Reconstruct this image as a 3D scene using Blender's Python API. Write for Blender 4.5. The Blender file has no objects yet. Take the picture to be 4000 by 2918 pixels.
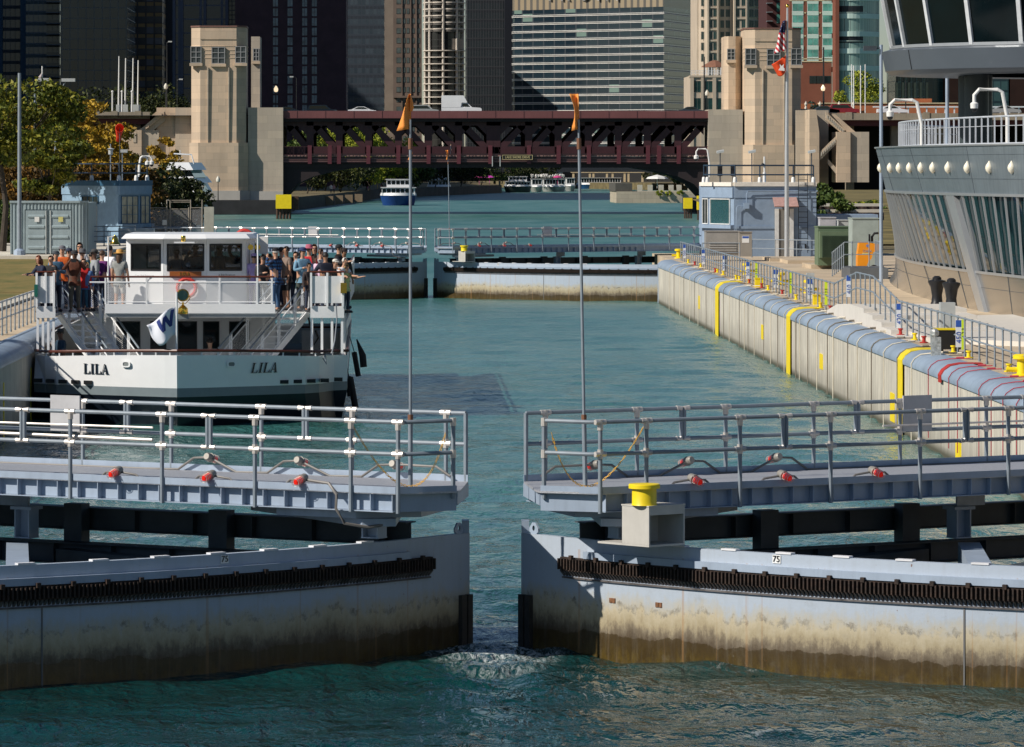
import bpy, math, random
import numpy as np
from mathutils import Vector, Matrix
R = math.radians
S = bpy.context.scene
COL = S.collection
# ---------------------------------------------------------------- camera, sky, sun, exposure
F, VX, VY, H = 18000.0, 1587.0, 655.0, 7.28
cd = bpy.data.cameras.new('camera'); cam = bpy.data.objects.new('camera', cd); COL.objects.link(cam)
cam.location = (0, 0, H); cam.rotation_euler = (R(90), 0, 0)
cd.sensor_width = 36; cd.lens = F / 4000 * 36
cd.shift_x = (2000 - VX) / 4000; cd.shift_y = -(1459 - VY) / 4000
cd.clip_start = 1; cd.clip_end = 6000
S.camera = cam
SUN = Vector((-0.905 * math.cos(R(37)), -0.425 * math.cos(R(37)), math.sin(R(37))))
w = bpy.data.worlds.new('World'); S.world = w; w.use_nodes = True
nt = w.node_tree; bg = nt.nodes['Background']; sk = nt.nodes.new('ShaderNodeTexSky')
sk.sky_type = 'NISHITA'; sk.sun_disc = False; sk.sun_elevation = R(37)
sk.sun_rotation = math.atan2(SUN.x, SUN.y)
sk.air_density = 1.0; sk.dust_density = 0.1; sk.ozone_density = 4.0
nt.links.new(sk.outputs[0], bg.inputs[0]); bg.inputs[1].default_value = 0.06
sl = bpy.data.lights.new('sun', 'SUN'); so = bpy.data.objects.new('sun', sl); COL.objects.link(so)
sl.energy = 5.0; sl.angle = R(0.5); sl.color = (1, 0.93, 0.83)
so.rotation_euler = SUN.to_track_quat('Z', 'Y').to_euler(); so.location = (-30, -20, 60)
S.view_settings.view_transform = 'Standard'; S.view_settings.look = 'None'
S.view_settings.exposure = 0.0; S.view_settings.gamma = 1

def P(px, py, D):
    return Vector(((px - VX) * D / F, D, H - (py - VY) * D / F))
def X(px, D): return (px - VX) * D / F
def Z(py, D): return H - (py - VY) * D / F

# ---------------------------------------------------------------- materials
MATS = {}
def nmat(name):
    m = bpy.data.materials.new(name); m.use_nodes = True
    MATS[name] = m
    n = m.node_tree.nodes; l = m.node_tree.links
    return m, n, l, n['Principled BSDF']
def mth(n, l, op, a, b=None, c=None, clamp=False):
    q = n.new('ShaderNodeMath'); q.operation = op; q.use_clamp = clamp
    for i, v in enumerate((a, b, c)):
        if v is None: continue
        if isinstance(v, (int, float)): q.inputs[i].default_value = v
        else: l.new(v, q.inputs[i])
    return q.outputs[0]
def mixc(n, l, fac, a, b, mode='MIX'):
    q = n.new('ShaderNodeMix'); q.data_type = 'RGBA'; q.blend_type = mode
    for s, v in ((0, fac), (6, a), (7, b)):
        if isinstance(v, (int, float)): q.inputs[s].default_value = v
        elif isinstance(v, (tuple, list)): q.inputs[s].default_value = (*v[:3], 1)
        else: l.new(v, q.inputs[s])
    return q.outputs[2]
def noise(n, l, vec, scale, detail=3, rough=0.55, dist=0):
    q = n.new('ShaderNodeTexNoise'); q.inputs['Scale'].default_value = scale
    q.inputs['Detail'].default_value = detail; q.inputs['Roughness'].default_value = rough
    q.inputs['Distortion'].default_value = dist
    l.new(vec, q.inputs['Vector']); return q.outputs['Fac']
def mapped(n, l, src, sc):
    q = n.new('ShaderNodeMapping'); q.inputs['Scale'].default_value = sc; l.new(src, q.inputs['Vector']); return q.outputs[0]
def ramp(n, l, fac, stops):
    q = n.new('ShaderNodeValToRGB'); l.new(fac, q.inputs[0]); e = q.color_ramp.elements
    while len(e) < len(stops): e.new(0.5)
    for k, (p, c) in zip(e, stops):
        k.position = p; k.color = (*c, 1) if len(c) == 3 else c
    return q.outputs[0]
def M(name, col, rough=0.6, metal=0.0, var=0.15, vs=2.0, bump=0.0, bs=25.0, streak=0.0, emit=0.0, spec=0.5, col2=None):
    if name in MATS: return MATS[name]
    m, n, l, b = nmat(name)
    geo = n.new('ShaderNodeNewGeometry').outputs['Position']
    c = col
    if var or col2:
        f = noise(n, l, geo, vs, 4, 0.6)
        f = mth(n, l, 'MULTIPLY_ADD', f, 2.4, -0.7, True)
        lo = tuple(x * (1 - var) for x in col); hi = tuple(min(1, x * (1 + var)) for x in (col2 or col))
        c = mixc(n, l, f, lo, hi)
    if streak:
        f = noise(n, l, mapped(n, l, geo, (3.5, 3.5, 0.35)), 1.6, 5, 0.65)
        f = mth(n, l, 'MULTIPLY_ADD', f, 3.0, -1.4, True)
        c = mixc(n, l, mth(n, l, 'MULTIPLY', f, streak), c, tuple(x * 0.35 for x in col))
    if isinstance(c, tuple): b.inputs['Base Color'].default_value = (*c, 1)
    else: l.new(c, b.inputs['Base Color'])
    b.inputs['Roughness'].default_value = rough; b.inputs['Metallic'].default_value = metal
    b.inputs['Specular IOR Level'].default_value = spec
    if bump:
        q = n.new('ShaderNodeBump'); q.inputs['Strength'].default_value = bump; q.inputs['Distance'].default_value = 0.02
        l.new(noise(n, l, geo, bs, 3), q.inputs['Height']); l.new(q.outputs[0], b.inputs['Normal'])
    if emit:
        b.inputs['Emission Color'].default_value = (*col, 1); b.inputs['Emission Strength'].default_value = emit
    return m
def curtain(name, du, dv, mu, mv, glo, ghi, frame, band=None, bh=0.0, rough=0.12, off=(0, 0), metal=0.0, blind=None, bf=0.0):
    """glass wall: panes du x dv, frame lines mu, mv wide, optional spandrel band of height bh"""
    m, n, l, b = nmat(name)
    tc = n.new('ShaderNodeTexCoord').outputs['Object']
    s = n.new('ShaderNodeSeparateXYZ'); l.new(tc, s.inputs[0])
    u = mth(n, l, 'DIVIDE', mth(n, l, 'ADD', mth(n, l, 'ADD', s.outputs[0], s.outputs[1]), off[0] + 500 * du), du)
    v = mth(n, l, 'DIVIDE', mth(n, l, 'ADD', s.outputs[2], off[1] + 50 * dv), dv)
    fu = mth(n, l, 'FRACT', u); fv = mth(n, l, 'FRACT', v)
    cu = mth(n, l, 'FLOOR', u); cv = mth(n, l, 'FLOOR', v)
    cb = n.new('ShaderNodeCombineXYZ'); l.new(cu, cb.inputs[0]); l.new(cv, cb.inputs[1])
    wn = n.new('ShaderNodeTexWhiteNoise'); l.new(cb.outputs[0], wn.inputs[0])
    low = noise(n, l, tc, 0.05, 2)
    g = mixc(n, l, mth(n, l, 'MULTIPLY_ADD', low, 0.6, mth(n, l, 'MULTIPLY', wn.outputs[0], 0.5), True), glo, ghi)
    if blind:
        g = mixc(n, l, mth(n, l, 'GREATER_THAN', wn.outputs[0], 1 - bf), g, blind)
    isf = mth(n, l, 'MAXIMUM', mth(n, l, 'LESS_THAN', fu, mu / du), mth(n, l, 'LESS_THAN', fv, mv / dv))
    c = mixc(n, l, isf, g, frame)
    rg = mth(n, l, 'MULTIPLY_ADD', isf, 0.4, rough)
    if band:
        ib = mth(n, l, 'GREATER_THAN', fv, 1 - bh / dv)
        c = mixc(n, l, ib, c, mixc(n, l, mth(n, l, 'LESS_THAN', fu, mu / du), band, frame)); rg = mth(n, l, 'MAXIMUM', rg, mth(n, l, 'MULTIPLY', ib, 0.5))
    l.new(c, b.inputs['Base Color']); l.new(rg, b.inputs['Roughness']); b.inputs['Metallic'].default_value = metal
    return m
def ashlar(name, c1, c2, mort, bw=1.2, bhh=0.55, bump=0.3, streak=0.2, msz=0.012):
    m, n, l, b = nmat(name)
    tc = n.new('ShaderNodeTexCoord').outputs['Object']
    s = n.new('ShaderNodeSeparateXYZ'); l.new(tc, s.inputs[0])
    cb = n.new('ShaderNodeCombineXYZ'); l.new(mth(n, l, 'ADD', s.outputs[0], s.outputs[1]), cb.inputs[0]); l.new(s.outputs[2], cb.inputs[1])
    q = n.new('ShaderNodeTexBrick'); l.new(cb.outputs[0], q.inputs['Vector'])
    q.inputs['Scale'].default_value = 1; q.inputs['Brick Width'].default_value = bw; q.inputs['Row Height'].default_value = bhh
    q.inputs['Mortar Size'].default_value = msz; q.inputs['Color1'].default_value = (*c1, 1); q.inputs['Color2'].default_value = (*c2, 1); q.inputs['Mortar'].default_value = (*mort, 1)
    q.inputs['Bias'].default_value = 0.0
    geo = n.new('ShaderNodeNewGeometry').outputs['Position']
    f = noise(n, l, mapped(n, l, geo, (1, 1, 0.2)), 0.5, 5, 0.65)
    c = mixc(n, l, mth(n, l, 'MULTIPLY', mth(n, l, 'MULTIPLY_ADD', f, 3, -1.2, True), streak), q.outputs[0], tuple(x * 0.45 for x in c1))
    l.new(c, b.inputs['Base Color']); b.inputs['Roughness'].default_value = 0.85
    if bump:
        k = n.new('ShaderNodeBump'); k.inputs['Strength'].default_value = bump; k.inputs['Distance'].default_value = 0.03
        l.new(noise(n, l, geo, 6, 4), k.inputs['Height']); l.new(k.outputs[0], b.inputs['Normal'])
    return m

# ---------------------------------------------------------------- mesh builder
class MB:
    def __init__(s): s.v = []; s.f = []; s.mk = [(0, 0)]
    def mat(s, k): s.mk.append((len(s.f), k)); return s
    def add(s, vs, fs):
        o = len(s.v); s.v += [tuple(a) for a in vs]; s.f += [tuple(i + o for i in f) for f in fs]; return s
    def hexa(s, p):   # p: 4 bottom, 4 top
        return s.add(p, [(3, 2, 1, 0), (4, 5, 6, 7), (0, 1, 5, 4), (1, 2, 6, 5), (2, 3, 7, 6), (3, 0, 4, 7)])
    def box(s, x0, x1, y0, y1, z0, z1):
        return s.hexa([(x0, y0, z0), (x1, y0, z0), (x1, y1, z0), (x0, y1, z0), (x0, y0, z1), (x1, y0, z1), (x1, y1, z1), (x0, y1, z1)])
    def bar(s, a, b, w, h, up=(0, 0, 1)):
        a = Vector(a); b = Vector(b); d = (b - a).normalized(); up = Vector(up)
        if abs(d.dot(up)) > 0.98: up = Vector((0, 1, 0))
        r = d.cross(up).normalized() * w / 2; u = r.cross(d).normalized() * h / 2
        return s.hexa([a - r - u, a + r - u, b + r - u, b - r - u, a - r + u, a + r + u, b + r + u, b - r + u])
    def tube(s, pts, r, n=6, cap=True):
        pts = [Vector(p) for p in pts]; rs = r if isinstance(r, (list, tuple)) else [r] * len(pts)
        o = len(s.v); ref = None
        for i, p in enumerate(pts):
            d = (pts[min(i + 1, len(pts) - 1)] - pts[max(i - 1, 0)])
            d = d.normalized() if d.length > 1e-9 else Vector((0, 0, 1))
            if ref is None: ref = Vector((0, 0, 1)) if abs(d.z) < 0.9 else Vector((1, 0, 0))
            a = d.cross(ref).normalized(); b = d.cross(a).normalized(); ref = ref if abs(d.dot(ref)) < 0.95 else a
            for k in range(n):
                t = 2 * math.pi * k / n; s.v.append(tuple(p + (a * math.cos(t) + b * math.sin(t)) * rs[i]))
        for i in range(len(pts) - 1):
            for k in range(n):
                k2 = (k + 1) % n; s.f.append((o + i * n + k, o + i * n + k2, o + (i + 1) * n + k2, o + (i + 1) * n + k))
        if cap:
            s.f.append(tuple(o + k for k in range(n))); s.f.append(tuple(o + (len(pts) - 1) * n + k for k in range(n))[::-1])
        return s
    def lathe(s, c, prof, n=16, axis='z'):
        o = len(s.v); c = Vector(c)
        for (r, z) in prof:
            for k in range(n):
                t = 2 * math.pi * k / n; a, b = r * math.cos(t), r * math.sin(t)
                s.v.append(tuple(c + Vector((a, b, z) if axis == 'z' else (a, z, b) if axis == 'y' else (z, a, b))))
        for i in range(len(prof) - 1):
            for k in range(n):
                k2 = (k + 1) % n; s.f.append((o + i * n + k, o + i * n + k2, o + (i + 1) * n + k2, o + (i + 1) * n + k))
        s.f.append(tuple(o + k for k in range(n))[::-1]); s.f.append(tuple(o + (len(prof) - 1) * n + k for k in range(n)))
        return s
    def prism(s, poly, z0, z1):
        n = len(poly)
        return s.add([(x, y, z0) for x, y in poly] + [(x, y, z1) for x, y in poly],
                     [tuple(range(n))[::-1], tuple(range(n, 2 * n))] + [(i, (i + 1) % n, n + (i + 1) % n, n + i) for i in range(n)])
    def prismy(s, poly, y0, y1):   # poly in xz
        n = len(poly)
        return s.add([(x, y0, z) for x, z in poly] + [(x, y1, z) for x, z in poly],
                     [tuple(range(n)), tuple(range(n, 2 * n))[::-1]] + [(i, n + i, n + (i + 1) % n, (i + 1) % n) for i in range(n)])
    def prismx(s, poly, x0, x1):   # poly in yz
        n = len(poly)
        return s.add([(x0, y, z) for y, z in poly] + [(x1, y, z) for y, z in poly],
                     [tuple(range(n)), tuple(range(n, 2 * n))[::-1]] + [(i, n + i, n + (i + 1) % n, (i + 1) % n) for i in range(n)])
    def grid(s, rows):     # rows of points -> quads
        o = len(s.v); n = len(rows[0])
        for r in rows: s.v += [tuple(p) for p in r]
        for i in range(len(rows) - 1):
            for k in range(n - 1): s.f.append((o + i * n + k, o + i * n + k + 1, o + (i + 1) * n + k + 1, o + (i + 1) * n + k))
        return s
    def ball(s, c, r, n=10, m=6, sq=(1, 1, 1)):
        prof = [(max(1e-4, math.sin(math.pi * i / m)), -math.cos(math.pi * i / m)) for i in range(m + 1)]
        o = len(s.v); s.lathe((0, 0, 0), prof, n)
        for i in range(o, len(s.v)):
            v = s.v[i]; s.v[i] = (c[0] + v[0] * r * sq[0], c[1] + v[1] * r * sq[1], c[2] + v[2] * r * sq[2])
        return s
    def xf(s, mat):
        s.v = [tuple(mat @ Vector(v)) for v in s.v]; return s
    def build(s, name, mat, parent=None, smooth=False, world=True, label=None):
        me = bpy.data.meshes.new(name)
        off = Vector((0, 0, 0))
        if parent is not None and world:
            p = parent
            while p is not None: off = off + p.location; p = p.parent
        vs = [(a - off.x, b - off.y, c - off.z) for a, b, c in s.v] if world else s.v
        me.from_pydata(vs, [], s.f); me.update()
        if len(s.mk) > 1:
            mi = np.zeros(len(s.f), dtype=np.int32)
            for a, k in s.mk: mi[a:] = k
            me.polygons.foreach_set('material_index', mi)
        import bmesh
        bm = bmesh.new(); bm.from_mesh(me); bmesh.ops.recalc_face_normals(bm, faces=bm.faces); bm.to_mesh(me); bm.free()
        if smooth:
            me.polygons.foreach_set('use_smooth', [True] * len(me.polygons))
            if smooth != 'all': me.set_sharp_from_angle(angle=R(40))
        o = bpy.data.objects.new(name, me); COL.objects.link(o)
        if isinstance(mat, (list, tuple)):
            for q in mat: me.materials.append(q)
        elif mat: me.materials.append(mat)
        if parent is not None: o.parent = parent
        if label: o['label'] = label
        return o
def thing(name, label, cat, loc=(0, 0, 0), group=None, rz=0):
    o = bpy.data.objects.new(name, None); COL.objects.link(o); o.location = loc; o.rotation_euler = (0, 0, rz)
    o.empty_display_size = 0.2
    o['label'] = label; o['category'] = cat
    if group: o['group'] = group
    return o
def tag(o, label, cat, group=None):
    o['label'] = label; o['category'] = cat
    if group: o['group'] = group
    return o
def base(mb):      # location of the base of a single mesh thing: returns mesh shifted
    return mb
def kidmap():
    k = {}
    for o in COL.objects:
        if o.parent: k.setdefault(o.parent.name, []).append(o)
    return k
def copy_tree(o, loc=None, rz=None, label=None, parent=None, km=None):
    km = km if km is not None else kidmap()
    c = o.copy(); COL.objects.link(c)
    if parent is not None: c.parent = parent
    if loc is not None: c.location = loc
    if rz is not None: c.rotation_euler = (0, 0, rz)
    if label: c['label'] = label
    for ch in km.get(o.name, []): copy_tree(ch, parent=c, km=km)
    return c
def one(mb, name, mat, label, cat, group=None, smooth=False):
    """a thing that is one mesh, its origin at the middle of its base"""
    xs = [v[0] for v in mb.v]; ys = [v[1] for v in mb.v]; zs = [v[2] for v in mb.v]
    c = ((min(xs) + max(xs)) / 2, (min(ys) + max(ys)) / 2, min(zs))
    mb.v = [(a - c[0], b - c[1], d - c[2]) for a, b, d in mb.v]
    o = mb.build(name, mat, None, smooth); o.location = c
    return tag(o, label, cat, group)
ORD = 'first second third fourth fifth sixth seventh eighth ninth tenth eleventh twelfth thirteenth fourteenth fifteenth sixteenth seventeenth eighteenth nineteenth twentieth'.split()
ORD += ['twenty-' + o for o in ORD[:9]] + ['thirtieth'] + ['thirty-' + o for o in ORD[:9]] + ['fortieth']
def struct(o): o['kind'] = 'structure'; return o
def text(body, size, name, mat, parent, loc, rot=(R(90), 0, 0), ext=0.004, shear=0, align='CENTER', font=None, sx=1.0):
    c = bpy.data.curves.new(name, 'FONT'); c.body = body; c.size = size; c.extrude = ext; c.shear = shear
    c.align_x = align; c.align_y = 'CENTER'; c.resolution_u = 2
    o = bpy.data.objects.new(name, c); COL.objects.link(o)
    dg = bpy.context.evaluated_depsgraph_get(); dg.update()
    me = bpy.data.meshes.new_from_object(o.evaluated_get(dg)); bpy.data.objects.remove(o)
    me.materials.clear(); me.materials.append(mat)
    q = bpy.data.objects.new(name, me); COL.objects.link(q)
    off = Vector((0, 0, 0)); p = parent
    while p is not None: off = off + p.location; p = p.parent
    q.parent = parent; q.location = Vector(loc) - off; q.rotation_euler = rot; q.scale = (sx, 1, 1)
    return q
# ---------------------------------------------------------------- shared materials
steel = M('blue grey steel paint', (0.33, 0.40, 0.50), 0.45, 0, 0.10, 1.5, streak=0.25)
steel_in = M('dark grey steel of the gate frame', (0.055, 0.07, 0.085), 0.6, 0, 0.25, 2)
grate = M('galvanised grating', (0.42, 0.43, 0.46), 0.5, 0.3, 0.15, 30, bump=0.4, bs=60)
pipe = M('galvanised pipe', (0.22, 0.26, 0.30), 0.58, 0.08, 0.12, 6)
fitting = M('cast pipe fitting', (0.60, 0.56, 0.52), 0.35, 0.3, 0.12, 6)
rust = M('rusty cast iron', (0.012, 0.010, 0.009), 0.8, 0, 0.5, 14, bump=0.5, col2=(0.038, 0.021, 0.014))
yellow = M('yellow paint', (0.88, 0.66, 0.01), 0.45, 0, 0.08, 3)
redp = M('red paint', (0.45, 0.03, 0.02), 0.5)
redglass = M('red lamp glass', (0.8, 0.02, 0.01), 0.15, emit=0.25, var=0)
white = M('white boat paint', (0.80, 0.81, 0.82), 0.35, 0, 0.04, 1.2)
whitep = M('white plastic', (0.78, 0.77, 0.74), 0.5, 0, 0.05)
blackr = M('black rubber', (0.012, 0.012, 0.013), 0.7, 0, 0.3)
blackp = M('black paint', (0.015, 0.015, 0.017), 0.4, 0, 0.2)
glassd = M('dark window glass', (0.008, 0.016, 0.018), 0.04, 0, 0.3, 0.4)
brass = M('polished brass', (0.75, 0.50, 0.10), 0.18, 1.0, 0.1)
wood = M('varnished mahogany rail', (0.10, 0.025, 0.012), 0.35, 0, 0.25, 5)
orange = M('orange flag cloth', (0.85, 0.30, 0.05), 0.7, 0, 0.1, 5)
conc = M('tan concrete deck', (0.50, 0.40, 0.28), 0.85, 0, 0.22, 0.4, bump=0.2, bs=12, streak=0)
concp = M('pale concrete', (0.60, 0.55, 0.46), 0.85, 0, 0.12, 1.2, bump=0.2)
rope = M('white rope', (0.62, 0.56, 0.45), 0.9, 0, 0.1)
roped = M('dirty wet rope', (0.22, 0.19, 0.15), 0.9, 0, 0.2)
ropered = M('red rope', (0.36, 0.03, 0.05), 0.8, 0, 0.1)
gold = M('yellow plastic chain', (0.75, 0.42, 0.06), 0.5, 0, 0.1)
greyp = M('light grey enamel', (0.45, 0.47, 0.46), 0.45, 0, 0.06)
# gate skin: paint, then tan lime band, dark smudges and wet brown algae above the water
def skin_mat():
    m, n, l, b = nmat('painted gate plate with waterline stains')
    geo = n.new('ShaderNodeNewGeometry').outputs['Position']
    s = n.new('ShaderNodeSeparateXYZ'); l.new(geo, s.inputs[0]); z = s.outputs[2]
    hz = mapped(n, l, geo, (1, 1, 0.25))
    n1 = noise(n, l, hz, 1.1, 5, 0.6); n2 = noise(n, l, geo, 5, 5, 0.7); n3 = noise(n, l, mapped(n, l, geo, (6, 6, 0.5)), 1.5, 4, 0.7)
    n4 = noise(n, l, mapped(n, l, geo, (1, 1, 0.6)), 7.0, 6, 0.75)
    zz = mth(n, l, 'ADD', z, mth(n, l, 'MULTIPLY_ADD', n1, 0.34, -0.17))
    zz = mth(n, l, 'ADD', zz, mth(n, l, 'MULTIPLY_ADD', n3, 0.16, -0.08))
    zz = mth(n, l, 'ADD', zz, mth(n, l, 'MULTIPLY_ADD', n4, 0.5, -0.25))
    c = ramp(n, l, mth(n, l, 'DIVIDE', zz, 1.6), [(0.04, (0.055, 0.035, 0.012)), (0.18, (0.085, 0.06, 0.035)), (0.26, (0.17, 0.135, 0.09)),
        (0.33, (0.36, 0.30, 0.19)), (0.43, (0.47, 0.41, 0.29)), (0.53, (0.42, 0.43, 0.42)), (0.60, (0.40, 0.46, 0.54))])
    # crisp wet line
    zz = zz
    wl = mth(n, l, 'LESS_THAN', mth(n, l, 'ADD', z, mth(n, l, 'MULTIPLY_ADD', noise(n, l, mapped(n, l, geo, (1, 1, 0.1)), 0.9, 6, 0.7), 0.5, -0.25)), 0.31)
    c = mixc(n, l, mth(n, l, 'MULTIPLY', wl, 0.72), c, (0.05, 0.032, 0.01))
    gl_ = mth(n, l, 'MULTIPLY', mth(n, l, 'MULTIPLY_ADD', z, -3.5, 1.0, True), mth(n, l, 'MULTIPLY_ADD', n4, 4, -1.6, True)); c = mixc(n, l, mth(n, l, 'MULTIPLY', gl_, .7), c, (.13, .085, .012))
    # smudged old waterline about 0.72 m up
    bandw = mth(n, l, 'LESS_THAN', mth(n, l, 'ABSOLUTE', mth(n, l, 'SUBTRACT', zz, 0.74)), 0.05)
    c = mixc(n, l, mth(n, l, 'MULTIPLY', bandw, mth(n, l, 'MULTIPLY_ADD', n2, 4, -1.9, True)), c, (0.14, 0.13, 0.11))
    # rust runs below the rack
    rr = mth(n, l, 'MULTIPLY_ADD', noise(n, l, mapped(n, l, geo, (9, 9, 0.12)), 1.0, 3, 0.55), 15, -9.3, True)
    rr = mth(n, l, 'MULTIPLY', rr, mth(n, l, 'LESS_THAN', z, 1.55))
    c = mixc(n, l, mth(n, l, 'MULTIPLY', rr, 0.38), c, (0.35, 0.16, 0.03))
    c = mixc(n, l, mth(n, l, 'MULTIPLY', mth(n, l, 'MULTIPLY_ADD', n3, 2.5, -1.2, True), 0.25), c, (0.24, 0.24, 0.22))
    bl = noise(n, l, geo, 2.2, 6, .7); c = mixc(n, l, mth(n, l, 'MULTIPLY', mth(n, l, 'MULTIPLY_ADD', bl, 5, -3.0, True), .35), c, (.20, .19, .16))
    pt_ = mth(n, l, 'MULTIPLY_ADD', noise(n, l, geo, 16, 3, .6), 26, -18.6, True); c = mixc(n, l, mth(n, l, 'MULTIPLY', pt_, .8), c, (.16, .06, .02))
    l.new(c, b.inputs['Base Color']); l.new(mth(n, l, 'MULTIPLY_ADD', wl, -0.25, 0.55), b.inputs['Roughness'])
    k = n.new('ShaderNodeBump'); k.inputs['Strength'].default_value = 0.25; k.inputs['Distance'].default_value = 0.02
    l.new(n2, k.inputs['Height']); l.new(k.outputs[0], b.inputs['Normal'])
    return m
skinm = skin_mat()
def wall_mat():
    m, n, l, b = nmat('stained concrete lock wall')
    geo = n.new('ShaderNodeNewGeometry').outputs['Position']
    s = n.new('ShaderNodeSeparateXYZ'); l.new(geo, s.inputs[0]); z = s.outputs[2]
    a = noise(n, l, mapped(n, l, geo, (1, 0.8, 0.12)), 1.6, 6, 0.7); f = noise(n, l, geo, 1.3, 5, 0.65)
    st = noise(n, l, mapped(n, l, geo, (1, 3.0, 0.1)), 1.3, 5, 0.7)
    c = mixc(n, l, mth(n, l, 'MULTIPLY_ADD', f, 2.4, -0.8, True), (0.50, 0.46, 0.39), (0.66, 0.61, 0.51))
    c = mixc(n, l, mth(n, l, 'MULTIPLY', mth(n, l, 'MULTIPLY_ADD', st, 4, -1.7, True), 0.6), c, (0.27, 0.25, 0.22))
    zz = mth(n, l, 'ADD', z, mth(n, l, 'MULTIPLY_ADD', a, 1.6, -0.8))
    c = mixc(n, l, mth(n, l, 'MULTIPLY', mth(n, l, 'MULTIPLY_ADD', zz, -1.0, 1.0, True), 0.75), c, (0.22, 0.20, 0.165))
    c = mixc(n, l, mth(n, l, 'MULTIPLY_ADD', z, -5, 1.3, True), c, (0.08, 0.075, 0.05))
    jl = mth(n, l, 'FRACT', mth(n, l, 'DIVIDE', s.outputs[1], 7.3)); j = mth(n, l, 'LESS_THAN', jl, 0.01)
    c = mixc(n, l, mth(n, l, 'MULTIPLY', j, 0.75), c, (0.12, 0.09, 0.06))
    l.new(c, b.inputs['Base Color']); b.inputs['Roughness'].default_value = 0.85
    k = n.new('ShaderNodeBump'); k.inputs['Strength'].default_value = 0.4; k.inputs['Distance'].default_value = 0.03
    l.new(st, k.inputs['Height']); l.new(k.outputs[0], b.inputs['Normal'])
    return m
wallm = wall_mat()
capm = M('blue grey steel wall cap', (0.27, 0.34, 0.43), 0.5, 0, 0.18, 0.7, streak=0.25)
# ---------------------------------------------------------------- water
def water_mat():
    m, n, l, b = nmat('green river water')
    geo = n.new('ShaderNodeNewGeometry').outputs['Position']
    s = n.new('ShaderNodeSeparateXYZ'); l.new(geo, s.inputs[0]); x, y = s.outputs[0], s.outputs[1]
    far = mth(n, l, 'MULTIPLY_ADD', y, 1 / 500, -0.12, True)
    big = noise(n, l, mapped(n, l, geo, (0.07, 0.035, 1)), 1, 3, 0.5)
    c = mixc(n, l, mth(n, l, 'MULTIPLY_ADD', big, 2.4, -0.8, True), (0.002, 0.030, 0.031), (0.004, 0.054, 0.052))  # near water: dark reflections put into the base colour
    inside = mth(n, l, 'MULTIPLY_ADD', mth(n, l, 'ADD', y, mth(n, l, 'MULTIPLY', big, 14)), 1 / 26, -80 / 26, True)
    c = mixc(n, l, mth(n, l, 'MULTIPLY', inside, 1.0), c, mixc(n, l, mth(n, l, 'MULTIPLY_ADD', noise(n, l, mapped(n, l, geo, (.11, .045, 1)), 1, 4, .6), 2.6, -.9, True), (0.032, 0.135, 0.125), mixc(n, l, far, (0.080, 0.20, 0.185), (0.13, 0.245, 0.235))))  # paler colour past the gates stands in for reflected sky
    # foam where the water rushes through the gap
    dx = mth(n, l, 'MULTIPLY', mth(n, l, 'SUBTRACT', x, 1.36), .95); dy = mth(n, l, 'MULTIPLY', mth(n, l, 'SUBTRACT', y, 70.2), 0.26)
    d2 = mth(n, l, 'ADD', mth(n, l, 'MULTIPLY', dx, dx), mth(n, l, 'MULTIPLY', dy, dy))
    fo = mth(n, l, 'MULTIPLY_ADD', d2, -1.0, 1.3, True)
    fn = noise(n, l, mapped(n, l, geo, (2.6, 1.0, 1)), 3.2, 8, 0.8, 1.6)
    fo = mth(n, l, 'MULTIPLY', fo, mth(n, l, 'MULTIPLY_ADD', fn, 6, -2.75, True))
    c = mixc(n, l, fo, c, (0.7, 0.75, 0.75))
    l.new(c, b.inputs['Base Color']); b.inputs['IOR'].default_value = 1.33
    b.inputs['Specular IOR Level'].default_value = 0.5
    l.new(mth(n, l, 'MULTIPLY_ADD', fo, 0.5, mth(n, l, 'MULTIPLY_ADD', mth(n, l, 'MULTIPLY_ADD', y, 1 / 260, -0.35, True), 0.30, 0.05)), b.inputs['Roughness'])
    w1 = noise(n, l, mapped(n, l, geo, (0.8, 0.42, 1)), 1.0, 3, 0.5, 0.6)
    w2 = noise(n, l, mapped(n, l, geo, (2.6, 1.2, 1)), 1.3, 3, 0.55, 0.8)
    w3 = noise(n, l, mapped(n, l, geo, (7.0, 3.6, 1)), 1.2, 2, 0.5, 0.3)
    h = mth(n, l, 'ADD', mth(n, l, 'MULTIPLY', w1, 0.30), mth(n, l, 'ADD', mth(n, l, 'MULTIPLY', w2, 0.15), mth(n, l, 'MULTIPLY', w3, 0.045)))
    amp = noise(n, l, mapped(n, l, geo, (0.05, 0.03, 1)), 1.0, 2, 0.5)
    k = n.new('ShaderNodeBump'); k.inputs['Distance'].default_value = 1.0
    l.new(mth(n, l, 'MULTIPLY', mth(n, l, 'MULTIPLY_ADD', amp, 0.9, 0.35, True), mth(n, l, 'MULTIPLY_ADD', inside, -0.30, 1.0)), k.inputs['Strength'])
    l.new(h, k.inputs['Height']); l.new(k.outputs[0], b.inputs['Normal'])
    return m
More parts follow.
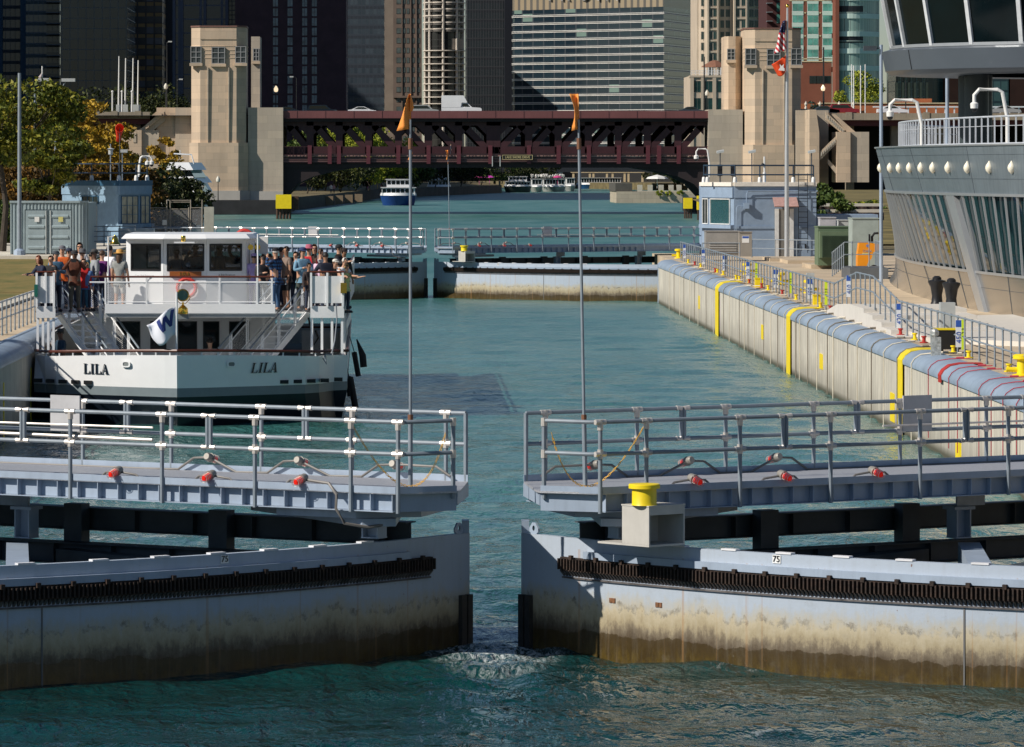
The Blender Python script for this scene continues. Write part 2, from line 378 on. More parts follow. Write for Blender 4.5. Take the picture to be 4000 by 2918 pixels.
def water_sheet():
    ys = np.concatenate([np.linspace(20, 50, 31)[:-1], np.linspace(50, 80, 421)[:-1], np.geomspace(80, 260, 260)[:-1], np.geomspace(260, 2500, 60)])
    us = np.linspace(-1, 1, 361)
    Y, U = np.meshgrid(ys, us, indexing='ij')
    half = 14 + Y * 0.16 + np.maximum(0, Y - 300) * 0.35
    Xs = U * half + 1.4
    rng = np.random.RandomState(4); Zs = np.zeros_like(Y)
    for i in range(26):
        L = rng.uniform(0.5, 3.2); th = rng.normal(1.35, 0.55); k = 2 * math.pi / L
        ph = rng.uniform(0, 6.28); a = 0.0042 * L
        Zs += a * np.sin(k * (Xs * math.cos(th) + Y * math.sin(th)) + ph)
    turb = np.exp(-(((Xs - 1.4) / 2.2) ** 2 + ((Y - 67.5) / 3.6) ** 2))
    T = np.zeros_like(Y)
    for i in range(16):
        L = rng.uniform(0.35, 1.4); th = rng.uniform(0, 3.1); k = 2 * math.pi / L
        T += 0.013 * L / 0.8 * np.sin(k * (Xs * math.cos(th) + Y * math.sin(th)) + rng.uniform(0, 6.28))
    fade = np.clip((300 - Y) / 100, 0, 1)
    Zs = (Zs * (0.75 + 0.6 * turb) + T * turb * 0.9 + 0.05 * turb * 0) * fade
    ny, nx = Y.shape
    me = bpy.data.meshes.new('water'); me.vertices.add(ny * nx)
    me.vertices.foreach_set('co', np.stack([Xs, Y, Zs], -1).astype(np.float32).ravel())
    idx = np.arange(ny * nx).reshape(ny, nx)
    q = np.stack([idx[:-1, :-1], idx[:-1, 1:], idx[1:, 1:], idx[1:, :-1]], -1).reshape(-1, 4)
    me.loops.add(q.size); me.loops.foreach_set('vertex_index', q.ravel().astype(np.int32))
    me.polygons.add(len(q)); me.polygons.foreach_set('loop_start', np.arange(0, q.size, 4, dtype=np.int32))
    me.polygons.foreach_set('use_smooth', np.ones(len(q), dtype=bool)); me.update(calc_edges=True)
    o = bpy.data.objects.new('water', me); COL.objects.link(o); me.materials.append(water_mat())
    o['kind'] = 'structure'
water_sheet()
# river bed / ground far below as one sheet
g = MB().box(-3000, 3000, -300, 5000, -6, -5.5).build('ground', M('mud', (0.05, 0.045, 0.03), 0.9)); struct(g)
# ---------------------------------------------------------------- sector gates
HX, HY, RG = 17.36, 81.3, 19.1
def leaf(m, dY, dz, label, near=True):
    """m=+1 right leaf, -1 left leaf (mirrored about the lock axis X=1.36)"""
    def T(p):
        x, y, z = p
        if not near:   # closed: turn about the hinge
            a = R(-1.05); dx, dy = x - HX, y - HY; x = HX + dx * math.cos(a) - dy * math.sin(a); y = HY + dx * math.sin(a) + dy * math.cos(a)
        return (x if m > 0 else 2.72 - x, y + dY, z + dz)
    def L(s, w, z): return T((1.87 + .857 * s + .515 * w, 69.95 + .515 * s - .857 * w, z - .045))
    def A(phi, r, z): return T((HX + r * math.cos(phi), HY + r * math.sin(phi), z))
    root = thing('lock_gate_leaf', label, 'lock gate', L(6, 1.3, 0), 'sector gate leaves of the lock')
    root.location.z = 0
    ph0 = math.atan2(70.3 - HY, 1.77 - HX); ph1 = R(-93)
    def phi_px(px):
        best = min(((abs(VX + F * (HX + RG * math.cos(ph0 + k * .001)) / (HY + RG * math.sin(ph0 + k * .001)) - px), k) for k in range(620)))
        return ph0 + best[1] * .001
    N = 60; PH = [ph0 + (ph1 - ph0) * i / N for i in range(N + 1)]
    # skin plate
    b = MB()
    zb, zt = -1.5 - dz, 1.71
    b.grid([[A(p, RG, z) for p in PH] for z in (zb, 0.3, 1.0, 1.42, zt)])
    b.grid([[A(p, RG, zt) for p in PH], [A(p, RG - 0.12, zt) for p in PH], [A(p, RG - 0.12, zb) for p in PH]])
    b.add([A(ph0, RG, zb), A(ph0, RG - .12, zb), A(ph0, RG - .12, zt), A(ph0, RG, zt)], [(0, 1, 2, 3)])
    b.build('skin_plate', skinm, root, True)
    b = MB()   # ring beams behind the plate
    for z in (1.45, 0.75):
        for (r0, r1, z0, z1) in ((RG - .55, RG - .13, z - .012, z + .012), (RG - .57, RG - .55, z - .1, z + .1)):
            rows = [[A(p, r0, z0) for p in PH], [A(p, r1, z0) for p in PH], [A(p, r1, z1) for p in PH], [A(p, r0, z1) for p in PH], [A(p, r0, z0) for p in PH]]
            b.grid(rows)
    b.build('ring_beam', steel_in, root)
    # ledge above rack + rack teeth + lower brackets
    pr = phi_px(2200); PR = [pr + (ph1 - pr) * i / N for i in range(N + 1)]
    def ring(b, r0, r1, z0, z1, ps):
        b.grid([[A(p, r0, z0) for p in ps], [A(p, r1, z0) for p in ps], [A(p, r1, z1) for p in ps], [A(p, r0, z1) for p in ps], [A(p, r0, z0) for p in ps]])
        for p in (ps[0], ps[-1]): b.add([A(p, r0, z0), A(p, r1, z0), A(p, r1, z1), A(p, r0, z1)], [(0, 1, 2, 3)])
    b = MB(); ring(b, RG, RG + .09, 1.425, 1.53, PR[2:]); b.build('rack_ledge', steel, root)
    b = MB(); ring(b, RG, RG + .07, 1.215, 1.42, PR)
    dphi = 0.068 / RG * (1 if near else 1.0); k = 0; p = pr
    while p < ph1:
        b.hexa([A(p, RG + .07, 1.235), A(p + dphi * .5, RG + .07, 1.235), A(p + dphi * .42, RG + .13, 1.235), A(p + dphi * .08, RG + .13, 1.235),
                A(p, RG + .07, 1.40), A(p + dphi * .5, RG + .07, 1.40), A(p + dphi * .42, RG + .13, 1.40), A(p + dphi * .08, RG + .13, 1.40)])
        if k % 8 == 4:
            q = p + dphi * .9
            b.hexa([A(p, RG + .09, 1.39), A(q, RG + .09, 1.39), A(q, RG + .14, 1.39), A(p, RG + .14, 1.39), A(p, RG + .09, 1.46), A(q, RG + .09, 1.46), A(q, RG + .14, 1.46), A(p, RG + .14, 1.46)])
        p += dphi; k += 1
    b.build('gear_rack', rust, root)
    b = MB(); p = pr; rnd = random.Random(3)
    while p < ph1:
        d = dphi * .55
        b.add([A(p, RG, 1.215), A(p, RG + .08, 1.215), A(p, RG, 1.13), A(p + d, RG, 1.215), A(p + d, RG + .08, 1.215), A(p + d, RG, 1.13)], [(0, 1, 2), (3, 5, 4), (0, 3, 4, 1), (1, 4, 5, 2), (0, 2, 5, 3)])
        p += dphi
    ring(b, RG, RG + .035, 1.10, 1.125, PR)
    b.build('rack_bracket', M('rusty painted brackets', (0.10, 0.09, 0.09), 0.7, 0, 0.6, 6), root)
    # clips on the plate's top edge
    for pxx in (2430, 2622, 2820, 3030, 3255, 3497, 3795, 4090, 4400):
        p = phi_px(pxx)
        b = MB().hexa([A(p, RG - .1, zt + .002), A(p + .014, RG - .1, zt + .002), A(p + .014, RG + .012, zt + .002), A(p, RG + .012, zt + .002), A(p, RG - .1, zt + .028), A(p + .014, RG - .1, zt + .028), A(p + .014, RG + .012, zt + .028), A(p, RG + .012, zt + .028)])
        b.build('clip', M('white clip paint', (0.7, 0.7, 0.72), 0.5), root)
    # seam strip
    b = MB(); ps = phi_px(3764)
    b.hexa([A(ps, RG + .002, -1), A(ps + .0012, RG + .002, -1), A(ps + .0012, RG + .012, -1), A(ps, RG + .012, -1), A(ps, RG + .002, 1.12), A(ps + .0012, RG + .002, 1.12), A(ps + .0012, RG + .012, 1.12), A(ps, RG + .012, 1.12)])
    b.build('seam', M('sealed seam', (0.14, 0.14, 0.14), 0.6), root)
    # number plate 75
    pn = phi_px(3033)
    c0 = Vector(A(pn, RG + .006, 1.635)); t = (Vector(A(pn + .004, RG, 1.635)) - Vector(A(pn - .004, RG, 1.635))).normalized(); 
    if t.x < 0: t = -t
    nn = Vector((t.y, -t.x, 0))
    b = MB().hexa([c0 - t * .07 - Vector((0, 0, .06)), c0 + t * .07 - Vector((0, 0, .06)), c0 + t * .07 + nn * .006 - Vector((0, 0, .06)), c0 - t * .07 + nn * .006 - Vector((0, 0, .06)),
                   c0 - t * .07 + Vector((0, 0, .06)), c0 + t * .07 + Vector((0, 0, .06)), c0 + t * .07 + nn * .006 + Vector((0, 0, .06)), c0 - t * .07 + nn * .006 + Vector((0, 0, .06))])
    b.build('number_plate', M('white plate', (0.8, 0.8, 0.78), 0.5, var=0.05), root)
    text('75', 0.13, 'number', blackp, root, c0 + nn * .012, (R(90), 0, math.atan2(t.y, t.x)))
    if near:   # patches where brackets were cut off: rust squares on the right leaf
        if m > 0:
            for pp in (phi_px(2380) - ph0, phi_px(2562) - ph0):
                for o in (0, .0035):
                    b = MB().hexa([A(ph0 + pp + o + a, RG + r, z) for z, a, r in ((.80, 0, .001), (.80, .003, .001), (.80, .003, .012), (.80, 0, .012), (.87, 0, .001), (.87, .003, .001), (.87, .003, .012), (.87, 0, .012))])
                    b.build('rust_patch', M('flaking rust patch', (0.2, 0.09, 0.04), 0.8, 0, 0.5, 20), root)
    # mitre post: timber bumper at the tip
    b = MB()
    for o in (0, .0085):
        b.hexa([A(ph0 + o + a, RG + r, z) for z, a, r in ((-1, .0005, .002), (-1, .007, .002), (-1, .007, .07), (-1, .0005, .07), (.78, .0005, .002), (.78, .007, .002), (.78, .007, .07), (.78, .0005, .07))])
    b.hexa([A(ph0 - .0012 + a, RG + r, z) for z, a, r in ((-1, -.003, -.25), (-1, .001, -.25), (-1, .001, .03), (-1, -.003, .03), (1.5, -.003, -.25), (1.5, .001, -.25), (1.5, .001, -.1), (1.5, -.003, -.1))])
    b.build('timber_bumper', M('wet black timber', (0.035, 0.032, 0.028), 0.5, 0, 0.4, 6), root)
    b = MB()   # lug with a hole on top of the tip
    c = Vector(A(ph0 + .013, RG - .05, 1.795)); a = Vector(A(ph0 + .026, RG - .02, 1.8)) - c; a.normalize()
    hole = [(math.cos(i * math.pi / 6), math.sin(i * math.pi / 6)) for i in range(12)]
    out = []
    for (hx, hz) in hole:
        q = max(abs(hx), abs(hz)); out.append((hx / q * .13 * (1 if hz < 0.1 else .62), hz / q * .085))
    for th in (0, .03):
        nv = Vector((-a.y, a.x, 0)) * th
        b.grid([[c + nv + a * hx * .04 + Vector((0, 0, hz * .04)) for hx, hz in hole + hole[:1]], [c + nv + a * ox + Vector((0, 0, oz)) for ox, oz in out + out[:1]]])
    e = Vector((-a.y, a.x, 0)) * .03
    b.grid([[c + a * ox + Vector((0, 0, oz)) for ox, oz in out + out[:1]], [c + e + a * ox + Vector((0, 0, oz)) for ox, oz in out + out[:1]]])
    b.build('lifting_lug', steel, root)
    b = MB()
    q = Vector(A(ph0 + .0035, RG - .03, 0)); b.box(q.x - .055, q.x + .055, q.y - .02, q.y + .25, zt + dz + .001, zt + dz + .19); b.build('end_post', steel, root)
    # main radial frame under the walkway and other radial arms
    def beam(p0, p1, z0, z1, th=.03, fl=.2):
        b = MB(); a = Vector(p0); c = Vector(p1); d = (c - a).normalized(); r = Vector((-d.y, d.x, 0))
        zc0, zc1 = z0 + dz, z1 + dz
        def bx(q0, q1, off0, off1, za, zb):
            b.hexa([(q0.x + r.x * off0, q0.y + r.y * off0, za), (q1.x + r.x * off0, q1.y + r.y * off0, za), (q1.x + r.x * off1, q1.y + r.y * off1, za), (q0.x + r.x * off1, q0.y + r.y * off1, za),
                    (q0.x + r.x * off0, q0.y + r.y * off0, zb), (q1.x + r.x * off0, q1.y + r.y * off0, zb), (q1.x + r.x * off1, q1.y + r.y * off1, zb), (q0.x + r.x * off1, q0.y + r.y * off1, zb)])
        bx(a, c, -th / 2, th / 2, zc0 + .02, zc1 - .02)
        for z in (zc0, zc1 - .02): bx(a, c, -fl / 2, fl / 2, z, z + .02)
        ln = (c - a).length; k = 0.6
        while k < ln:
            q = a + d * k; bx(q, q + d * .015, -fl / 2 + .01, fl / 2 - .01, zc0 + .02, zc1 - .02); k += 1.1
        return b
    def pt(s, w): 
        q = L(s, w, 0); return (q[0], q[1], 0)
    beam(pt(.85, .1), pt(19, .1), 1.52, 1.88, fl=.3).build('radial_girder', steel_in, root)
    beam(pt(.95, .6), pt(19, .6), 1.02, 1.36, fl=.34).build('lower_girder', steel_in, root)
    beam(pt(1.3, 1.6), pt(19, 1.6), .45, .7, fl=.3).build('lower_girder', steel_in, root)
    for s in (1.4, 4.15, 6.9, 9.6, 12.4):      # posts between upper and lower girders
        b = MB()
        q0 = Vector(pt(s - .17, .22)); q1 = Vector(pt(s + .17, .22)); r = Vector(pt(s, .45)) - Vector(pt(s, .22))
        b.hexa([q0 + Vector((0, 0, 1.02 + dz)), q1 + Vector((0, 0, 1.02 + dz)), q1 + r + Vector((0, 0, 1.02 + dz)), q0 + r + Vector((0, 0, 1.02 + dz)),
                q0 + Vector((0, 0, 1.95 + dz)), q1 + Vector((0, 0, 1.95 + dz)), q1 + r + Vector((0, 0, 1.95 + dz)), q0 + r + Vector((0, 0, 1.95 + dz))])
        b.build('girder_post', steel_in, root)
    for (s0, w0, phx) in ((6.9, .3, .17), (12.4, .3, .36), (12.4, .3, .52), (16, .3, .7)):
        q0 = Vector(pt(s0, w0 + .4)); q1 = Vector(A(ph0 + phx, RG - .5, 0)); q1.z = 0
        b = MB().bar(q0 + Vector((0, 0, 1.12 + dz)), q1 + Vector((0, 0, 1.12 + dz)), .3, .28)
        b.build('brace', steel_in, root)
    # walkway deck
    tipw = 2.62
    b = MB(); z = 2.52
    poly = [(-.1, 0), (19, 0), (19, tipw), (-.4, tipw), (-1.0, tipw - .78), (-.95, tipw - .95)]
    b.prism([L(s, w, 0)[:2] for s, w in poly], z - .03 + dz, z + dz); b.build('deck_grating', grate, root)
    b = MB()
    def strip(b, s0, w0, s1, w1, z0, z1, t=.012):
        a = Vector(L(s0, w0, 0)); c = Vector(L(s1, w1, 0)); d = (c - a).normalized(); r = Vector((-d.y, d.x, 0)) * t / 2
        b.hexa([(a.x - r.x, a.y - r.y, z0 + dz), (c.x - r.x, c.y - r.y, z0 + dz), (c.x + r.x, c.y + r.y, z0 + dz), (a.x + r.x, a.y + r.y, z0 + dz),
                (a.x - r.x, a.y - r.y, z1 + dz), (c.x - r.x, c.y - r.y, z1 + dz), (c.x + r.x, c.y + r.y, z1 + dz), (a.x + r.x, a.y + r.y, z1 + dz)])
    strip(b, -.4, tipw, 19, tipw, 2.50, 2.60); strip(b, -.98, tipw - .78, -.4, tipw, 2.50, 2.60)
    b.build('toe_board', steel, root)
    b = MB(); strip(b, -.1, 0, 19, 0, 2.50, 2.62); b.build('toe_board', steel, root)
    for wv, nm in ((tipw - .13, 'edge_girder'), (.13, 'edge_girder')):
        b = MB(); s0 = -.35 if wv > 1 else -.1
        strip(b, s0, wv, 19, wv, 2.24, 2.488); 
        o = .13 if wv > 1 else -.13
        for zz, (wa, wb) in ((2.225, (wv - .07, wv + .13)), (2.488, (wv - .05, wv + .128))):
            a1, a2, a3, a4 = L(s0, wa, 0), L(19, wa, 0), L(19, wb, 0), L(s0, wb, 0)
            b.hexa([(*q[:2], zz + dz) for q in (a1, a2, a3, a4)] + [(*q[:2], zz + .012 + dz) for q in (a1, a2, a3, a4)])
        s = s0 + .02
        while s < 12:
            strip(b, s, wv + .008, s, wv + .115, 2.24, 2.487); s += .375
        b.build(nm, steel, root)
    b = MB()    # end box
    strip(b, -.93, tipw - .85, -.36, tipw - .13, 2.225, 2.485, .02); strip(b, -.93, tipw - .87, -.1, .0, 2.3, 2.49, .02)
    b.prism([L(s, w, 0)[:2] for s, w in ((-.3, tipw - .9), (.4, tipw - .2), (1.8, tipw - .2), (1.2, .2), (.1, .2))], 2.10 + dz, 2.22 + dz)
    b.prism([L(s, w, 0)[:2] for s, w in ((-.1, tipw - .5), (.3, tipw - .2), (3.5, .5), (3.5, .1), (1.0, .1))], 1.98 + dz, 2.095 + dz)
    b.build('walkway_end', steel, root)
    # cross beams and pedestals
    s = 1.2
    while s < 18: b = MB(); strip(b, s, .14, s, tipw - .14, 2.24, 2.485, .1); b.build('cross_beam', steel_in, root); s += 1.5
    def pedestal(s, w, zlo, zhi, nm='pedestal'):
        b = MB(); 
        def bx(ds, dw, z0, z1):
            b.prism([L(s + x * ds, w + y * dw, 0)[:2] for x, y in ((-1, -1), (1, -1), (1, 1), (-1, 1))], z0 + dz, z1 + dz)
        bx(.2, .16, zhi - .05, zhi); bx(.15, .13, zlo, zlo + .02)
        for q in (-.13, .13):
            b.prism([L(s + q + x * .012, w + y * .13, 0)[:2] for x, y in ((-1, -1), (1, -1), (1, 1), (-1, 1))], zlo + .02 + dz, zhi - .05 + dz)
        b.prism([L(s + x * .118, w + y * .012 - .02, 0)[:2] for x, y in ((-1, -1), (1, -1), (1, 1), (-1, 1))], zlo + .02 + dz, zhi - .05 + dz)
        b.prism([L(s + x * .5, w + y * .02, 0)[:2] for x, y in ((-.1, -1), (1, -1), (1, 1), (-.1, 1))], zhi + dz, 2.22 + dz)
        return b.build(nm, steel, root)
    pedestal(7.15, 1.35, 1.46, 1.96); pedestal(.5, 1.75, 1.76, 1.98); pedestal(12.6, 1.35, 1.46, 1.96)
    b = MB()     # sloping plate from pedestal down to the plate
    q0 = Vector(L(7.15, 1.6, 1.45)); q1 = Vector(A(phi_px(3850), RG - .13, 1.66)); q1.z = 1.5 + dz; q1.x += .0
    d = Vector((q1.x - q0.x, q1.y - q0.y, 0)).normalized(); r = Vector((-d.y, d.x, 0)) * .17
    b.hexa([q0 - r - Vector((0, 0, .35)), q1 - r - Vector((0, 0, .3)), q1 + r - Vector((0, 0, .3)), q0 + r - Vector((0, 0, .35)), q0 - r, q1 - r, q1 + r, q0 + r])
    b.build('sloping_strut', steel, root)
    # handrails
    ZR, ZM, ZD = 3.60, 3.13, 2.52
    def post(s, w, full=True, zb=2.3):
        b = MB().tube([L(s, w, zb if full else ZM), L(s, w, ZR)], .032, 8)
        f = b.mat(1); f.tube([L(s, w, ZR - .12), L(s, w, ZR + .036)], .043, 8); f.tube([L(s - .09, w, ZR), L(s + .09, w, ZR)], .042, 8)
        f.tube([L(s - .09, w, ZM), L(s + .09, w, ZM)], .042, 8); f.tube([L(s, w, ZM - .07), L(s, w, ZM + .07)], .042, 8)
        b.build('rail_post', [pipe, fitting], root, True)
    def panel(s0, s1, w, e0=True, e1=True):
        b = MB()
        for z in (ZR, ZM): b.tube([L(s0, w, z), L(s1, w, z)], .031, 8)
        v = b; f = MB()
        for s, e, sg in ((s0, e0, 1), (s1, e1, -1)):
            if e:
                v.tube([L(s, w, ZM), L(s, w, ZR)], .031, 8)
                for z, q in ((ZR, -1), (ZM, 1)):
                    f.tube([L(s + sg * .09, w, z), L(s, w, z), L(s, w, z + q * .1)], .043, 8)
        if f.v: b.mat(1).add(f.v, f.f)
        b.build('rail_panel', [pipe, fitting], root, True)
    WF, WB = tipw + .02, -.02
    fp = [-.455, .358, 2.04, 3.71, 5.40, 7.11, 8.8, 10.5, 12.2, 13.9, 15.6, 17.3]; fb = [2.86, 6.29, 9.65, 13.05, 16.4]
    bp = [.30, 1.977, 3.64, 5.33, 7.03, 8.77, 10.45, 12.2, 13.9, 15.6, 17.3]; bb = [2.83, 6.18, 9.6, 13.0, 16.4]
    if not near: fp, bp = fp, bp
    for s in fp: post(s, WF, True, 2.26)
    for s in bp: post(s, WB, True, 2.5)
    pr_ = [-.45] + fb + [18.6]
    for i in range(len(pr_) - 1): panel(pr_[i] + (.03 if i else 0), pr_[i + 1] - .03, WF, i > 0, True)
    pr_ = [-.05] + bb + [18.6]
    for i in range(len(pr_) - 1): panel(pr_[i] + (.03 if i else 0), pr_[i + 1] - .03, WB, i > 0, True)
    # end returns
    b = MB()
    for z in (ZR, ZM): b.tube([L(-.45, WF, z), L(-.6, WF - .10, z), L(-.92, WF - .80, z)], .031, 8)
    b.tube([L(-.92, WF - .80, 2.45), L(-.92, WF - .80, ZR)], .034, 8)
    b2 = MB().tube([L(-.05, WB, 2.5), L(-.05, WB, ZR)], .034, 8); b2.build('rail_end', pipe, root, True)
    f = b.mat(1)
    for q in (L(-.92, WF - .80, ZR), L(-.92, WF - .80, ZM)):
        f.tube([(q[0], q[1], q[2] - .08), (q[0], q[1], q[2] + .04)], .045, 8)
    b.build('rail_end', [pipe, fitting], root, True)
    # chain across the end
    if near:
        b = MB(); p0 = Vector(L(-.86, WF - .7, 3.45)); p1 = Vector(L(.4, WB + .6, 3.5)) ; p1 = Vector(L(.34, WF - .05, 3.5)); n = 46
        for i in range(n):
            t = (i + .5) / n; p = p0.lerp(p1, t); p.z -= 0.86 * 4 * t * (1 - t); p += (Vector(L(0, WB, 0)) - Vector(L(0, WF, 0))) * .25 * t * (1 - t) * 4 * .4
            tt = (i + 1.5) / n; p2 = p0.lerp(p1, tt); p2.z -= 0.86 * 4 * tt * (1 - tt); p2 += (Vector(L(0, WB, 0)) - Vector(L(0, WF, 0))) * .25 * tt * (1 - tt) * 4 * .4
            dd = (p2 - p); side = Vector((-dd.y, dd.x, 0)).normalized() * (.016 if i % 2 else .004) + Vector((0, 0, (.004 if i % 2 else .014)))
            b.tube([p + side, p + dd * 1.2 + side], .005, 4); b.tube([p - side, p + dd * 1.2 - side], .005, 4)
        b.build('chain', gold, root)
    # conduit and warning lights
    lamps = []
    lf = [1.25, 2.88, 4.58]; lb = [1.13, 2.85, 4.52]
    grey = M('lamp housing grey', (0.30, 0.28, 0.25), 0.5, 0.3)
    wgs = M('galvanised wire guard', (0.6, 0.55, 0.5), 0.4, 0.5)
    cb = M('grey rubber conduit', (0.16, 0.15, 0.14), 0.5, 0, 0.2)
    def lamp(s, wv, z, sg):
        # axis points away from the walkway (sg +1 to the camera side)
        ax = (Vector(L(s + .0, wv + sg, z)) - Vector(L(s, wv, z))).normalized(); ax = (ax + Vector((0, 0, -.25))).normalized()
        c = Vector(L(s, wv, z))
        h = MB().tube([c - ax * .13, c - ax * .1, c], [.05, .065, .065], 10); h.tube([c - ax * .02, c + ax * .01], .075, 10)
        o = h.build('warning_light', grey, root, True)
        g = MB().tube([c + ax * .01, c + ax * .13, c + ax * .17], [.05, .05, .03], 10); g.build('red_lens', redglass, o, True)
        g = MB()
        for t in (.04, .08, .12, .165):
            u = ax.cross(Vector((0, 0, 1))).normalized(); v = ax.cross(u)
            g.tube([c + ax * t + (u * math.cos(a) + v * math.sin(a)) * .062 for a in [k * math.pi / 5 for k in range(11)]], .005, 4)
        for a in range(4):
            u = ax.cross(Vector((0, 0, 1))).normalized(); v = ax.cross(u); r = (u * math.cos(a * math.pi / 2 + .7) + v * math.sin(a * math.pi / 2 + .7)) * .063
            g.tube([c + r, c + ax * .16 + r], .005, 4)
        g.build('wire_guard', wgs, o)
    for s in lf:
        lamp(s, tipw - .02, 2.70, 1)
        MB().tube([L(s - .45, tipw - .12, 2.53), L(s - .3, tipw - .12, 2.66), L(s, tipw - .08, 2.7), L(s + .25, tipw - .12, 2.68), L(s + .45, tipw - .12, 2.53)], .018, 6).build('conduit', cb, root, True)
    for s in lb: lamp(s, .08, 2.78, -1)
    pts = [L(.15, .1, 2.64), L(.4, .1, 2.78)]
    for s in lb: pts += [L(s, .12, 2.79), L(s + .3, .1, 2.77), L(s + .62, .07, 2.58), L(s + 1.2, .07, 2.57)]
    pts += [L(18, .07, 2.57)]
    MB().tube(pts, .02, 6).build('conduit', cb, root, True)
    if m < 0: MB().tube([L(1.3, tipw - .1, 2.7), L(.75, tipw, 2.66), L(.58, tipw + .06, 2.5), L(.58, tipw + .08, 2.3), L(.48, tipw, 2.08), L(.2, tipw - .2, 2.02), L(.0, tipw - .5, 2.06)], .024, 6).build('hose', cb, root, True)
    # small panel hung on the back rail, and a long boat hook tube
    q = L(8.1, WB - .05, 0); q2 = L(7.5, WB - .05, 0)
    b = MB(); strip(b, 7.05, WB + .05, 7.62, WB + .05, 3.07, 3.64, .03); b.build('sheet_panel', M('grey sheet panel', (.42, .42, .43), .5), root)
    MB().tube([L(6.6 if m > 0 else 5.6, WB + .12, 3.22), L(13, WB + .12, 3.22)], .018, 6).build('boat_hook', fitting, root)
    if m < 0 and near: MB().tube([L(3.95, WF - .1, 3.2), L(13, WF - .1, 3.27)], .026, 6).build('boat_hook', fitting, root)
    # white box with yellow bollard (right leaf only)
    if m > 0:
        bx = M('pale grey box steel', (0.50, 0.48, 0.44), 0.55, 0, 0.08, 3, streak=.15)
        C = Vector((X(2535, 67.0), 67.0, 0)); Lf = Vector((X(2430, 67.4), 67.4, 0)) - C; Rt = Vector((X(2675, 67.42), 67.42, 0)) - C
        if not near: C = Vector(T(C)); C.z = 0
        z0, hh = 1.79 + dz, .55
        a, r = Rt.normalized(), Lf.normalized(); w_, d_ = Rt.length, Lf.length
        def q8(u0, u1, v0, v1, za, zb):
            return [C + a * u + r * v + Vector((0, 0, z)) for z in (z0 + za, z0 + zb) for u, v in ((u0, v0), (u1, v0), (u1, v1), (u0, v1))]
        b = MB().hexa(q8(0, .025, 0, d_, 0, hh)); b.hexa(q8(w_ - .025, w_, 0, d_, 0, hh)); b.hexa(q8(.025, w_ - .025, d_ - .03, d_, 0, hh))
        b.hexa(q8(-.008, w_ + .008, -.008, d_ + .01, hh, hh + .02)); b.hexa(q8(.025, w_ - .025, .0, .02, hh - .12, hh))
        b.hexa(q8(0, w_, 0, d_ + .5, -.03, -.001)); b.build('bollard_box', bx, root)
        cc = C + a * .10 + r * .2 + Vector((0, 0, z0 + hh + .02))
        MB().lathe(cc, [(.19, 0), (.18, .02), (.18, .24), (.23, .245), (.23, .30), (.22, .31)], 24).build('bollard', yellow, root, True)
    # flag pole with orange flag
    fpz = L(-.12, 1.73, 2.52)
    lean = -.10 if m > 0 else 0.0
    fr = thing('flag_pole', ('tall thin pole with an orange flag on the %s %s gate leaf' % ('right' if m > 0 else 'left', 'near' if near else 'far')), 'flag pole', fpz, 'orange flag poles on the gates')
    B = Vector(fpz); hp = 5.52 if near else 5.1
    def along(z): return B + Vector((lean * z / hp, 0, z))
    b = MB().tube([along(0), along(1.05), along(1.06), along(hp * .94)], [.035, .035, .024, .021], 8); b.tube([along(hp * .94), along(hp)], .016, 8)
    b.build('pole', pipe, fr, True)
    b = MB().tube([along(1.02), along(1.14)], .04, 8); b.tube([along(hp * .92), along(hp * .95)], .034, 8)
    b.build('clamp', M('rusty clamp', (.2, .09, .05), .8), fr)
    ft, fbm = along(hp + .38), along(hp - .14)
    b = MB(); rows = []
    for i in range(9):
        t = i / 8; row = []
        wd = (.02 + .19 * t) if m < 0 else (.12 * (1 - t) + .11 * t - .05 * math.sin(math.pi * min(1, t * 1.1)) )
        for j in range(7):
            u = j / 6; p = ft.lerp(fbm, t)
            row.append(p + Vector((-wd * u + .01 * math.sin(u * 5 + t * 4), .05 * math.sin(u * 4.2 + t * 3), -.03 * u * t)))
        rows.append(row)
    b.grid(rows)
    if m < 0:
        b.grid([[ft.lerp(fbm, t) + Vector((.05 * u * math.sin(t * 3.3 * 1.2) if t < .5 else .03 * u, .03 * u, 0)) for u in (0, .5, 1)] for t in (0, .12, .25, .38, .5)])
    b.tube([along(hp), ft], .008, 5)
    o = b.build('flag', orange, fr, 'all'); sm = o.modifiers.new('thick', 'SOLIDIFY'); sm.thickness = .003
    return root
leaf(1, 0, 0, 'near right sector gate leaf, lit grey plate with yellow bollard on its box')
leaf(-1, 0, 0, 'near left sector gate leaf, its curved plate in shade')
leaf(1, 188.0, .3, 'far right sector gate leaf across the lock, sunlit, with yellow bollard', False)
leaf(-1, 188.0, .3, 'far left sector gate leaf behind the white tour boat', False)
# ---------------------------------------------------------------- lock walls and decks
ZDK = 2.30      # deck level on both sides
XR, XL = 13.56, -10.84
def capprof(sg, x):     # rounded steel cap, profile in (x,z)
    return [(x + sg * (-.05), 1.93), (x + sg * (-.06), 2.03), (x + sg * .02, 2.16), (x + sg * .18, 2.27), (x + sg * .45, 2.325), (x + sg * .74, 2.33), (x + sg * .74, 1.93)]
def wall(sg, x, y0, y1, name, nm2, lab1, lab2):
    b = MB().box(*sorted((x, x + sg * .8)), y0, y1, -4, 1.93)
    t = thing(name, lab1, 'lock wall', (x, y0, 0)); b.build('wall_face', wallm, t)
    pr = capprof(sg, x); b = MB().grid([[(px, y, pz) for px, pz in pr] for y in (y0, y1)])
    b.add([(px, y0, pz) for px, pz in pr], [tuple(range(len(pr)))]); b.add([(px, y1, pz) for px, pz in pr], [tuple(range(len(pr)))])
    b.build('steel_cap', capm, t, True)
    return t
WR = wall(1, XR, 88, 248.2, 'lock_wall', '', 'long pale concrete lock wall on the right with a rounded blue cap', '')
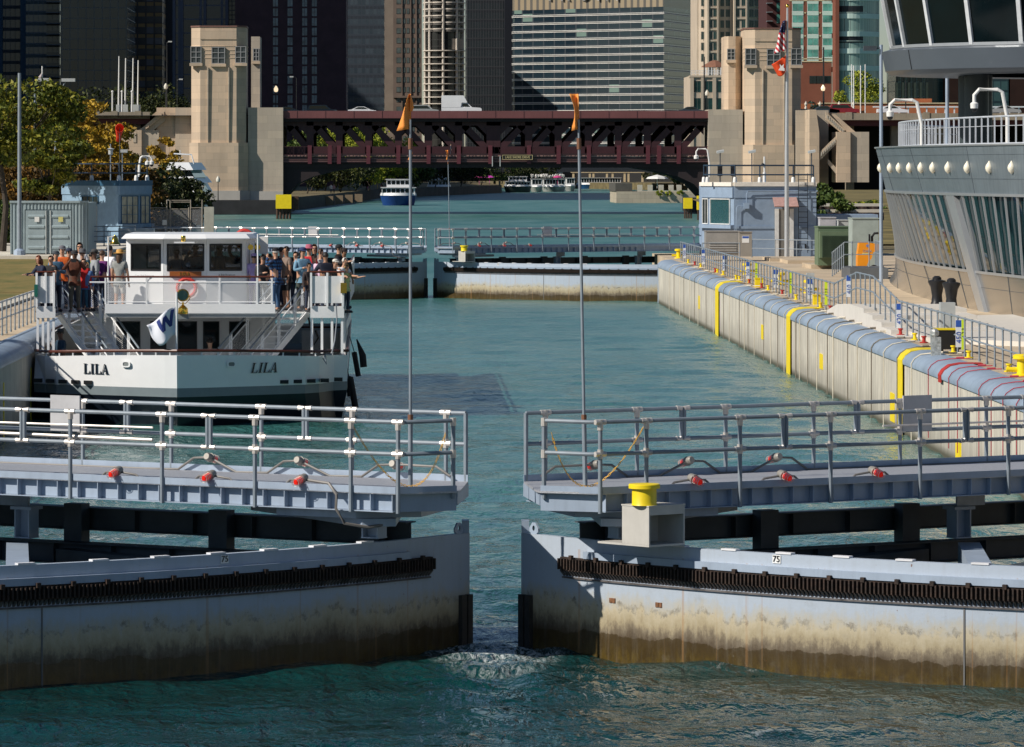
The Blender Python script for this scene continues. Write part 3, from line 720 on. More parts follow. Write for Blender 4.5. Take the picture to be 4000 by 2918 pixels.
WL = wall(-1, XL, 88, 248.2, 'lock_wall', '', 'shaded lock wall on the left beside the white tour boat', '')
MB().box(XR - .015, XR + .12, 247.7, 248.25, -2, 1.93).build('steel_corner', capm, WR)
# decks (behind the wall) : one slab on each side
d = MB().box(XR + .74, 60, 60, 268, -4, ZDK).build('pavement', conc); struct(d)
d = MB().box(-75, XL - .74, 60, 268, -4, ZDK).build('pavement', conc); struct(d)
# big round walls next to the gate recesses (outside the picture at the near end)
for sg, x in ((1, XR), (-1, XL)):
    b = MB().box(*sorted((x, x + sg * 40)), -20, 56, -4, ZDK - .01); struct(b.build('pavement', conc))
# grass on the left deck
def grass_mat():
    m, n, l, b = nmat('dry yellow green lawn'); geo = n.new('ShaderNodeNewGeometry').outputs['Position']
    a = noise(n, l, mapped(n, l, geo, (1, .35, 1)), .6, 5, .7); c2 = noise(n, l, geo, 9, 3)
    c = ramp(n, l, mth(n, l, 'MULTIPLY_ADD', a, 1.6, -.3), [(0.2, (.10, .12, .02)), (.5, (.22, .17, .04)), (.8, (.30, .21, .06))])
    c = mixc(n, l, mth(n, l, 'MULTIPLY', c2, .5), c, (.07, .06, .015)); l.new(c, b.inputs['Base Color']); b.inputs['Roughness'].default_value = 1
    return m
gm = grass_mat()
g = MB().box(-60, -14.9, 150, 205, ZDK, ZDK + .05).build('lawn', gm); struct(g)
g = MB().box(-14.9, -14.2, 150, 205, ZDK, ZDK + .09).build('kerb', concp); struct(g)
# ropes and yellow / red stripes on the right wall
def drape(x, y, mat, name, lab, knot=True, reach=1.15, r=.018, zlow=-.2, grp='ropes hanging over the right lock wall', dy=0):
    q = [(x - .075, y, zlow), (x - .075, y, 1.95), (x - .08, y, 2.05), (x, y, 2.18), (x + .17, y, 2.295), (x + .45, y - dy * .4, 2.35), (x + reach, y - dy, 2.38)]
    b = MB().tube(q, r, 6)
    if knot: b.tube([(x + .62, y - dy * .6, 2.38), (x + .8, y - dy * .8, 2.39)], .028, 6)
    return one(b, name, mat, lab, 'rope', grp, True)
rnd = random.Random(5)
ypx = [2616, 2635, 2657, 2673, 2696, 2714, 2729, 2760, 2789, 2828, 2851, 2890, 2910, 2924, 2949, 2986, 3013, 3040, 3066, 3112, 3126, 3158, 3194, 3235, 3257, 3314, 3352, 3407, 3455, 3508, 3564]
def D_of_px(px, xx): return xx * F / (px - VX)
for i, px in enumerate(ypx):
    yy = D_of_px(px, XR - .05)
    low = i % 3
    drape(XR, yy, roped if i % 2 else rope, 'rope', 'thin %s rope down the right lock wall, %s from the far end' % ('grey' if i % 2 else 'whitish', ORD[i]), zlow=-.3, dy=rnd.uniform(-.3, 1.1), r=.016 if yy > 160 else .02)
for i, px in enumerate((3630, 3710, 3744, 3828, 3876, 3922, 3975)):
    drape(XR, D_of_px(px, XR - .05), ropered, 'rope', 'red rope over the right wall cap, %s of seven towards the camera' % ORD[i], zlow=.3, dy=.5, r=.013, reach=.95, grp='red ropes on the right lock wall')
def stripe(px, mat, lab, zlow=-.2, wd=1.9, rz=True):
    y = D_of_px(px, XR - .03); pr = [(-.075, zlow), (-.075, 1.93), (-.08, 2.04), (0.01, 2.18), (.17, 2.295), (.45, 2.345), (1.0, 2.345)]
    b = MB().grid([[(XR + a, y - wd / 2, z), ] + [(XR + a, y + wd / 2, z)] for a, z in pr])
    o = one(b, 'painted_stripe', mat, lab, 'stripe', None); s = o.modifiers.new('t', 'SOLIDIFY'); s.thickness = .02; return o
stripe(2803, yellow, 'yellow stripe band over the right wall, the one farthest away'); stripe(3083, yellow, 'yellow stripe band over the right wall, second from the far end', wd=1.5)
stripe(3521, yellow, 'yellow stripe band over the right wall, the one nearest the camera', wd=1.1)
stripe(3676, redp, 'short red stripe over the right wall cap', 1.85, .6)
for k, (px, za, zb) in enumerate(((2731, .75, 1.35), (2979, .75, 1.3), (3209, .7, 1.2), (3487, .2, 1.0), (3745, .1, .6))):
    y = D_of_px(px, XR)
    one(MB().box(XR - .02, XR + .01, y - .55, y + .55, za, zb), 'painted_mark', yellow, 'short yellow mark painted on the lower right wall, the %s from the far end' % ('first', 'second', 'third', 'fourth', 'fifth')[k], 'mark', 'yellow marks on the right wall')
for k, y in enumerate((112, 124, 133)):
    one(MB().box(XL - .01, XL + .02, y - .1, y + .1, -.3, 1.5), 'painted_mark', yellow, 'yellow mark on the shaded left lock wall, %s from the camera' % ORD[k], 'mark', 'yellow marks on the left wall')
# small yellow and red cleats along the wall edge
yl = [(2696, 'y'), (2745, 'y'), (2811, 'y'), (2834, 'y'), (2884, 'y'), (2897, 'y'), (2934, 'y'), (3010, 'y'), (3120, 'y'), (3216, 'y'), (2803, 'r'), (2722, 'r'), (2936, 'r'), (2985, 'r'), (3066, 'r'), (3255, 'r'), (3531, 'r'), (3623, 'r'), (3587, 'y'), (3738, 'y'), (3799, 'y'), (3957, 'y')]
def cleat(x, y, mat, lab, grp, sc=1.0):
    b = MB().lathe((x, y, ZDK + .03), [(.16 * sc, 0), (.16 * sc, .03), (.07 * sc, .04), (.06 * sc, .2 * sc), (.1 * sc, .22 * sc), (.1 * sc, .27 * sc)], 10)
    return one(b, 'mooring_cleat', mat, lab, 'cleat', grp, True)
cnt = {'y': 0, 'r': 0}
for i, (px, c) in enumerate(sorted(yl)):
    y = D_of_px(px, XR + 1.15)
    cleat(XR + 1.05, y, yellow if c == 'y' else redp, ('small yellow' if c == 'y' else 'small red') + ' mooring pin on the right wall, %s from the far gate' % ORD[cnt[c]], 'yellow mooring pins' if c == 'y' else 'red mooring pins', .75); cnt[c] += 1
# large yellow horn bollards and boxes behind the rail
def horn(x, y, lab, grp='yellow mooring bollards'):
    t = thing('mooring_bollard', lab, 'bollard', (x, y, ZDK), grp)
    MB().lathe((x, y, ZDK), [(.24, 0), (.24, .04), (.13, .07), (.12, .38), (.22, .42), (.22, .50), (.16, .53)], 16).build('post', yellow, t, True)
    MB().tube([(x - .38, y, ZDK + .16), (x + .38, y, ZDK + .16)], .06, 8).build('arm', yellow, t, True)
horn(14.95, D_of_px(2651, 14.95) , 'yellow bollard at the far end of the right lock wall')
horn(15.9, 215, 'yellow bollard behind the rail, second from the far gate'); horn(15.9, 196, 'yellow bollard behind the rail, between two number signs')
horn(16.0, 183, 'yellow bollard behind the rail near the stepped ramp'); horn(14.7, 110, 'yellow double bollard at the right edge of the picture')
horn(-12.9, 141, 'yellow horned bollard on the left lock wall behind the rail')
def ybox(x, y, w_, h_, lab):
    t = thing('yellow_box', lab, 'box', (x, y, ZDK)); MB().box(x - w_ / 2, x + w_ / 2, y - .2, y + .2, ZDK, ZDK + h_).build('body', yellow, t)
    MB().box(x - w_ / 2 - .02, x + w_ / 2 + .02, y - .22, y + .22, ZDK + h_, ZDK + h_ + .03).build('lid', yellow, t)
ybox(X(2965, 192), 192, .34, .36, 'small yellow box on the right deck at mid length'); ybox(X(3190, 166), 166, .26, .38, 'narrow yellow box beside the ramp on the right deck')
ybox(-12.6, 137.5, .62, .5, 'yellow box behind the left rail')
# railings along the walls -------------------------------------------------
def railing(pts, name, label, post_step=1.5, r=.026, h=1.0, mat=None, mids=(.5,), grp=None, zoff=0, double=False):
    """pts: list of (x,y,z) for the foot line"""
    mat = mat or pipe
    t = thing(name, label, 'railing', pts[len(pts) // 2], grp)
    up = lambda p, k: (p[0], p[1], p[2] + k)
    MB().tube([up(p, h) for p in pts], r, 6).build('top_rail', mat, t, True)
    for mm in mids: MB().tube([up(p, h * mm) for p in pts], r * .9, 6).build('mid_rail', mat, t, True)
    L_ = 0; seg = []
    for a, c in zip(pts, pts[1:]): d = (Vector(c) - Vector(a)).length; seg.append((L_, d, a, c)); L_ += d
    n = max(1, round(L_ / post_step)); proto = None; k = 0
    for i in range(n + 1):
        s_ = L_ * i / n
        for (l0, d, a, c) in seg:
            if l0 - 1e-6 <= s_ <= l0 + d + 1e-6:
                p = Vector(a).lerp(Vector(c), (s_ - l0) / d); break
        if proto is None:
            b = MB().tube([(0, 0, 0), (0, 0, h)], r, 6); b.tube([(0, 0, h - .06), (0, 0, h + .035)], r * 1.35, 6); b.tube([(0, 0, h * .5 - .04), (0, 0, h * .5 + .04)], r * 1.35, 6); b.tube([(0, 0, 0), (0, 0, .07)], r * 1.5, 6)
            proto = b.build('post', mat, t, True, world=False); q = proto
        else: q = proto.copy(); COL.objects.link(q)
        q.location = p - t.location
    return t
rx = 14.72
zr = ZDK
def hump(px):       # path over the stepped ramp
    return px
path = [(rx, 247, zr), (rx, D_of_px(3260, rx), zr), (rx + .0, D_of_px(3347, rx), 2.86), (rx, D_of_px(3410, rx), 2.86), (rx, D_of_px(3512, rx), zr), (rx, 92, zr)]
RR = railing(path, 'railing', 'long galvanised railing along the right lock wall', 1.55)
railing([(-12.0, 92, zr), (-12.0, 140, zr), (-12.0, 246, zr)], 'railing', 'galvanised railing along the left lock wall behind the tour boat', 1.5)
railing([(-13.9, 95, zr), (-13.9, 146, zr)], 'railing', 'second railing at the far left, set back from the wall', 1.5)
# signs on the rail
signb = M('white sign face', (.78, .79, .80), .5, var=.03); signblue = M('blue sign print', (.03, .10, .42), .5, var=.05); signy = M('fluorescent yellow tape', (.65, .80, .03), .5, var=.05)
def railsign(px, kind, num='', lab=''):
    y = D_of_px(px, rx) - .06; wx = .18
    zz = ZDK + (.62 if not (3300 < px < 3460) else 1.1)
    if kind == 'w':
        t = thing('marker_sign', lab, 'sign', (rx, y, zz - .4), 'distance signs on the right railing')
        MB().box(rx - wx / 2, rx + wx / 2, y - .02, y, zz - .42, zz + .30).build('board', signb, t)
        MB().box(rx - wx / 2 + .001, rx + wx / 2 - .001, y - .026, y - .021, zz + .12, zz + .30).build('header', signblue, t)
        text(num, .21, 'number', signblue, t, (rx, y - .026, zz - .16), (R(90), R(-90), 0))
    else:
        t = thing('marker_tape', lab, 'sign', (rx, y, zz - .4), 'yellow marker boards on the right railing')
        MB().box(rx - .05, rx + .05, y - .02, y, zz - .45, zz + .35).build('board', signy, t)
        text(num, .12, 'number', blackp, t, (rx, y - .024, zz), (R(90), R(-90), 0))
for px, nm, lb in ((2675, '200', 'farthest blue and white number sign on the right rail'), (2748, '250', 'blue and white sign on the right rail, second from the far end'), (2831, '300', 'blue and white sign on the right rail, third from the far end'), (2922, '350', 'blue and white sign on the right rail beside a yellow marker board'),
                   (3030, '375', 'blue and white sign on the right rail before the middle yellow board'), (3163, '400', 'blue and white sign at a grey post on the right rail'), (3316, '410', 'blue and white sign where the rail climbs the ramp'), (3512, '420', 'blue and white sign at the foot of the ramp'), (3745, '450', 'nearest blue and white sign reading 450 on the right rail')):
    railsign(px, 'w', nm, lb)
for px, nm, lb in ((2954, '1 2 3', 'farthest tall yellow marker board on the right rail'), (3089, '1 2 3', 'middle tall yellow marker board on the right rail'), (3226, '1 2 3', 'yellow marker board just before the ramp'), (3762, '1 2 3', 'nearest tall yellow marker board beside the 450 sign')):
    railsign(px, 'y', nm, lb)
# concrete ramp with steps, black tub, grey posts
y0, y1, y2, y3 = D_of_px(3262, rx), D_of_px(3347, rx), D_of_px(3412, rx), D_of_px(3560, rx)
st = [(y0 + 1.2, ZDK), (y0, ZDK + .04), (y1 + 3, 2.74), (y1 - 1, 2.86), (y2 - .5, 2.86)]
n = 4
for i in range(n):
    yy = y2 - .5 - i * (y2 - y3) / n; zz = 2.86 - (i + 1) * .13
    st += [(yy, zz + (.13 if i == 0 else 0)), (yy, zz), (yy - (y2 - y3) / n, zz)] if i else [(yy, zz), (yy - (y2 - y3) / n, zz)]
st += [(y3 - .8, ZDK)]
b = MB().prismx(st, XR + .8, 17.6)
one(b, 'stepped_ramp', M('bright new concrete', (.62, .58, .52), .8, 0, .06, 2), 'pale concrete hump with steps crossed by the right railing', 'ramp')
b = MB().prism([(14.9, 149), (20, 152), (20, 137), (17.4, 128), (14.9, 131)], ZDK, ZDK + .14)
one(b, 'plinth', M('bright new concrete', (.62, .58, .52), .8), 'low pale concrete plinth at the foot of the curved building', 'plinth')
def capstan(px, D, lab):
    x = X(px, D); b = MB().lathe((x, D, ZDK + .12), [(.32, 0), (.31, .08), (.19, .35), (.17, .55), (.22, .85), (.30, 1.0), (.30, 1.06), (.15, 1.1), (.15, 1.16), (.08, 1.22)], 20)
    one(b, 'capstan', blackp, lab, 'capstan', 'black waisted capstans', True)
capstan(3660, 155, 'black waisted capstan by the curved building, the one farther back'); capstan(3716, 152, 'black waisted capstan by the curved building, the nearer one')
x = X(3700, 131); t = thing('grey_post', 'square grey post standing beside the black tub on the right deck', 'post', (x, 131, ZDK))
MB().box(x - .21, x + .21, 130.8, 131.2, ZDK, ZDK + 1.15).build('body', greyp, t)
x = X(3165, 172); one(MB().box(x - .14, x + .14, 171.8, 172.1, ZDK, ZDK + 1.05), 'grey_post', greyp, 'short grey cabinet post behind a number sign', 'post')
x, y = X(3705, 124), 124.; t = thing('black_tub', 'black plastic tub with a yellow lid behind the right railing', 'tub', (x, y, ZDK))
b = MB().hexa([(x - .3, y - .25, ZDK + .1), (x + .3, y - .25, ZDK + .1), (x + .3, y + .25, ZDK + .1), (x - .3, y + .25, ZDK + .1), (x - .36, y - .3, ZDK + .62), (x + .36, y - .3, ZDK + .62), (x + .36, y + .3, ZDK + .62), (x - .36, y + .3, ZDK + .62)])
for dx in (-.26, .16): b.box(x + dx, x + dx + .1, y - .22, y + .22, ZDK, ZDK + .1)
b.build('body', blackp, t); MB().box(x - .38, x + .38, y - .32, y + .32, ZDK + .62, ZDK + .66).build('lid', yellow, t)
one(MB().box(X(3655, 122) - .12, X(3655, 122) + .12, 121.8, 122.1, ZDK, ZDK + .5).ball((X(3650, 122), 122, ZDK + .60), .13, 8, 5), 'foil_bundle', M('crumpled silver foil', (.55, .55, .52), .35, .5, .4, 12, bump=.6, bs=14), 'silver wrapped bundle on a post beside the black tub', 'bundle')
# ---------------------------------------------------------------- people
def skinned(name, verts, edges, radii, mat, parent, root=0, sub=1):
    me = bpy.data.meshes.new(name); me.from_pydata(verts, edges, []); me.update()
    o = bpy.data.objects.new(name, me); COL.objects.link(o)
    sm = o.modifiers.new('s', 'SKIN'); sm.use_smooth_shade = True
    for i, r in enumerate(radii):
        sv = me.skin_vertices[0].data[i]; sv.radius = (r, r) if not isinstance(r, tuple) else r; sv.use_root = (i == root)
    ss = o.modifiers.new('u', 'SUBSURF'); ss.levels = sub; ss.render_levels = sub
    dg = bpy.context.evaluated_depsgraph_get(); dg.update()
    m2 = bpy.data.meshes.new_from_object(o.evaluated_get(dg)); bpy.data.objects.remove(o)
    m2.polygons.foreach_set('use_smooth', [True] * len(m2.polygons)); m2.materials.clear(); m2.materials.append(mat)
    q = bpy.data.objects.new(name, m2); COL.objects.link(q); q.parent = parent; return q
skins = [M('light skin', (.52, .29, .19), .55, var=.05), M('tanned skin', (.33, .17, .10), .55, var=.05), M('brown skin', (.14, .07, .045), .55, var=.05)]
CM = {}
def cloth(c):
    if c not in CM: CM[c] = M('cloth %d' % len(CM), c, .85, 0, .18, 9, bump=.2, bs=30)
    return CM[c]
def plaid():
    m, n, l, b = nmat('blue plaid cloth'); tc = n.new('ShaderNodeTexCoord').outputs['Object']
    s = n.new('ShaderNodeSeparateXYZ'); l.new(tc, s.inputs[0])
    u = mth(n, l, 'LESS_THAN', mth(n, l, 'FRACT', mth(n, l, 'MULTIPLY', mth(n, l, 'ADD', s.outputs[0], s.outputs[1]), 10)), .5)
    v = mth(n, l, 'LESS_THAN', mth(n, l, 'FRACT', mth(n, l, 'MULTIPLY', s.outputs[2], 10)), .5)
    c = mixc(n, l, u, mixc(n, l, v, (.03, .13, .30), (.012, .03, .09)), mixc(n, l, v, (.012, .03, .09), (.004, .005, .012)))
    l.new(c, b.inputs['Base Color']); b.inputs['Roughness'].default_value = .9; return m
PL = plaid()
HAIR = {'dark': M('dark hair', (.015, .011, .009), .6), 'brown': M('brown hair', (.07, .035, .018), .6), 'red': M('auburn hair', (.16, .04, .015), .6), 'blond': M('blond hair', (.45, .28, .11), .6), 'white': M('white hair', (.6, .57, .52), .7)}
ARM = {   # elbow, wrist offsets from the shoulder: x outwards, y forwards, z up
    'down': ((.06, .02, -.28), (.07, .09, -.53)), 'photo': ((.13, .17, -.17), (-.05, .30, .06)), 'lean': ((.09, .16, -.22), (.05, .40, -.22)),
    'fold': ((.08, .06, -.27), (-.12, .24, -.20)), 'point': ((.12, .18, -.14), (.22, .46, -.08)), 'up': ((.16, .08, -.12), (-.02, .16, .12)), 'sit': ((.07, .08, -.26), (.02, .32, -.28))}
def person(px, py_feet_z, D, lab, yaw=0, h=1.72, skin=0, shirt=(.5, .5, .5), pants=(.03, .04, .07), hair='dark', long_hair=False, hat=None, hatc=(.05, .05, .06), arms=('down', 'down'), sleeves='long', shorts=False, lean=0., glasses=False, sit=False, group=None, shirtmat=None, fat=1.0, child=False, turn=0.):
    x0, z0 = X(px, D), py_feet_z
    t = thing('person', lab, 'person', (x0, D, z0), group, R(yaw))
    k = h / 1.72; hz = (.50 if sit else .93) * k; sk = skins[skin]
    V, E, RR_ = [], [], []
    def a(p, r, par=None):
        V.append((p[0] * k, -p[1] * k, p[2] * k)); RR_.append(r * k if not isinstance(r, tuple) else (r[0] * k, r[1] * k))
        if par is not None: E.append((par, len(V) - 1))
        return len(V) - 1
    H0 = hz / k
    def sp(z): return lean * (z - H0) / .6     # forward lean of the trunk
    f = fat
    pel = a((0, 0, H0), (.15 * f, .11 * f)); sp1 = a((0, sp(H0 + .2), H0 + .2), (.14 * f, .11 * f), pel); ch = a((0, sp(H0 + .40), H0 + .40), (.165 * f, .115 * f), sp1)
    nb = a((0, sp(H0 + .53), H0 + .53), (.075, .07), ch); nk = a((0, sp(H0 + .60) + .01, H0 + .60), .055, nb)
    hy = sp(H0 + .70) + .02
    hd1 = a((0, hy, H0 + .655), (.072, .08), nk); hd2 = a((0, hy, H0 + .74), (.082, .095), hd1); hd3 = a((0, hy - .005, H0 + .80), (.066, .078), hd2)
    parts = {'torso': [pel, sp1, ch, nb]}
    legs = []; armsI = []
    for sg in (-1, 1):
        hp = a((sg * .09, .0, H0 - .06), .092 * f, pel)
        if sit: kn = a((sg * .11, .40, H0 + .0), .065, hp); an = a((sg * .11, .42, .09), .045, kn)
        else: kn = a((sg * .105, .025, .50), .062, hp); an = a((sg * .11, -.01, .09), .042, kn)
        to = a((sg * .125, (.42 if sit else 0) + .15, .035), .038, an); legs.append((hp, kn, an, to))
    for sg, nm in zip((-1, 1), arms):
        sx, sy, sz = sg * .175 * f, sp(H0 + .46), H0 + .475
        sh = a((sx, sy, sz), .062, ch); e, w_ = ARM[nm]
        el = a((sx + sg * e[0], sy + e[1], sz + e[2]), .043, sh); wr = a((sx + sg * w_[0], sy + w_[1], sz + w_[2]), .029, el)
        d = Vector((sg * (w_[0] - e[0]), w_[1] - e[1], w_[2] - e[2])).normalized(); W0 = Vector((sx + sg * w_[0], sy + w_[1], sz + w_[2]))
        pm = a(W0 + d * .07, (.036, .02), wr); side = d.cross(Vector((0, 0, 1)) if abs(d.z) < .8 else Vector((0, 1, 0))).normalized()
        for q, ln in ((-.027, .062), (-.009, .075), (.009, .072), (.026, .058)):
            a(W0 + d * (.08 + ln) + side * q + Vector((0, 0, -.012)), .0085, pm)
        a(W0 + d * .06 + side * .05, .010, pm)
        armsI.append((sh, el, wr))
    skinned('body', V, E, RR_, sk, t, pel)
    def sub(name, idx, grow, mat, extra=None):
        idx = list(idx); mp = {o: i for i, o in enumerate(idx)}
        vs = [V[i] for i in idx]; es = [(mp[a_], mp[b_]) for a_, b_ in E if a_ in mp and b_ in mp]
        rr = [tuple(r + grow * k for r in (RR_[i] if isinstance(RR_[i], tuple) else (RR_[i], RR_[i]))) for i in idx]
        if extra: extra(vs, es, rr, mp)
        return skinned(name, vs, es, rr, mat, t, 0)
    ids = [pel, sp1, ch, nb]; half = {}
    for sh, el, wr in armsI:
        ids += [sh, el] + ([wr] if sleeves == 'long' else [])
    def ext(vs, es, rr, mp):
        if not sit: vs.append((0, 0, (H0 - .10) * k)); rr.append((.155 * f * k, .118 * f * k)); es.append((mp[pel], len(vs) - 1))
        if sleeves != 'long':
            for sh, el, wr in armsI:
                q = Vector(vs[mp[sh]]).lerp(Vector(vs[mp[el]]), .62); vs[mp[el]] = tuple(q)
    sub('shirt', ids, .016, shirtmat or cloth(shirt), ext)
    ids = [pel]
    for hp, kn, an, to in legs: ids += [hp, kn] + ([] if shorts else [an])
    def ext2(vs, es, rr, mp): vs.append((0, -sp(H0 + .12) * k, (H0 + .12) * k)); rr.append((.145 * f * k, .112 * f * k)); es.append((mp[pel], len(vs) - 1))
    sub('shorts' if shorts else 'trousers', ids, .010, cloth(pants), ext2)
    for hp, kn, an, to in legs:
        b = MB().tube([(V[to][0], V[an][1] + .05 * k, .035 * k), (V[to][0], V[to][1] - .03 * k, .035 * k), (V[to][0], V[to][1] - .07 * k, .02 * k)], [.045 * k, .048 * k, .025 * k], 8)
        b.build('shoe', cloth((.05, .05, .055)), t, True, world=False)
    hc = Vector(V[hd2]); r = .098 * k
    b = MB()      # hair: open shell on crown and back
    rows = []
    low = -.14 if long_hair else -.05
    for i in range(7):
        el = math.pi / 2 - i * (math.pi / 2 + (.75 if long_hair else .35)) / 6; row = []
        for j in range(13):
            az = math.pi * (j / 12) * 1.30 - .15 * math.pi
            rr_ = r * (1.0 + .05 * math.sin(j * 3.1 + i))
            row.append(hc + Vector((math.cos(az) * math.cos(el) * rr_ * .93, math.sin(az) * math.cos(el) * rr_ * 1.08 + .004, math.sin(el) * rr_ * 1.08 + .012 * k - (.10 * k * (i - 4) / 2 if long_hair and i > 4 else 0))))
        rows.append(row)
    b.grid(rows); o = b.build('hair', HAIR[hair], t, 'all', world=False); s_ = o.modifiers.new('t', 'SOLIDIFY'); s_.thickness = .018; s_.offset = 1
    if long_hair:
        MB().tube([hc + Vector((0, .06, -.02)), hc + Vector((0, .09, -.12)), hc + Vector((0, .10, -.26))], [.085 * k, .08 * k, .05 * k], 10).build('hair_length', HAIR[hair], t, True, world=False)
    b = MB()      # face
    for sg in (-1, 1): b.ball(hc + Vector((sg * .033 * k, -.088 * k, .0)), .0095, 6, 4)
    b.ball(hc + Vector((0, -.083 * k, -.06 * k)), .016, 6, 4, (1.5, .6, .4)); b.build('eyes_and_mouth', HAIR['dark'], t, True, world=False)
    MB().ball(hc + Vector((0, -.098 * k, -.022 * k)), .016, 6, 4, (.8, 1.1, 1.5)).build('nose', sk, t, True, world=False)
    b = MB()
    for sg in (-1, 1): b.ball(hc + Vector((sg * .083 * k, .0, -.008)), .022, 6, 4, (.5, .9, 1.4))
    b.build('ears', sk, t, True, world=False)
    if glasses:
        b = MB()
        for sg in (-1, 1): b.ball(hc + Vector((sg * .035 * k, -.1 * k, .003)), .026, 8, 4, (1, .4, .75))
        b.tube([hc + Vector((-.08, -.01, .005)), hc + Vector((-.06, -.095, .008)), hc + Vector((.06, -.095, .008)), hc + Vector((.08, -.01, .005))], .004, 4)
        b.build('sunglasses', blackp, t, True, world=False)
    if hat == 'cap':
        b = MB().lathe(hc + Vector((0, .005, .035 * k)), [(.103 * k, 0), (.105 * k, .03 * k), (.09 * k, .065 * k), (.05 * k, .088 * k), (.01, .092 * k)], 14)
        b.add([hc + Vector((.085 * math.sin(q) * k, -.09 * k - (.085 * math.cos(q)) * k * e, .04 * k - .018 * e)) for e in (0, 1) for q in (-1.2, -.6, 0, .6, 1.2)], [(i, i + 1, i + 6, i + 5) for i in range(4)])
        b.build('cap', cloth(hatc), t, True, world=False)
    elif hat == 'brim':
        b = MB().lathe(hc + Vector((0, .005, .035 * k)), [(.19 * k, -.012), (.19 * k, -.004), (.105 * k, .008), (.10 * k, .07 * k), (.075 * k, .10 * k), (.01, .105 * k)], 16); b.build('hat', cloth(hatc), t, True, world=False)
    if 'photo' in arms:
        MB().box(-.07, .07, V[armsI[0][1]][1] * 0 - .42 * k - sp(H0 + .46), -.37 * k - sp(H0 + .46), (H0 + .52) * k, (H0 + .62) * k).build('camera', blackp, t, world=False)
    return t
# ---------------------------------------------------------------- the white tour boat
BT = thing('tour_boat', 'white double-deck tour boat with crowded upper deck, moored along the left lock wall', 'boat', (-6.3, 145, 0))
navy = M('dark navy hull paint', (.006, .010, .018), .35, var=.2); greyb = M('grey hull band', (.17, .21, .23), .45, var=.08)
def mesh_mat():
    m, n, l, b = nmat('white wire mesh infill'); b.inputs['Base Color'].default_value = (.8, .8, .8, 1)
    tc = n.new('ShaderNodeTexCoord').outputs['Object']; s = n.new('ShaderNodeSeparateXYZ'); l.new(tc, s.inputs[0])
    u = mth(n, l, 'MULTIPLY', mth(n, l, 'ADD', mth(n, l, 'ADD', s.outputs[0], s.outputs[1]), s.outputs[2]), 18); v = mth(n, l, 'MULTIPLY', mth(n, l, 'SUBTRACT', mth(n, l, 'ADD', s.outputs[0], s.outputs[1]), s.outputs[2]), 18)
    k = mth(n, l, 'MAXIMUM', mth(n, l, 'LESS_THAN', mth(n, l, 'FRACT', u), .11), mth(n, l, 'LESS_THAN', mth(n, l, 'FRACT', v), .11))
    l.new(k, b.inputs['Alpha']); return m
meshm = mesh_mat()
winglass = nmat('tinted boat glass')
winglass[3].inputs['Base Color'].default_value = (.01, .014, .014, 1); winglass[3].inputs['Roughness'].default_value = .03; winglass[3].inputs['Alpha'].default_value = .42; winglass = winglass[0]
# hull lofted: half outlines (port, starboard) at several heights
def outline(ins, nose, zc, zb):
    L_, R_ = -10.74 + ins, -1.70 - ins
    pts = []
    n_ = 12
    xs = [L_ + (-6.45 - L_) * i / n_ for i in range(n_)] + [-6.45] + [-6.45 + (R_ + 6.45) * (i + 1) / n_ for i in range(n_)]
    for i, x in enumerate(xs):
        u = abs(x + 6.45) / 4.6
        pts.append((x, 129.55 + nose + 3.0 * u ** 1.12 + (1.2 if u > .93 else .25 if u > .84 else 0), zc))
    return pts
lv = [(0.0, 0.0, 2.0, -.16), (.02, .10, 1.07, 0), (.02, .10, .82, 0), (.30, .75, -.6, 0)]
b = MB(); rows = []
for ins, nose, z, sh in lv:
    o = outline(ins, nose, z, None); n_ = len(o)
    o = [(x, y, z + sh * (abs(x + 6.45) / 4.6) ** 1.5) for x, y, _ in o]
    o = [(o[0][0] - .0, 161, z + sh)] + o + [(o[-1][0] - .25, 161, z + sh)]
    rows.append(o)
b.grid(rows[:2]); b.mat(1).grid(rows[1:3]); b.mat(2).grid(rows[2:]); b.mat(0)
b.add(rows[0], [tuple(range(len(rows[0])))]); b.add([rows[0][0], rows[0][-1], rows[-1][-1], rows[-1][0]], [(0, 1, 2, 3)])
# the top cap is the bulwark edge: keep only a rim
b.f = [f for f in b.f if len(f) < 5]
hull = b.build('hull', [white, greyb, navy], BT, False); sm = hull.modifiers.new('t', 'SOLIDIFY'); sm.thickness = .03; sm.offset = -1
o = rows[0]; MB().grid([[(x, y + .1, 1.15) for x, y, z in o], [(-6.3, 161, 1.15)] * len(o)]).build('main_deck', M('grey deck paint', (.3, .32, .33), .7), BT)
def rimpts(dy, z): return [(x, y + dy, z + .10) for x, y, z in rows[0][1:-1]]
MB().tube([(x, y + .04, z + .13) for x, y, z in rows[0]], .045, 6).build('mahogany_rail', wood, BT, True)
for i in range(22):
    k = 1 + i * (len(rows[0]) - 3) / 21; a_ = int(k); f_ = k - a_; p = Vector(rows[0][a_]).lerp(Vector(rows[0][min(a_ + 1, len(rows[0]) - 1)]), f_)
    MB().box(p.x - .02, p.x + .02, p.y + .03, p.y + .07, p.z - .05, p.z + .11).build('stanchion', white, BT)
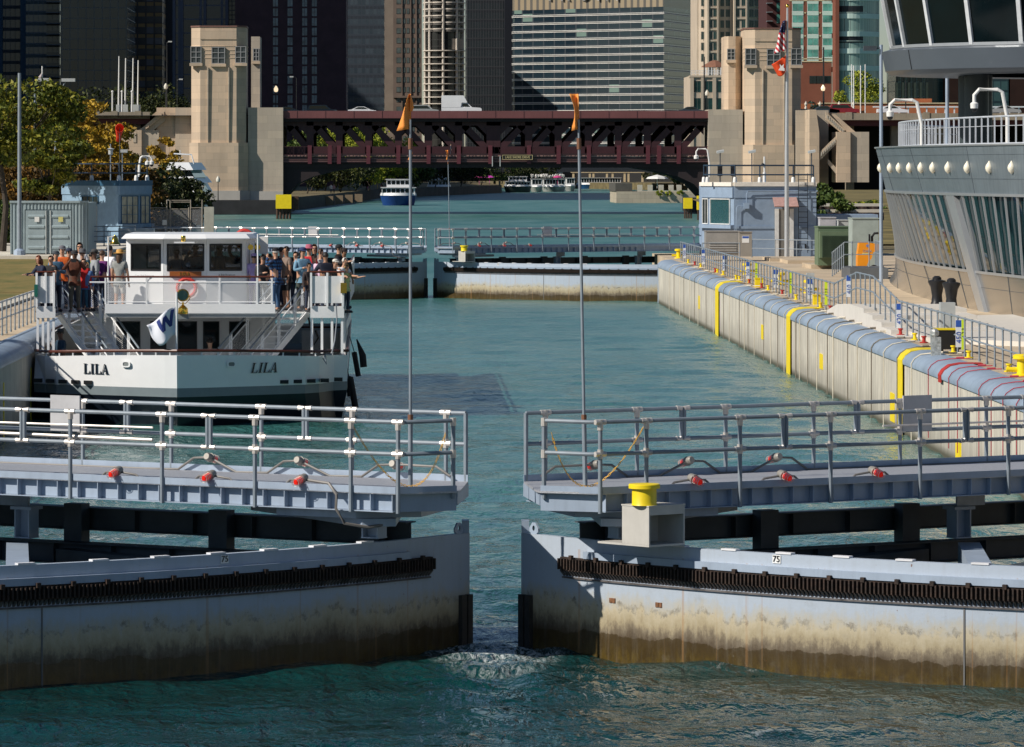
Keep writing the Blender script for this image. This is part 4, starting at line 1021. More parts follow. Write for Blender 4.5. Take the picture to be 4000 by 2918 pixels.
# white rub strip with black fendering at the corners
for sgx, x0 in ((1, -3.6), (-1, -10.7)):
    b = MB()
    for i in range(5):
        xx = x0 + .38 * i + (0 if sgx > 0 else 0); u = abs(xx + .15 + 6.45) / 4.6; y = 129.65 + 3.0 * u ** 1.12 - .04 + (.35 if u > .93 else 0)
        b = MB().box(xx, xx + .24, y - .08, y + .25, 1.12, 1.22); b.build('fender_block', blackr, BT)
def glyph(ch, b, x, y, z, s, sl, fn):
    def q(*pts):
        P0 = [fn(x + (px_ + sl * pz_) * s, z + pz_ * s) for px_, pz_ in pts]; P1 = [(p[0], p[1] + .02, p[2]) for p in P0]; n_ = len(P0)
        b.add(P0 + P1, [tuple(range(n_)), tuple(range(n_, 2 * n_))[::-1]] + [(i, n_ + i, n_ + (i + 1) % n_, (i + 1) % n_) for i in range(n_)])
    if ch == 'I': q((.1, 0), (.1, .05), (.42, .05), (.42, 0)); q((.1, .95), (.1, 1), (.42, 1), (.42, .95)); q((.18, .04), (.18, .96), (.34, .96), (.34, .04)); return .52
    if ch == 'L': q((.02, .95), (.02, 1), (.36, 1), (.36, .95)); q((.1, 0), (.1, .96), (.26, .96), (.26, 0)); q((.02, 0), (.02, .05), (.62, .05), (.62, 0)); q((.57, .04), (.54, .05), (.62, .30), (.66, .30), (.64, .04)); return .70
    q((.0, 0), (.0, .05), (.26, .05), (.26, 0)); q((.46, 0), (.46, .05), (.80, .05), (.80, 0)); q((.10, .04), (.35, 1), (.40, 1), (.16, .04)); q((.36, 1), (.44, 1), (.72, .04), (.54, .04)); q((.2, .30), (.22, .35), (.56, .35), (.58, .30)); return .85
def hully(x, z):
    u = abs(x + 6.45) / 4.6; return (x, 129.55 + (2.0 - z) / .93 * .10 + 3.0 * u ** 1.12 - .045, z)
for x0, sl, zz in ((X(328, 131.5), 0, 1.42), (X(982, 131.5), .22, 1.45)):
    xx = x0
    for ch in 'LILA':
        b = MB(); w_ = glyph(ch, b, xx, 0, zz, .285, sl, hully); b.build('letter', navy, BT); xx += w_ * .285 * (.93 if ch == 'L' else 1.0)
for pxx in (493, 906):
    c = Vector(hully(X(pxx, 130.6), 1.72)); b = MB()
    n_ = 20; out = [(math.copysign(abs(math.cos(t)) ** .6, math.cos(t)), math.copysign(abs(math.sin(t)) ** .6, math.sin(t))) for t in [2 * math.pi * i / n_ for i in range(n_ + 1)]]
    sl_ = 3.0 / 4.6 * (1 if pxx > 690 else -1)
    b.grid([[c + Vector((ox * r_, ox * r_ * sl_ - d_, oz * r_ * .68)) for ox, oz in out] for r_, d_ in ((.13, -.01), (.13, .03), (.085, .03), (.08, -.01))])
    b.build('hawse_ring', white, BT, True)
    MB().add([c + Vector((ox * .085, ox * .085 * sl_ - .005, oz * .055)) for ox, oz in out[:-1]], [tuple(range(n_))]).build('hawse_opening', M('shaded steel', (.18, .2, .2), .5), BT)
# decks
YF = 133.0
wing = M('white boat paint dull', (.72, .73, .74), .4, 0, .05)
b = MB().box(X(410, YF), X(1075, YF), YF, 136.4, 2.96, 3.05); b.box(-10.72, -1.85, 136.4, 161, 2.96, 3.05); b.box(-10.72, X(218, 133.6), 133.5, 136.4, 2.96, 3.05); b.box(X(1213, 133.6), -1.8, 133.5, 136.4, 2.96, 3.05)
b.build('upper_deck', M('pale deck paint', (.35, .37, .38), .7), BT)
MB().box(X(410, YF), X(1075, YF), YF - .06, YF - .001, 3.08, 3.35).build('upper_deck_fascia', white, BT)
MB().box(X(410, YF), X(1075, YF), YF, YF + .25, 3.051, 3.3).build('coaming', white, BT)
for a_, c_ in ((-10.72, X(218, 133.6)), (X(1213, 133.6), -1.8)):
    MB().box(a_, c_, 133.44, 133.498, 2.93, 3.27).build('wing_fascia', wing, BT)
    MB().box(a_ + .04, c_ - .03, 133.4, 133.44, 3.36, 4.14).build('wing_panel', wing, BT)
    MB().tube([(a_, 133.4, 4.26), (c_, 133.4, 4.26)], .035, 6).build('mahogany_rail', wood, BT, True)
    for xx in (a_ + .02, a_ + (c_ - a_) * .5, c_ - .04):
        MB().box(xx - .03, xx + .03, 133.36, 133.42, 3.25, 4.24).build('rail_post', white, BT)
    for k in range(4):
        xx = a_ + .04 + (c_ - a_ - .1) * k / 3
        MB().box(xx - .035, xx + .035, 133.5, 133.58, 1.9, 2.95).build('pillar', white, BT)
# starboard and port side screens of the upper deck
for xx, nm in ((-1.82, 'side_panel'), (-10.70, 'side_panel')):
    MB().box(xx - .02, xx + .02, 133.5, 160, 3.0, 4.1).build(nm, wing, BT)
    MB().tube([(xx, 133.5, 4.24), (xx, 160, 4.24)], .03, 6).build('mahogany_rail', wood, BT, True)
    for k in range(12): MB().box(xx - .03, xx + .03, 134.6 + k * 2.2, 134.66 + k * 2.2, 3.0, 4.22).build('rail_post', white, BT)
for k in range(9):
    yy = 134.3 + k * .55; MB().box(-1.88, -1.80, yy, yy + .07, 1.7, 2.95).build('pillar', white, BT)
# deckhouse front on the main deck with windows
YH = 137.3
b = MB(); cols = [(455, 548), (587, 650), (695, 770), (793, 857), (895, 975)]
zt_, zb_ = Z(1255, YH), Z(1366, YH); x0 = X(405, YH); edges = [405] + [e for c_ in cols for e in c_] + [1075]
b.box(X(405, YH), X(1075, YH), YH, YH + .08, 1.15, zb_); b.box(X(405, YH), X(1075, YH), YH, YH + .08, zt_, 2.95)
for i in range(0, len(edges), 2): b.box(X(edges[i], YH), X(edges[i + 1], YH), YH, YH + .08, zb_, zt_)
b.build('deckhouse_wall', white, BT)
for a_, c_ in cols:
    fr = MB(); xa, xb = X(a_, YH), X(c_, YH)
    for q in ((xa, xb, zt_ - .03, zt_), (xa, xb, zb_, zb_ + .03), (xa, xa + .03, zb_ + .03, zt_ - .03), (xb - .03, xb, zb_ + .03, zt_ - .03)): fr.box(q[0], q[1], YH - .02, YH + .02, q[2], q[3])
    f_ = fr.build('window', blackp, BT); MB().box(xa + .03, xb - .03, YH, YH + .01, zb_ + .03, zt_ - .03).build('pane', glassd, f_)
MB().box(-8.2, -4.6, 139, 158, 1.15, 2.9).build('saloon', M('dim saloon interior', (.05, .05, .05), .8), BT)
for xx in (-1.95, -10.6):   # main deck side bulwark
    MB().box(xx - .03, xx + .03, 138, 160, 1.15, 2.35).build('bulwark', white, BT)
    MB().tube([(xx, 138, 2.42), (xx, 160, 2.42)], .035, 6).build('mahogany_rail', wood, BT, True)
MB().box(-3.2, -1.98, 141, 141.06, 1.15, 2.3).build('bulkhead', white, BT); MB().tube([(-3.2, 141, 2.4), (-1.98, 141, 2.4)], .03, 6).build('mahogany_rail', wood, BT, True)
# front railing of the upper deck
ra, rb = X(355, YF), X(1072, YF)
MB().tube([(ra, YF, 4.13), (rb, YF, 4.13)], .032, 6).build('mahogany_rail', wood, BT, True)
MB().tube([(X(350, YF), YF, 3.97), (rb, YF, 3.97)], .028, 6).build('white_rail', white, BT, True)
MB().tube([(X(412, YF), YF, 3.40), (rb, YF, 3.40)], .02, 6).build('white_rail', white, BT, True)
for px in (412, 573, 858, 1004, 1062): MB().box(X(px, YF) - .025, X(px, YF) + .025, YF - .03, YF + .03, 3.34, 4.1).build('rail_post', white, BT)
MB().box(X(412, YF), X(1064, YF), YF - .005, YF + .005, 3.42, 3.96).build('mesh_panel', meshm, BT)
# stairs
def stair(sg):
    # sg=+1 starboard (right in the picture)
    xa = X(1078, 136.3) if sg > 0 else X(352, 136.3) - .92; n_ = 11; rise = 1.9 / n_; dx = -.145 * sg; dy = -.235
    t = MB().v and None
    nose = lambda k: (xa + dx * k, 136.3 + dy * k, 3.02 - rise * k)
    for k in range(n_):
        x_, y_, z_ = nose(k)
        MB().box(x_, x_ + .92, y_ - .04, y_ + .25, z_ - .05, z_).build('tread', M('white tread', (.85, .85, .84), .6), BT)
    for off in (0, .92):
        a_ = Vector(nose(-.3)); c_ = Vector(nose(n_)); a_.x += off; c_.x += off
        MB().bar(a_ - Vector((0, 0, .1)), c_ - Vector((0, 0, .1)), 1.0 and .045, .2).build('stringer', white, BT)
        g = Vector((0, 0, 1))
        pts = [a_ + g * .62 + Vector((0, .1, .2)), a_ + g * .92, c_ + g * .92]
        if sg > 0 and off == 0: pts = [a_ + Vector((.25, .0, .75)), a_ + Vector((.25, 0, .92)), a_ + g * .92] + [c_ + g * .92]
        MB().tube(pts, .028, 8).build('stair_rail', pipe if sg > 0 else pipe, BT, True)
        MB().tube([a_ + g * .70, c_ + g * .70], .02, 6).build('stair_mid_rail', white, BT, True)
        MB().tube([a_ + g * .08, c_ + g * .08], .018, 6).build('stair_low_rail', white, BT, True)
        for k in (0, .22, .25, .5, .53, .78, .81):
            p = a_.lerp(c_, k); MB().box(p.x - .02, p.x + .02, p.y - .02, p.y + .02, p.z, p.z + (.92 if k != 0 else .95)).build('stair_post', white, BT)
        MB().add([a_ + g * .1, c_ + g * .1, c_ + g * .68, a_ + g * .68], [(0, 1, 2, 3)]).build('mesh_panel', meshm, BT)
stair(1); stair(-1)
# pilothouse
YP = 136.6
hw = [(X(492, YP), YP + .55), (X(640, YP), YP), (X(806, YP), YP), (X(958, YP), YP + .35), (X(985, YP), YP + .95)]
ph = MB(); zs, zh, zt2 = 4.22, 5.02, 5.17
def wallseg(b, a, c, z0, z1, th=.06):
    a = Vector((*a, 0)); c = Vector((*c, 0)); b.bar(a + Vector((0, 0, (z0 + z1) / 2)), c + Vector((0, 0, (z0 + z1) / 2)), th, z1 - z0)
full = [(hw[0][0], YP + 3.3)] + hw + [(hw[-1][0], YP + 3.3), (hw[0][0], YP + 3.3)]
segs = list(zip(full, full[1:]))
wins = {1: (512, 628), 2: (655, 795), 3: (822, 942)}
for i, (a_, c_) in enumerate(segs):
    av, cv = Vector((*a_, 0)), Vector((*c_, 0)); ln = (cv - av).length
    b = MB(); wallseg(b, a_, c_, 3.05, zs); b.build('pilothouse_wall', white, BT); b = MB(); wallseg(b, a_, c_, zh, zt2); b.build('pilothouse_wall', white, BT)
    if i in wins:
        t0 = (X(wins[i][0], (a_[1] + c_[1]) / 2) - a_[0]) / (c_[0] - a_[0]); t1 = (X(wins[i][1], (a_[1] + c_[1]) / 2) - a_[0]) / (c_[0] - a_[0])
    else: t0, t1 = .12, .88
    if ln < .8: t0, t1 = .35, .4
    p0, p1 = av.lerp(cv, max(.02, t0)), av.lerp(cv, min(.98, t1))
    b = MB(); wallseg(b, a_, p0[:2], zs, zh); b.build('pilothouse_wall', white, BT); b = MB(); wallseg(b, p1[:2], c_, zs, zh); b.build('pilothouse_wall', white, BT)
    b = MB()
    for z_ in (zs + .02, zh - .02): b.bar(p0 + Vector((0, -.02, z_)), p1 + Vector((0, -.02, z_)), .05, .05)
    for q in (p0, p1): b.box(q.x - .025, q.x + .025, q.y - .045, q.y + .02, zs, zh)
    f_ = b.build('window', blackp, BT)
    MB().bar(p0 + Vector((0, 0, (zs + zh) / 2)), p1 + Vector((0, 0, (zs + zh) / 2)), .008, zh - zs - .08).build('pane', winglass, f_)
rp = [(X(472, 136), 136.3), (X(640, 136), 135.75), (X(806, 136), 135.75), (X(975, 136), 136.1), (X(1000, 136), 136.7), (X(1000, 136), 140.4), (X(472, 136), 140.4)]
b = MB(); b.prism(rp, 5.175, 5.20); cx_, cy_ = X(735, 136), 138.2
rp2 = [(cx_ + (x - cx_) * .94, cy_ + (y - cy_) * .93) for x, y in rp]; n_ = len(rp)
b.add([(x, y, 5.20) for x, y in rp] + [(x, y, 5.32) for x, y in rp2], [(i, (i + 1) % n_, n_ + (i + 1) % n_, n_ + i) for i in range(n_)] + [tuple(range(n_, 2 * n_))])
b.build('pilothouse_roof', white, BT)
MB().box(X(505, 138), X(970, 138), 138, 138.5, 4.0, 4.25).build('console', M('helm console', (.1, .09, .08), .6), BT)
np_ = MB().box(X(663, YP), X(787, YP), YP - .10, YP - .04, Z(1079, YP), Z(1060, YP)).build('name_board', M('varnished name board', (.30, .09, .02), .3, var=.2), BT)
xx = X(702, YP)
for ch in 'LILA':
    b = MB(); w_ = glyph(ch, b, xx, 0, Z(1075, YP), .095, 0, lambda x, z: (x, YP - .125, z)); b.build('letter', brass, BT); xx += w_ * .11
text('Capt. Bob Borgstrom', .075, 'captain_name', blackp, BT, (X(880, YP), YP - .02 + .1, 4.10), sx=.9)
text('Capt. Bob Borgstrom', .075, 'captain_name', M('faded lettering', (.45, .45, .45), .5), BT, (X(565, YP), YP + .12, 4.08), sx=.9)
# brass fittings
xx = X(714, 132.2)
MB().lathe((xx, 132.3, 3.08), [(.14, 0), (.15, .03), (.14, .16), (.08, .22), (.03, .26), (.03, .34)], 16).build('searchlight_base', brass, BT, True)
sl2 = MB().lathe((xx, 132.3, 3.62), [(.10, .14), (.16, .05), (.175, -.05), (.185, -.10), (.17, -.115), (.155, -.10)], 20, 'y').build('searchlight', brass, BT, True)
MB().lathe((xx, 132.3, 3.62), [(.15, -.118), (.15, -.125)], 20, 'y').build('lens', M('searchlight glass', (.02, .05, .05), .05), sl2)
MB().tube([(xx - .2, 132.3, 3.62), (xx - .19, 132.3, 3.5), (xx - .08, 132.3, 3.38), (xx + .08, 132.3, 3.38), (xx + .19, 132.3, 3.5), (xx + .2, 132.3, 3.62)], .012, 6).build('bracket', brass, BT, True)
b = MB().box(xx - .16, xx + .16, 132.25, 132.93, 2.93, 3.07); b.build('shelf', M('shaded steel', (.18, .2, .2), .5), BT)
x_ = X(423, 134); MB().tube([(x_, 134, 3.1), (x_, 134, 5.28)], .022, 8).build('mast', white, BT, True)
x_ = X(449, 134); MB().lathe((x_, 134, 5.05), [(.17, 0), (.15, .03), (.10, .10), (.085, .2), (.03, .24), (.02, .28)], 16).build('ship_bell', brass, BT, True)
MB().tube([(X(423, 134), 134, 5.26), (x_, 134, 5.30)], .012, 6).build('bell_arm', white, BT)
x_ = X(1007, 134); MB().tube([(x_, 134, 3.1), (x_, 134, 5.35)], .022, 8).build('mast', white, BT, True)
for px, yy in ((979, 136.2), (1006, 136.1)):
    MB().lathe((X(px, yy), yy, 4.93), [(.03, .5), (.04, .2), (.07, .05), (.085, 0), (.07, .0)], 12, 'y').build('horn', brass, BT, True)
MB().lathe((X(716, 135.6), 135.6, 5.1), [(.06, 0), (.075, .02), (.07, .16), (.06, .18)], 12).build('bow_lamp', brass, BT, True)
MB().box(X(680, 135.5), X(760, 135.5), 135.5, 135.7, 5.06, 5.10).build('lamp_shelf', white, BT)
def buoy(c, lab=None, ax='y'):
    b = MB(); c = Vector(c); rows = []
    for i in range(17):
        a_ = 2 * math.pi * i / 16; d_ = Vector((math.cos(a_), 0, math.sin(a_))); rows.append([c + d_ * (.27 + .055 * math.cos(q)) + Vector((0, .055 * math.sin(q), 0)) for q in [2 * math.pi * j / 8 for j in range(9)]])
    b.grid(rows); return b
buoy((X(930, 139.9), 139.95, 4.78)).build('life_ring', M('orange red life ring', (.6, .05, .04), .5), BT, True)
buoy((X(730, YP), YP - .12, 3.72)).build('life_ring', M('orange red life ring', (.6, .05, .04), .5), BT, True)
buoy((X(952, 140), 140.5, 5.1)).build('life_ring', M('orange red life ring', (.6, .05, .04), .5), BT, True)
MB().box(X(1012, 138), X(1046, 138), 138, 138.5, 4.7, 5.2).build('vent_box', whitep, BT)
MB().box(-1.9, -1.72, 133.25, 133.36, 3.65, 3.95).build('sidelight', brass, BT); MB().box(-10.76, -10.66, 133.25, 133.36, 3.55, 3.9).build('sidelight', M('green lamp', (.01, .12, .09), .3), BT)
# jackstaff and flag
x_ = X(690, 129.75); MB().tube([(x_, 129.75, 1.95), (x_, 129.75, 3.78)], .028, 8).build('jackstaff', white, BT, True)
def flagpt(u, v):   # u along fly 0..1, v up 0..1
    p = Vector((x_, 129.74, Z(1308, 129.75) + v * .80)); q = Vector((X(622, 129.75) - .40 * v, 129.6, Z(1348, 129.75) + v * .58))
    r_ = p.lerp(q, u); r_.y += .10 * math.sin(u * 7 + v * 2); r_.x += .05 * math.sin(v * 5 + u * 3) * u; r_.z += .05 * math.sin(u * 6) ; return r_
rows = [[flagpt(i / 14, j / 8) for j in range(9)] for i in range(15)]
fl = MB().grid(rows).build('bow_flag', M('white flag cloth', (.75, .77, .85), .8, var=.05), BT, 'all'); fl.modifiers.new('t', 'SOLIDIFY').thickness = .004
W_ = [(.62, .93), (.52, .36), (.39, .84), (.26, .36), (.12, .93)]
for a_, c_ in zip(W_, W_[1:]):
    rows = []
    for i in range(7):
        t_ = i / 6; u = a_[0] + (c_[0] - a_[0]) * t_; v = a_[1] + (c_[1] - a_[1]) * t_
        rows.append([flagpt(u - .055, v) + Vector((0, -.012, 0)), flagpt(u + .055, v) + Vector((0, -.012, 0))])
    MB().grid(rows).build('letter_stroke', M('blue flag letter', (.02, .04, .20), .8, var=.05), fl)
# fenders and mooring ropes on the starboard side
MB().tube([(-1.66, 136, 1.1), (-1.48, 136, -.02 + .1)], .10, 10).build('fender', blackr, BT, True)
MB().tube([(-1.35 - .16, 140.5, 2.05), (-1.33, 140.5, 1.55), (-1.30, 140.5, 1.2)], [.02, .11, .11], 10).build('fender', blackr, BT, True)
MB().tube([(X(1383, 141), 141, Z(1375, 141)), (X(1400, 141), 141, Z(1470, 141))], .085, 10).build('fender', blackr, BT, True)
MB().tube([(X(1361, 136), 136, Z(1470, 136)), (X(1368, 136), 136, Z(1548, 136))], .09, 10).build('fender', blackr, BT, True)
MB().tube([(X(1366, 140), 140, Z(1315, 140)), (X(1385, 141), 141, Z(1378, 141))], .014, 5).build('fender_rope', blackr, BT, True)
MB().tube([(X(1345, 134), 133.9, Z(1385, 134)), (X(1362, 135), 135.5, Z(1470, 136))], .018, 5).build('fender_rope', blackr, BT, True)
pts = [(X(1313, 133.3), 133.3, Z(1185, 133.3)), (X(1316, 133.3), 133.3, Z(1250, 133.3)), (X(1308, 133.2), 133.2, Z(1330, 133.2)), (X(1295, 133), 133, Z(1385, 133)), (X(1272, 132.6), 132.5, Z(1385, 132.6)), (X(1262, 132.6), 132.5, Z(1400, 132.6)), (X(1275, 132.6), 132.4, Z(1422, 132.6)), (X(1272, 132.6), 132.5, Z(1390, 132.6))]
MB().tube(pts, .022, 6).build('mooring_line', M('grey line', (.25, .27, .30), .9), BT, True)
MB().tube([(X(1205, 136), 136, Z(1240, 136)), (X(1215, 136), 136, Z(1290, 136)), (X(1225, 136), 136, Z(1350, 136)), (X(1243, 136), 136, Z(1320, 136)), (X(1232, 136), 136, Z(1290, 136))], .035, 6).build('coiled_hose', blackr, BT, True)
# blue barrel on deck (its own thing) and passengers
MB_ = MB().box(X(338, 136.6), X(372, 136.6), 136.5, 136.8, 3.05, 3.95)
one(MB_, 'blue_bin', M('blue plastic', (.02, .08, .30), .4), 'blue plastic bin at the head of the left stairs on the tour boat', 'bin')
PG = 'passengers crowded on the tour boat'
def pas(px, D, lab, **k): person(px, 3.05, D, lab, group=PG, **k)
pas(172, 134.4, 'auburn-haired woman in a navy sweater leaning on the left wing rail', yaw=-55, hair='red', long_hair=True, shirt=(.012, .018, .045), arms=('lean', 'lean'), lean=.16, h=1.62)
pas(218, 135.4, 'man in dark cap and blue denim shirt behind the navy sweater woman', yaw=15, skin=0, hat='cap', hatc=(.05, .06, .07), shirt=(.07, .16, .26), h=1.72, arms=('down', 'fold'))
pas(200, 135.0, 'person in black sleeveless top behind the navy sweater woman', yaw=-30, shirt=(.012, .012, .014), sleeves='short', h=1.60, hair='brown', arms=('down', 'lean'))
pas(357, 139.6, 'person in fluorescent green vest behind the grey shirted man', shirt=(.35, .75, .02), sleeves='short', h=1.62, yaw=180)
pas(1098, 138.6, 'person in dark top behind the man in plaid, taller one', shirt=(.03, .03, .05), h=1.78, yaw=120)
pas(1156, 138.0, 'person in black between the taupe t-shirt and the denim jacket', shirt=(.015, .015, .02), h=1.66, yaw=-20, hair='dark')
pas(1252, 138.8, 'person in white behind the navy jacket on the right wing', shirt=(.6, .6, .62), h=1.72, yaw=60, hair='brown')
pas(243, 138.2, 'man in grey cap and orange polo shirt', yaw=5, hat='cap', hatc=(.14, .14, .16), shirt=(.75, .14, .02), h=1.82, sleeves='short')
pas(268, 138.6, 'person in dark cap and slate blue top behind the brown jacket photographer', yaw=60, hat='cap', hatc=(.02, .03, .06), shirt=(.08, .11, .22), h=1.74)
pas(292, 134.9, 'person in dark cap and rust brown jacket photographing at the stairs', skin=2, hat='cap', hatc=(.025, .025, .03), shirt=(.10, .028, .012), pants=(.10, .09, .07), arms=('photo', 'photo'), h=1.74, fat=1.1)
pas(311, 139.6, 'woman with curly dark hair, sunglasses and white sleeveless top', hair='dark', long_hair=True, shirt=(.75, .75, .76), glasses=True, sleeves='short', h=1.90, arms=('fold', 'fold'))
pas(322, 137.0, 'person in grey bucket hat and sunglasses with a teal jacket', hat='brim', hatc=(.10, .10, .11), glasses=True, shirt=(.03, .10, .13), arms=('fold', 'fold'), h=1.74)
pas(326, 135.9, 'person in a bright red top half hidden by the brown jacket', shirt=(.6, .02, .02), h=1.5, pants=(.03, .12, .2), hair='brown')
pas(338, 135.9, 'blond child in sunglasses and blue denim by the blue bin', hair='blond', long_hair=True, glasses=True, shirt=(.10, .20, .42), h=1.40)
pas(371, 136.2, 'man in dark cap and grey long sleeve shirt turned left', yaw=-70, skin=2, hat='cap', hatc=(.05, .05, .05), shirt=(.30, .32, .34), h=1.76, fat=1.05)
pas(398, 137.4, 'person with brown hair and purple shirt behind the grey shirted man', yaw=150, hair='brown', shirt=(.12, .015, .13), h=1.70)
pas(427, 138.6, 'person with black hair and white t-shirt seen from behind', yaw=140, hair='dark', shirt=(.8, .8, .85), sleeves='short', h=1.82)
pas(467, 134.6, 'crew member in straw hat, grey uniform shirt and pale shorts', yaw=165, hair='brown', long_hair=True, hat='brim', hatc=(.55, .30, .08), shirt=(.26, .27, .26), pants=(.5, .48, .45), shorts=True, sleeves='short', h=1.76)
pas(992, 137.0, 'person in a lilac hooded top beside the pilothouse', yaw=170, shirt=(.38, .30, .60), pants=(.38, .34, .5), hair='dark', h=1.62, hat='cap', hatc=(.38, .30, .60))
pas(1030, 139.0, 'man in grey cap and dark navy t-shirt near the right mast', yaw=-20, hat='cap', hatc=(.16, .18, .18), shirt=(.015, .02, .04), h=1.85, sleeves='short')
pas(1026, 136.2, 'dark-haired person in black holding up a phone', yaw=20, hair='dark', shirt=(.02, .02, .025), arms=('fold', 'photo'), h=1.60)
pas(1054, 136.8, 'dark-haired person hidden behind the man in plaid', yaw=100, hair='dark', shirt=(.02, .02, .03), h=1.62)
pas(1078, 135.5, 'big man in black cap and blue plaid shirt taking a photo', yaw=-120, hair='white', hat='cap', hatc=(.01, .01, .015), shirtmat=PL, pants=(.035, .09, .19), arms=('photo', 'up'), h=1.80, fat=1.25)
pas(1120, 136.9, 'bearded man in taupe t-shirt and black shorts', yaw=-60, skin=1, hair='dark', shirt=(.22, .16, .13), pants=(.012, .012, .015), shorts=True, sleeves='short', arms=('fold', 'down'), h=1.83)
pas(1180, 136.5, 'man in blue cap, denim jacket and dark trousers looking at his phone', yaw=20, glasses=True, hat='cap', hatc=(.02, .04, .12), shirt=(.16, .30, .42), pants=(.06, .07, .06), arms=('fold', 'fold'), h=1.80, lean=.04)
pas(1208, 138.3, 'woman in pink sun hat and red top', yaw=-15, hat='brim', hatc=(.45, .12, .18), shirt=(.5, .02, .03), glasses=True, h=1.84)
pas(1228, 138.9, 'woman with long brown hair behind the red top woman', yaw=0, hair='brown', long_hair=True, shirt=(.3, .25, .25), glasses=True, h=1.86)
pas(1206, 135.6, 'short dark-haired person in front of the pink shirt woman', yaw=30, skin=1, hair='dark', shirt=(.04, .03, .03), h=1.38)
pas(1228, 136.6, 'woman in pale pink shirt raising a hand to her face', yaw=-40, hair='dark', shirt=(.72, .50, .62), arms=('up', 'down'), h=1.62)
pas(1272, 134.7, 'man in navy jacket leaning on the right wing rail', yaw=-155, skin=1, hair='dark', shirt=(.012, .016, .035), arms=('lean', 'lean'), h=1.70, fat=1.15)
pas(1296, 134.9, 'person in white cap with dark hair leaning over the right wing', yaw=30, hair='dark', hat='cap', hatc=(.7, .66, .6), shirt=(.02, .02, .02), lean=.2, h=1.50, arms=('lean', 'lean'))
pas(1322, 137.8, 'person in black cap and black jacket pointing over the right side', yaw=70, hat='cap', hatc=(.012, .012, .015), shirt=(.012, .012, .016), arms=('point', 'down'), h=1.86)
pas(1343, 138.6, 'person in dark cap behind the pointing one', yaw=30, hat='cap', hatc=(.03, .02, .02), skin=1, shirt=(.03, .03, .03), h=1.74)
pas(1330, 134.6, 'white-haired woman in white blouse on the right wing', yaw=40, hair='white', shirt=(.75, .75, .78), sleeves='short', lean=.18, h=1.55, arms=('lean', 'lean'))
pas(1351, 134.5, 'blond child pointing over the right rail', yaw=50, hair='blond', shirt=(.5, .55, .25), h=1.36, arms=('point', 'point'), sleeves='short')
person(690, 3.05, 138.9, 'man in pale blue shirt at the wheel behind the middle window', shirt=(.30, .40, .55), h=1.72, arms=('lean', 'lean'), group=PG)
person(765, 3.05, 139.0, 'crew member in white shirt behind the middle window', yaw=-30, shirt=(.5, .52, .55), h=1.84, arms=('up', 'lean'), group=PG)
person(855, 3.05, 138.9, 'person in blue behind the right pilothouse window', yaw=60, shirt=(.06, .12, .2), hat='cap', hatc=(.2, .22, .25), h=1.84, group=PG)
person(238, 1.2, 133.9, 'person in dark blue jacket and cap sitting under the left stairs', yaw=-60, skin=2, hat='cap', hatc=(.04, .045, .05), shirt=(.015, .04, .07), sit=True, arms=('sit', 'sit'), group=PG, h=1.78)
person(820, .95, 134.6, 'dark-haired person in white sitting behind the bow rail', yaw=180, hair='dark', shirt=(.6, .58, .56), sit=True, arms=('sit', 'sit'), group=PG)
# marker on the bow
# ---------------------------------------------------------------- foliage
def leafmat(name, c1, c2, c3):
    m, n, l, b = nmat(name); geo = n.new('ShaderNodeNewGeometry')
    a = noise(n, l, geo.outputs['Position'], .9, 3, .6)
    c = ramp(n, l, mth(n, l, 'ADD', mth(n, l, 'MULTIPLY', geo.outputs['Random Per Island'], .55), mth(n, l, 'MULTIPLY_ADD', a, 1.2, -.35)), [(.15, c1), (.5, c2), (.85, c3)])
    l.new(c, b.inputs['Base Color']); b.inputs['Roughness'].default_value = .6; b.inputs['Specular IOR Level'].default_value = .25
    return m
LF = {'green': leafmat('green leaves', (.03, .05, .005), (.09, .11, .01), (.27, .24, .02)), 'orange': leafmat('orange autumn leaves', (.13, .09, .01), (.34, .20, .015), (.50, .33, .03)),
      'rust': leafmat('rusty dark leaves', (.03, .022, .006), (.10, .055, .01), (.22, .11, .015)), 'dark': leafmat('dark green leaves', (.008, .013, .004), (.022, .033, .008), (.07, .075, .015)),
      'lime': leafmat('yellow green leaves', (.07, .10, .008), (.22, .26, .02), (.40, .40, .04)), 'mid': leafmat('mid green leaves', (.02, .04, .008), (.05, .085, .015), (.12, .16, .03)),
      'fir': leafmat('blue green needles', (.008, .02, .012), (.02, .045, .03), (.04, .07, .05))}
bark = M('bark', (.05, .038, .028), .9, 0, .3, 3)
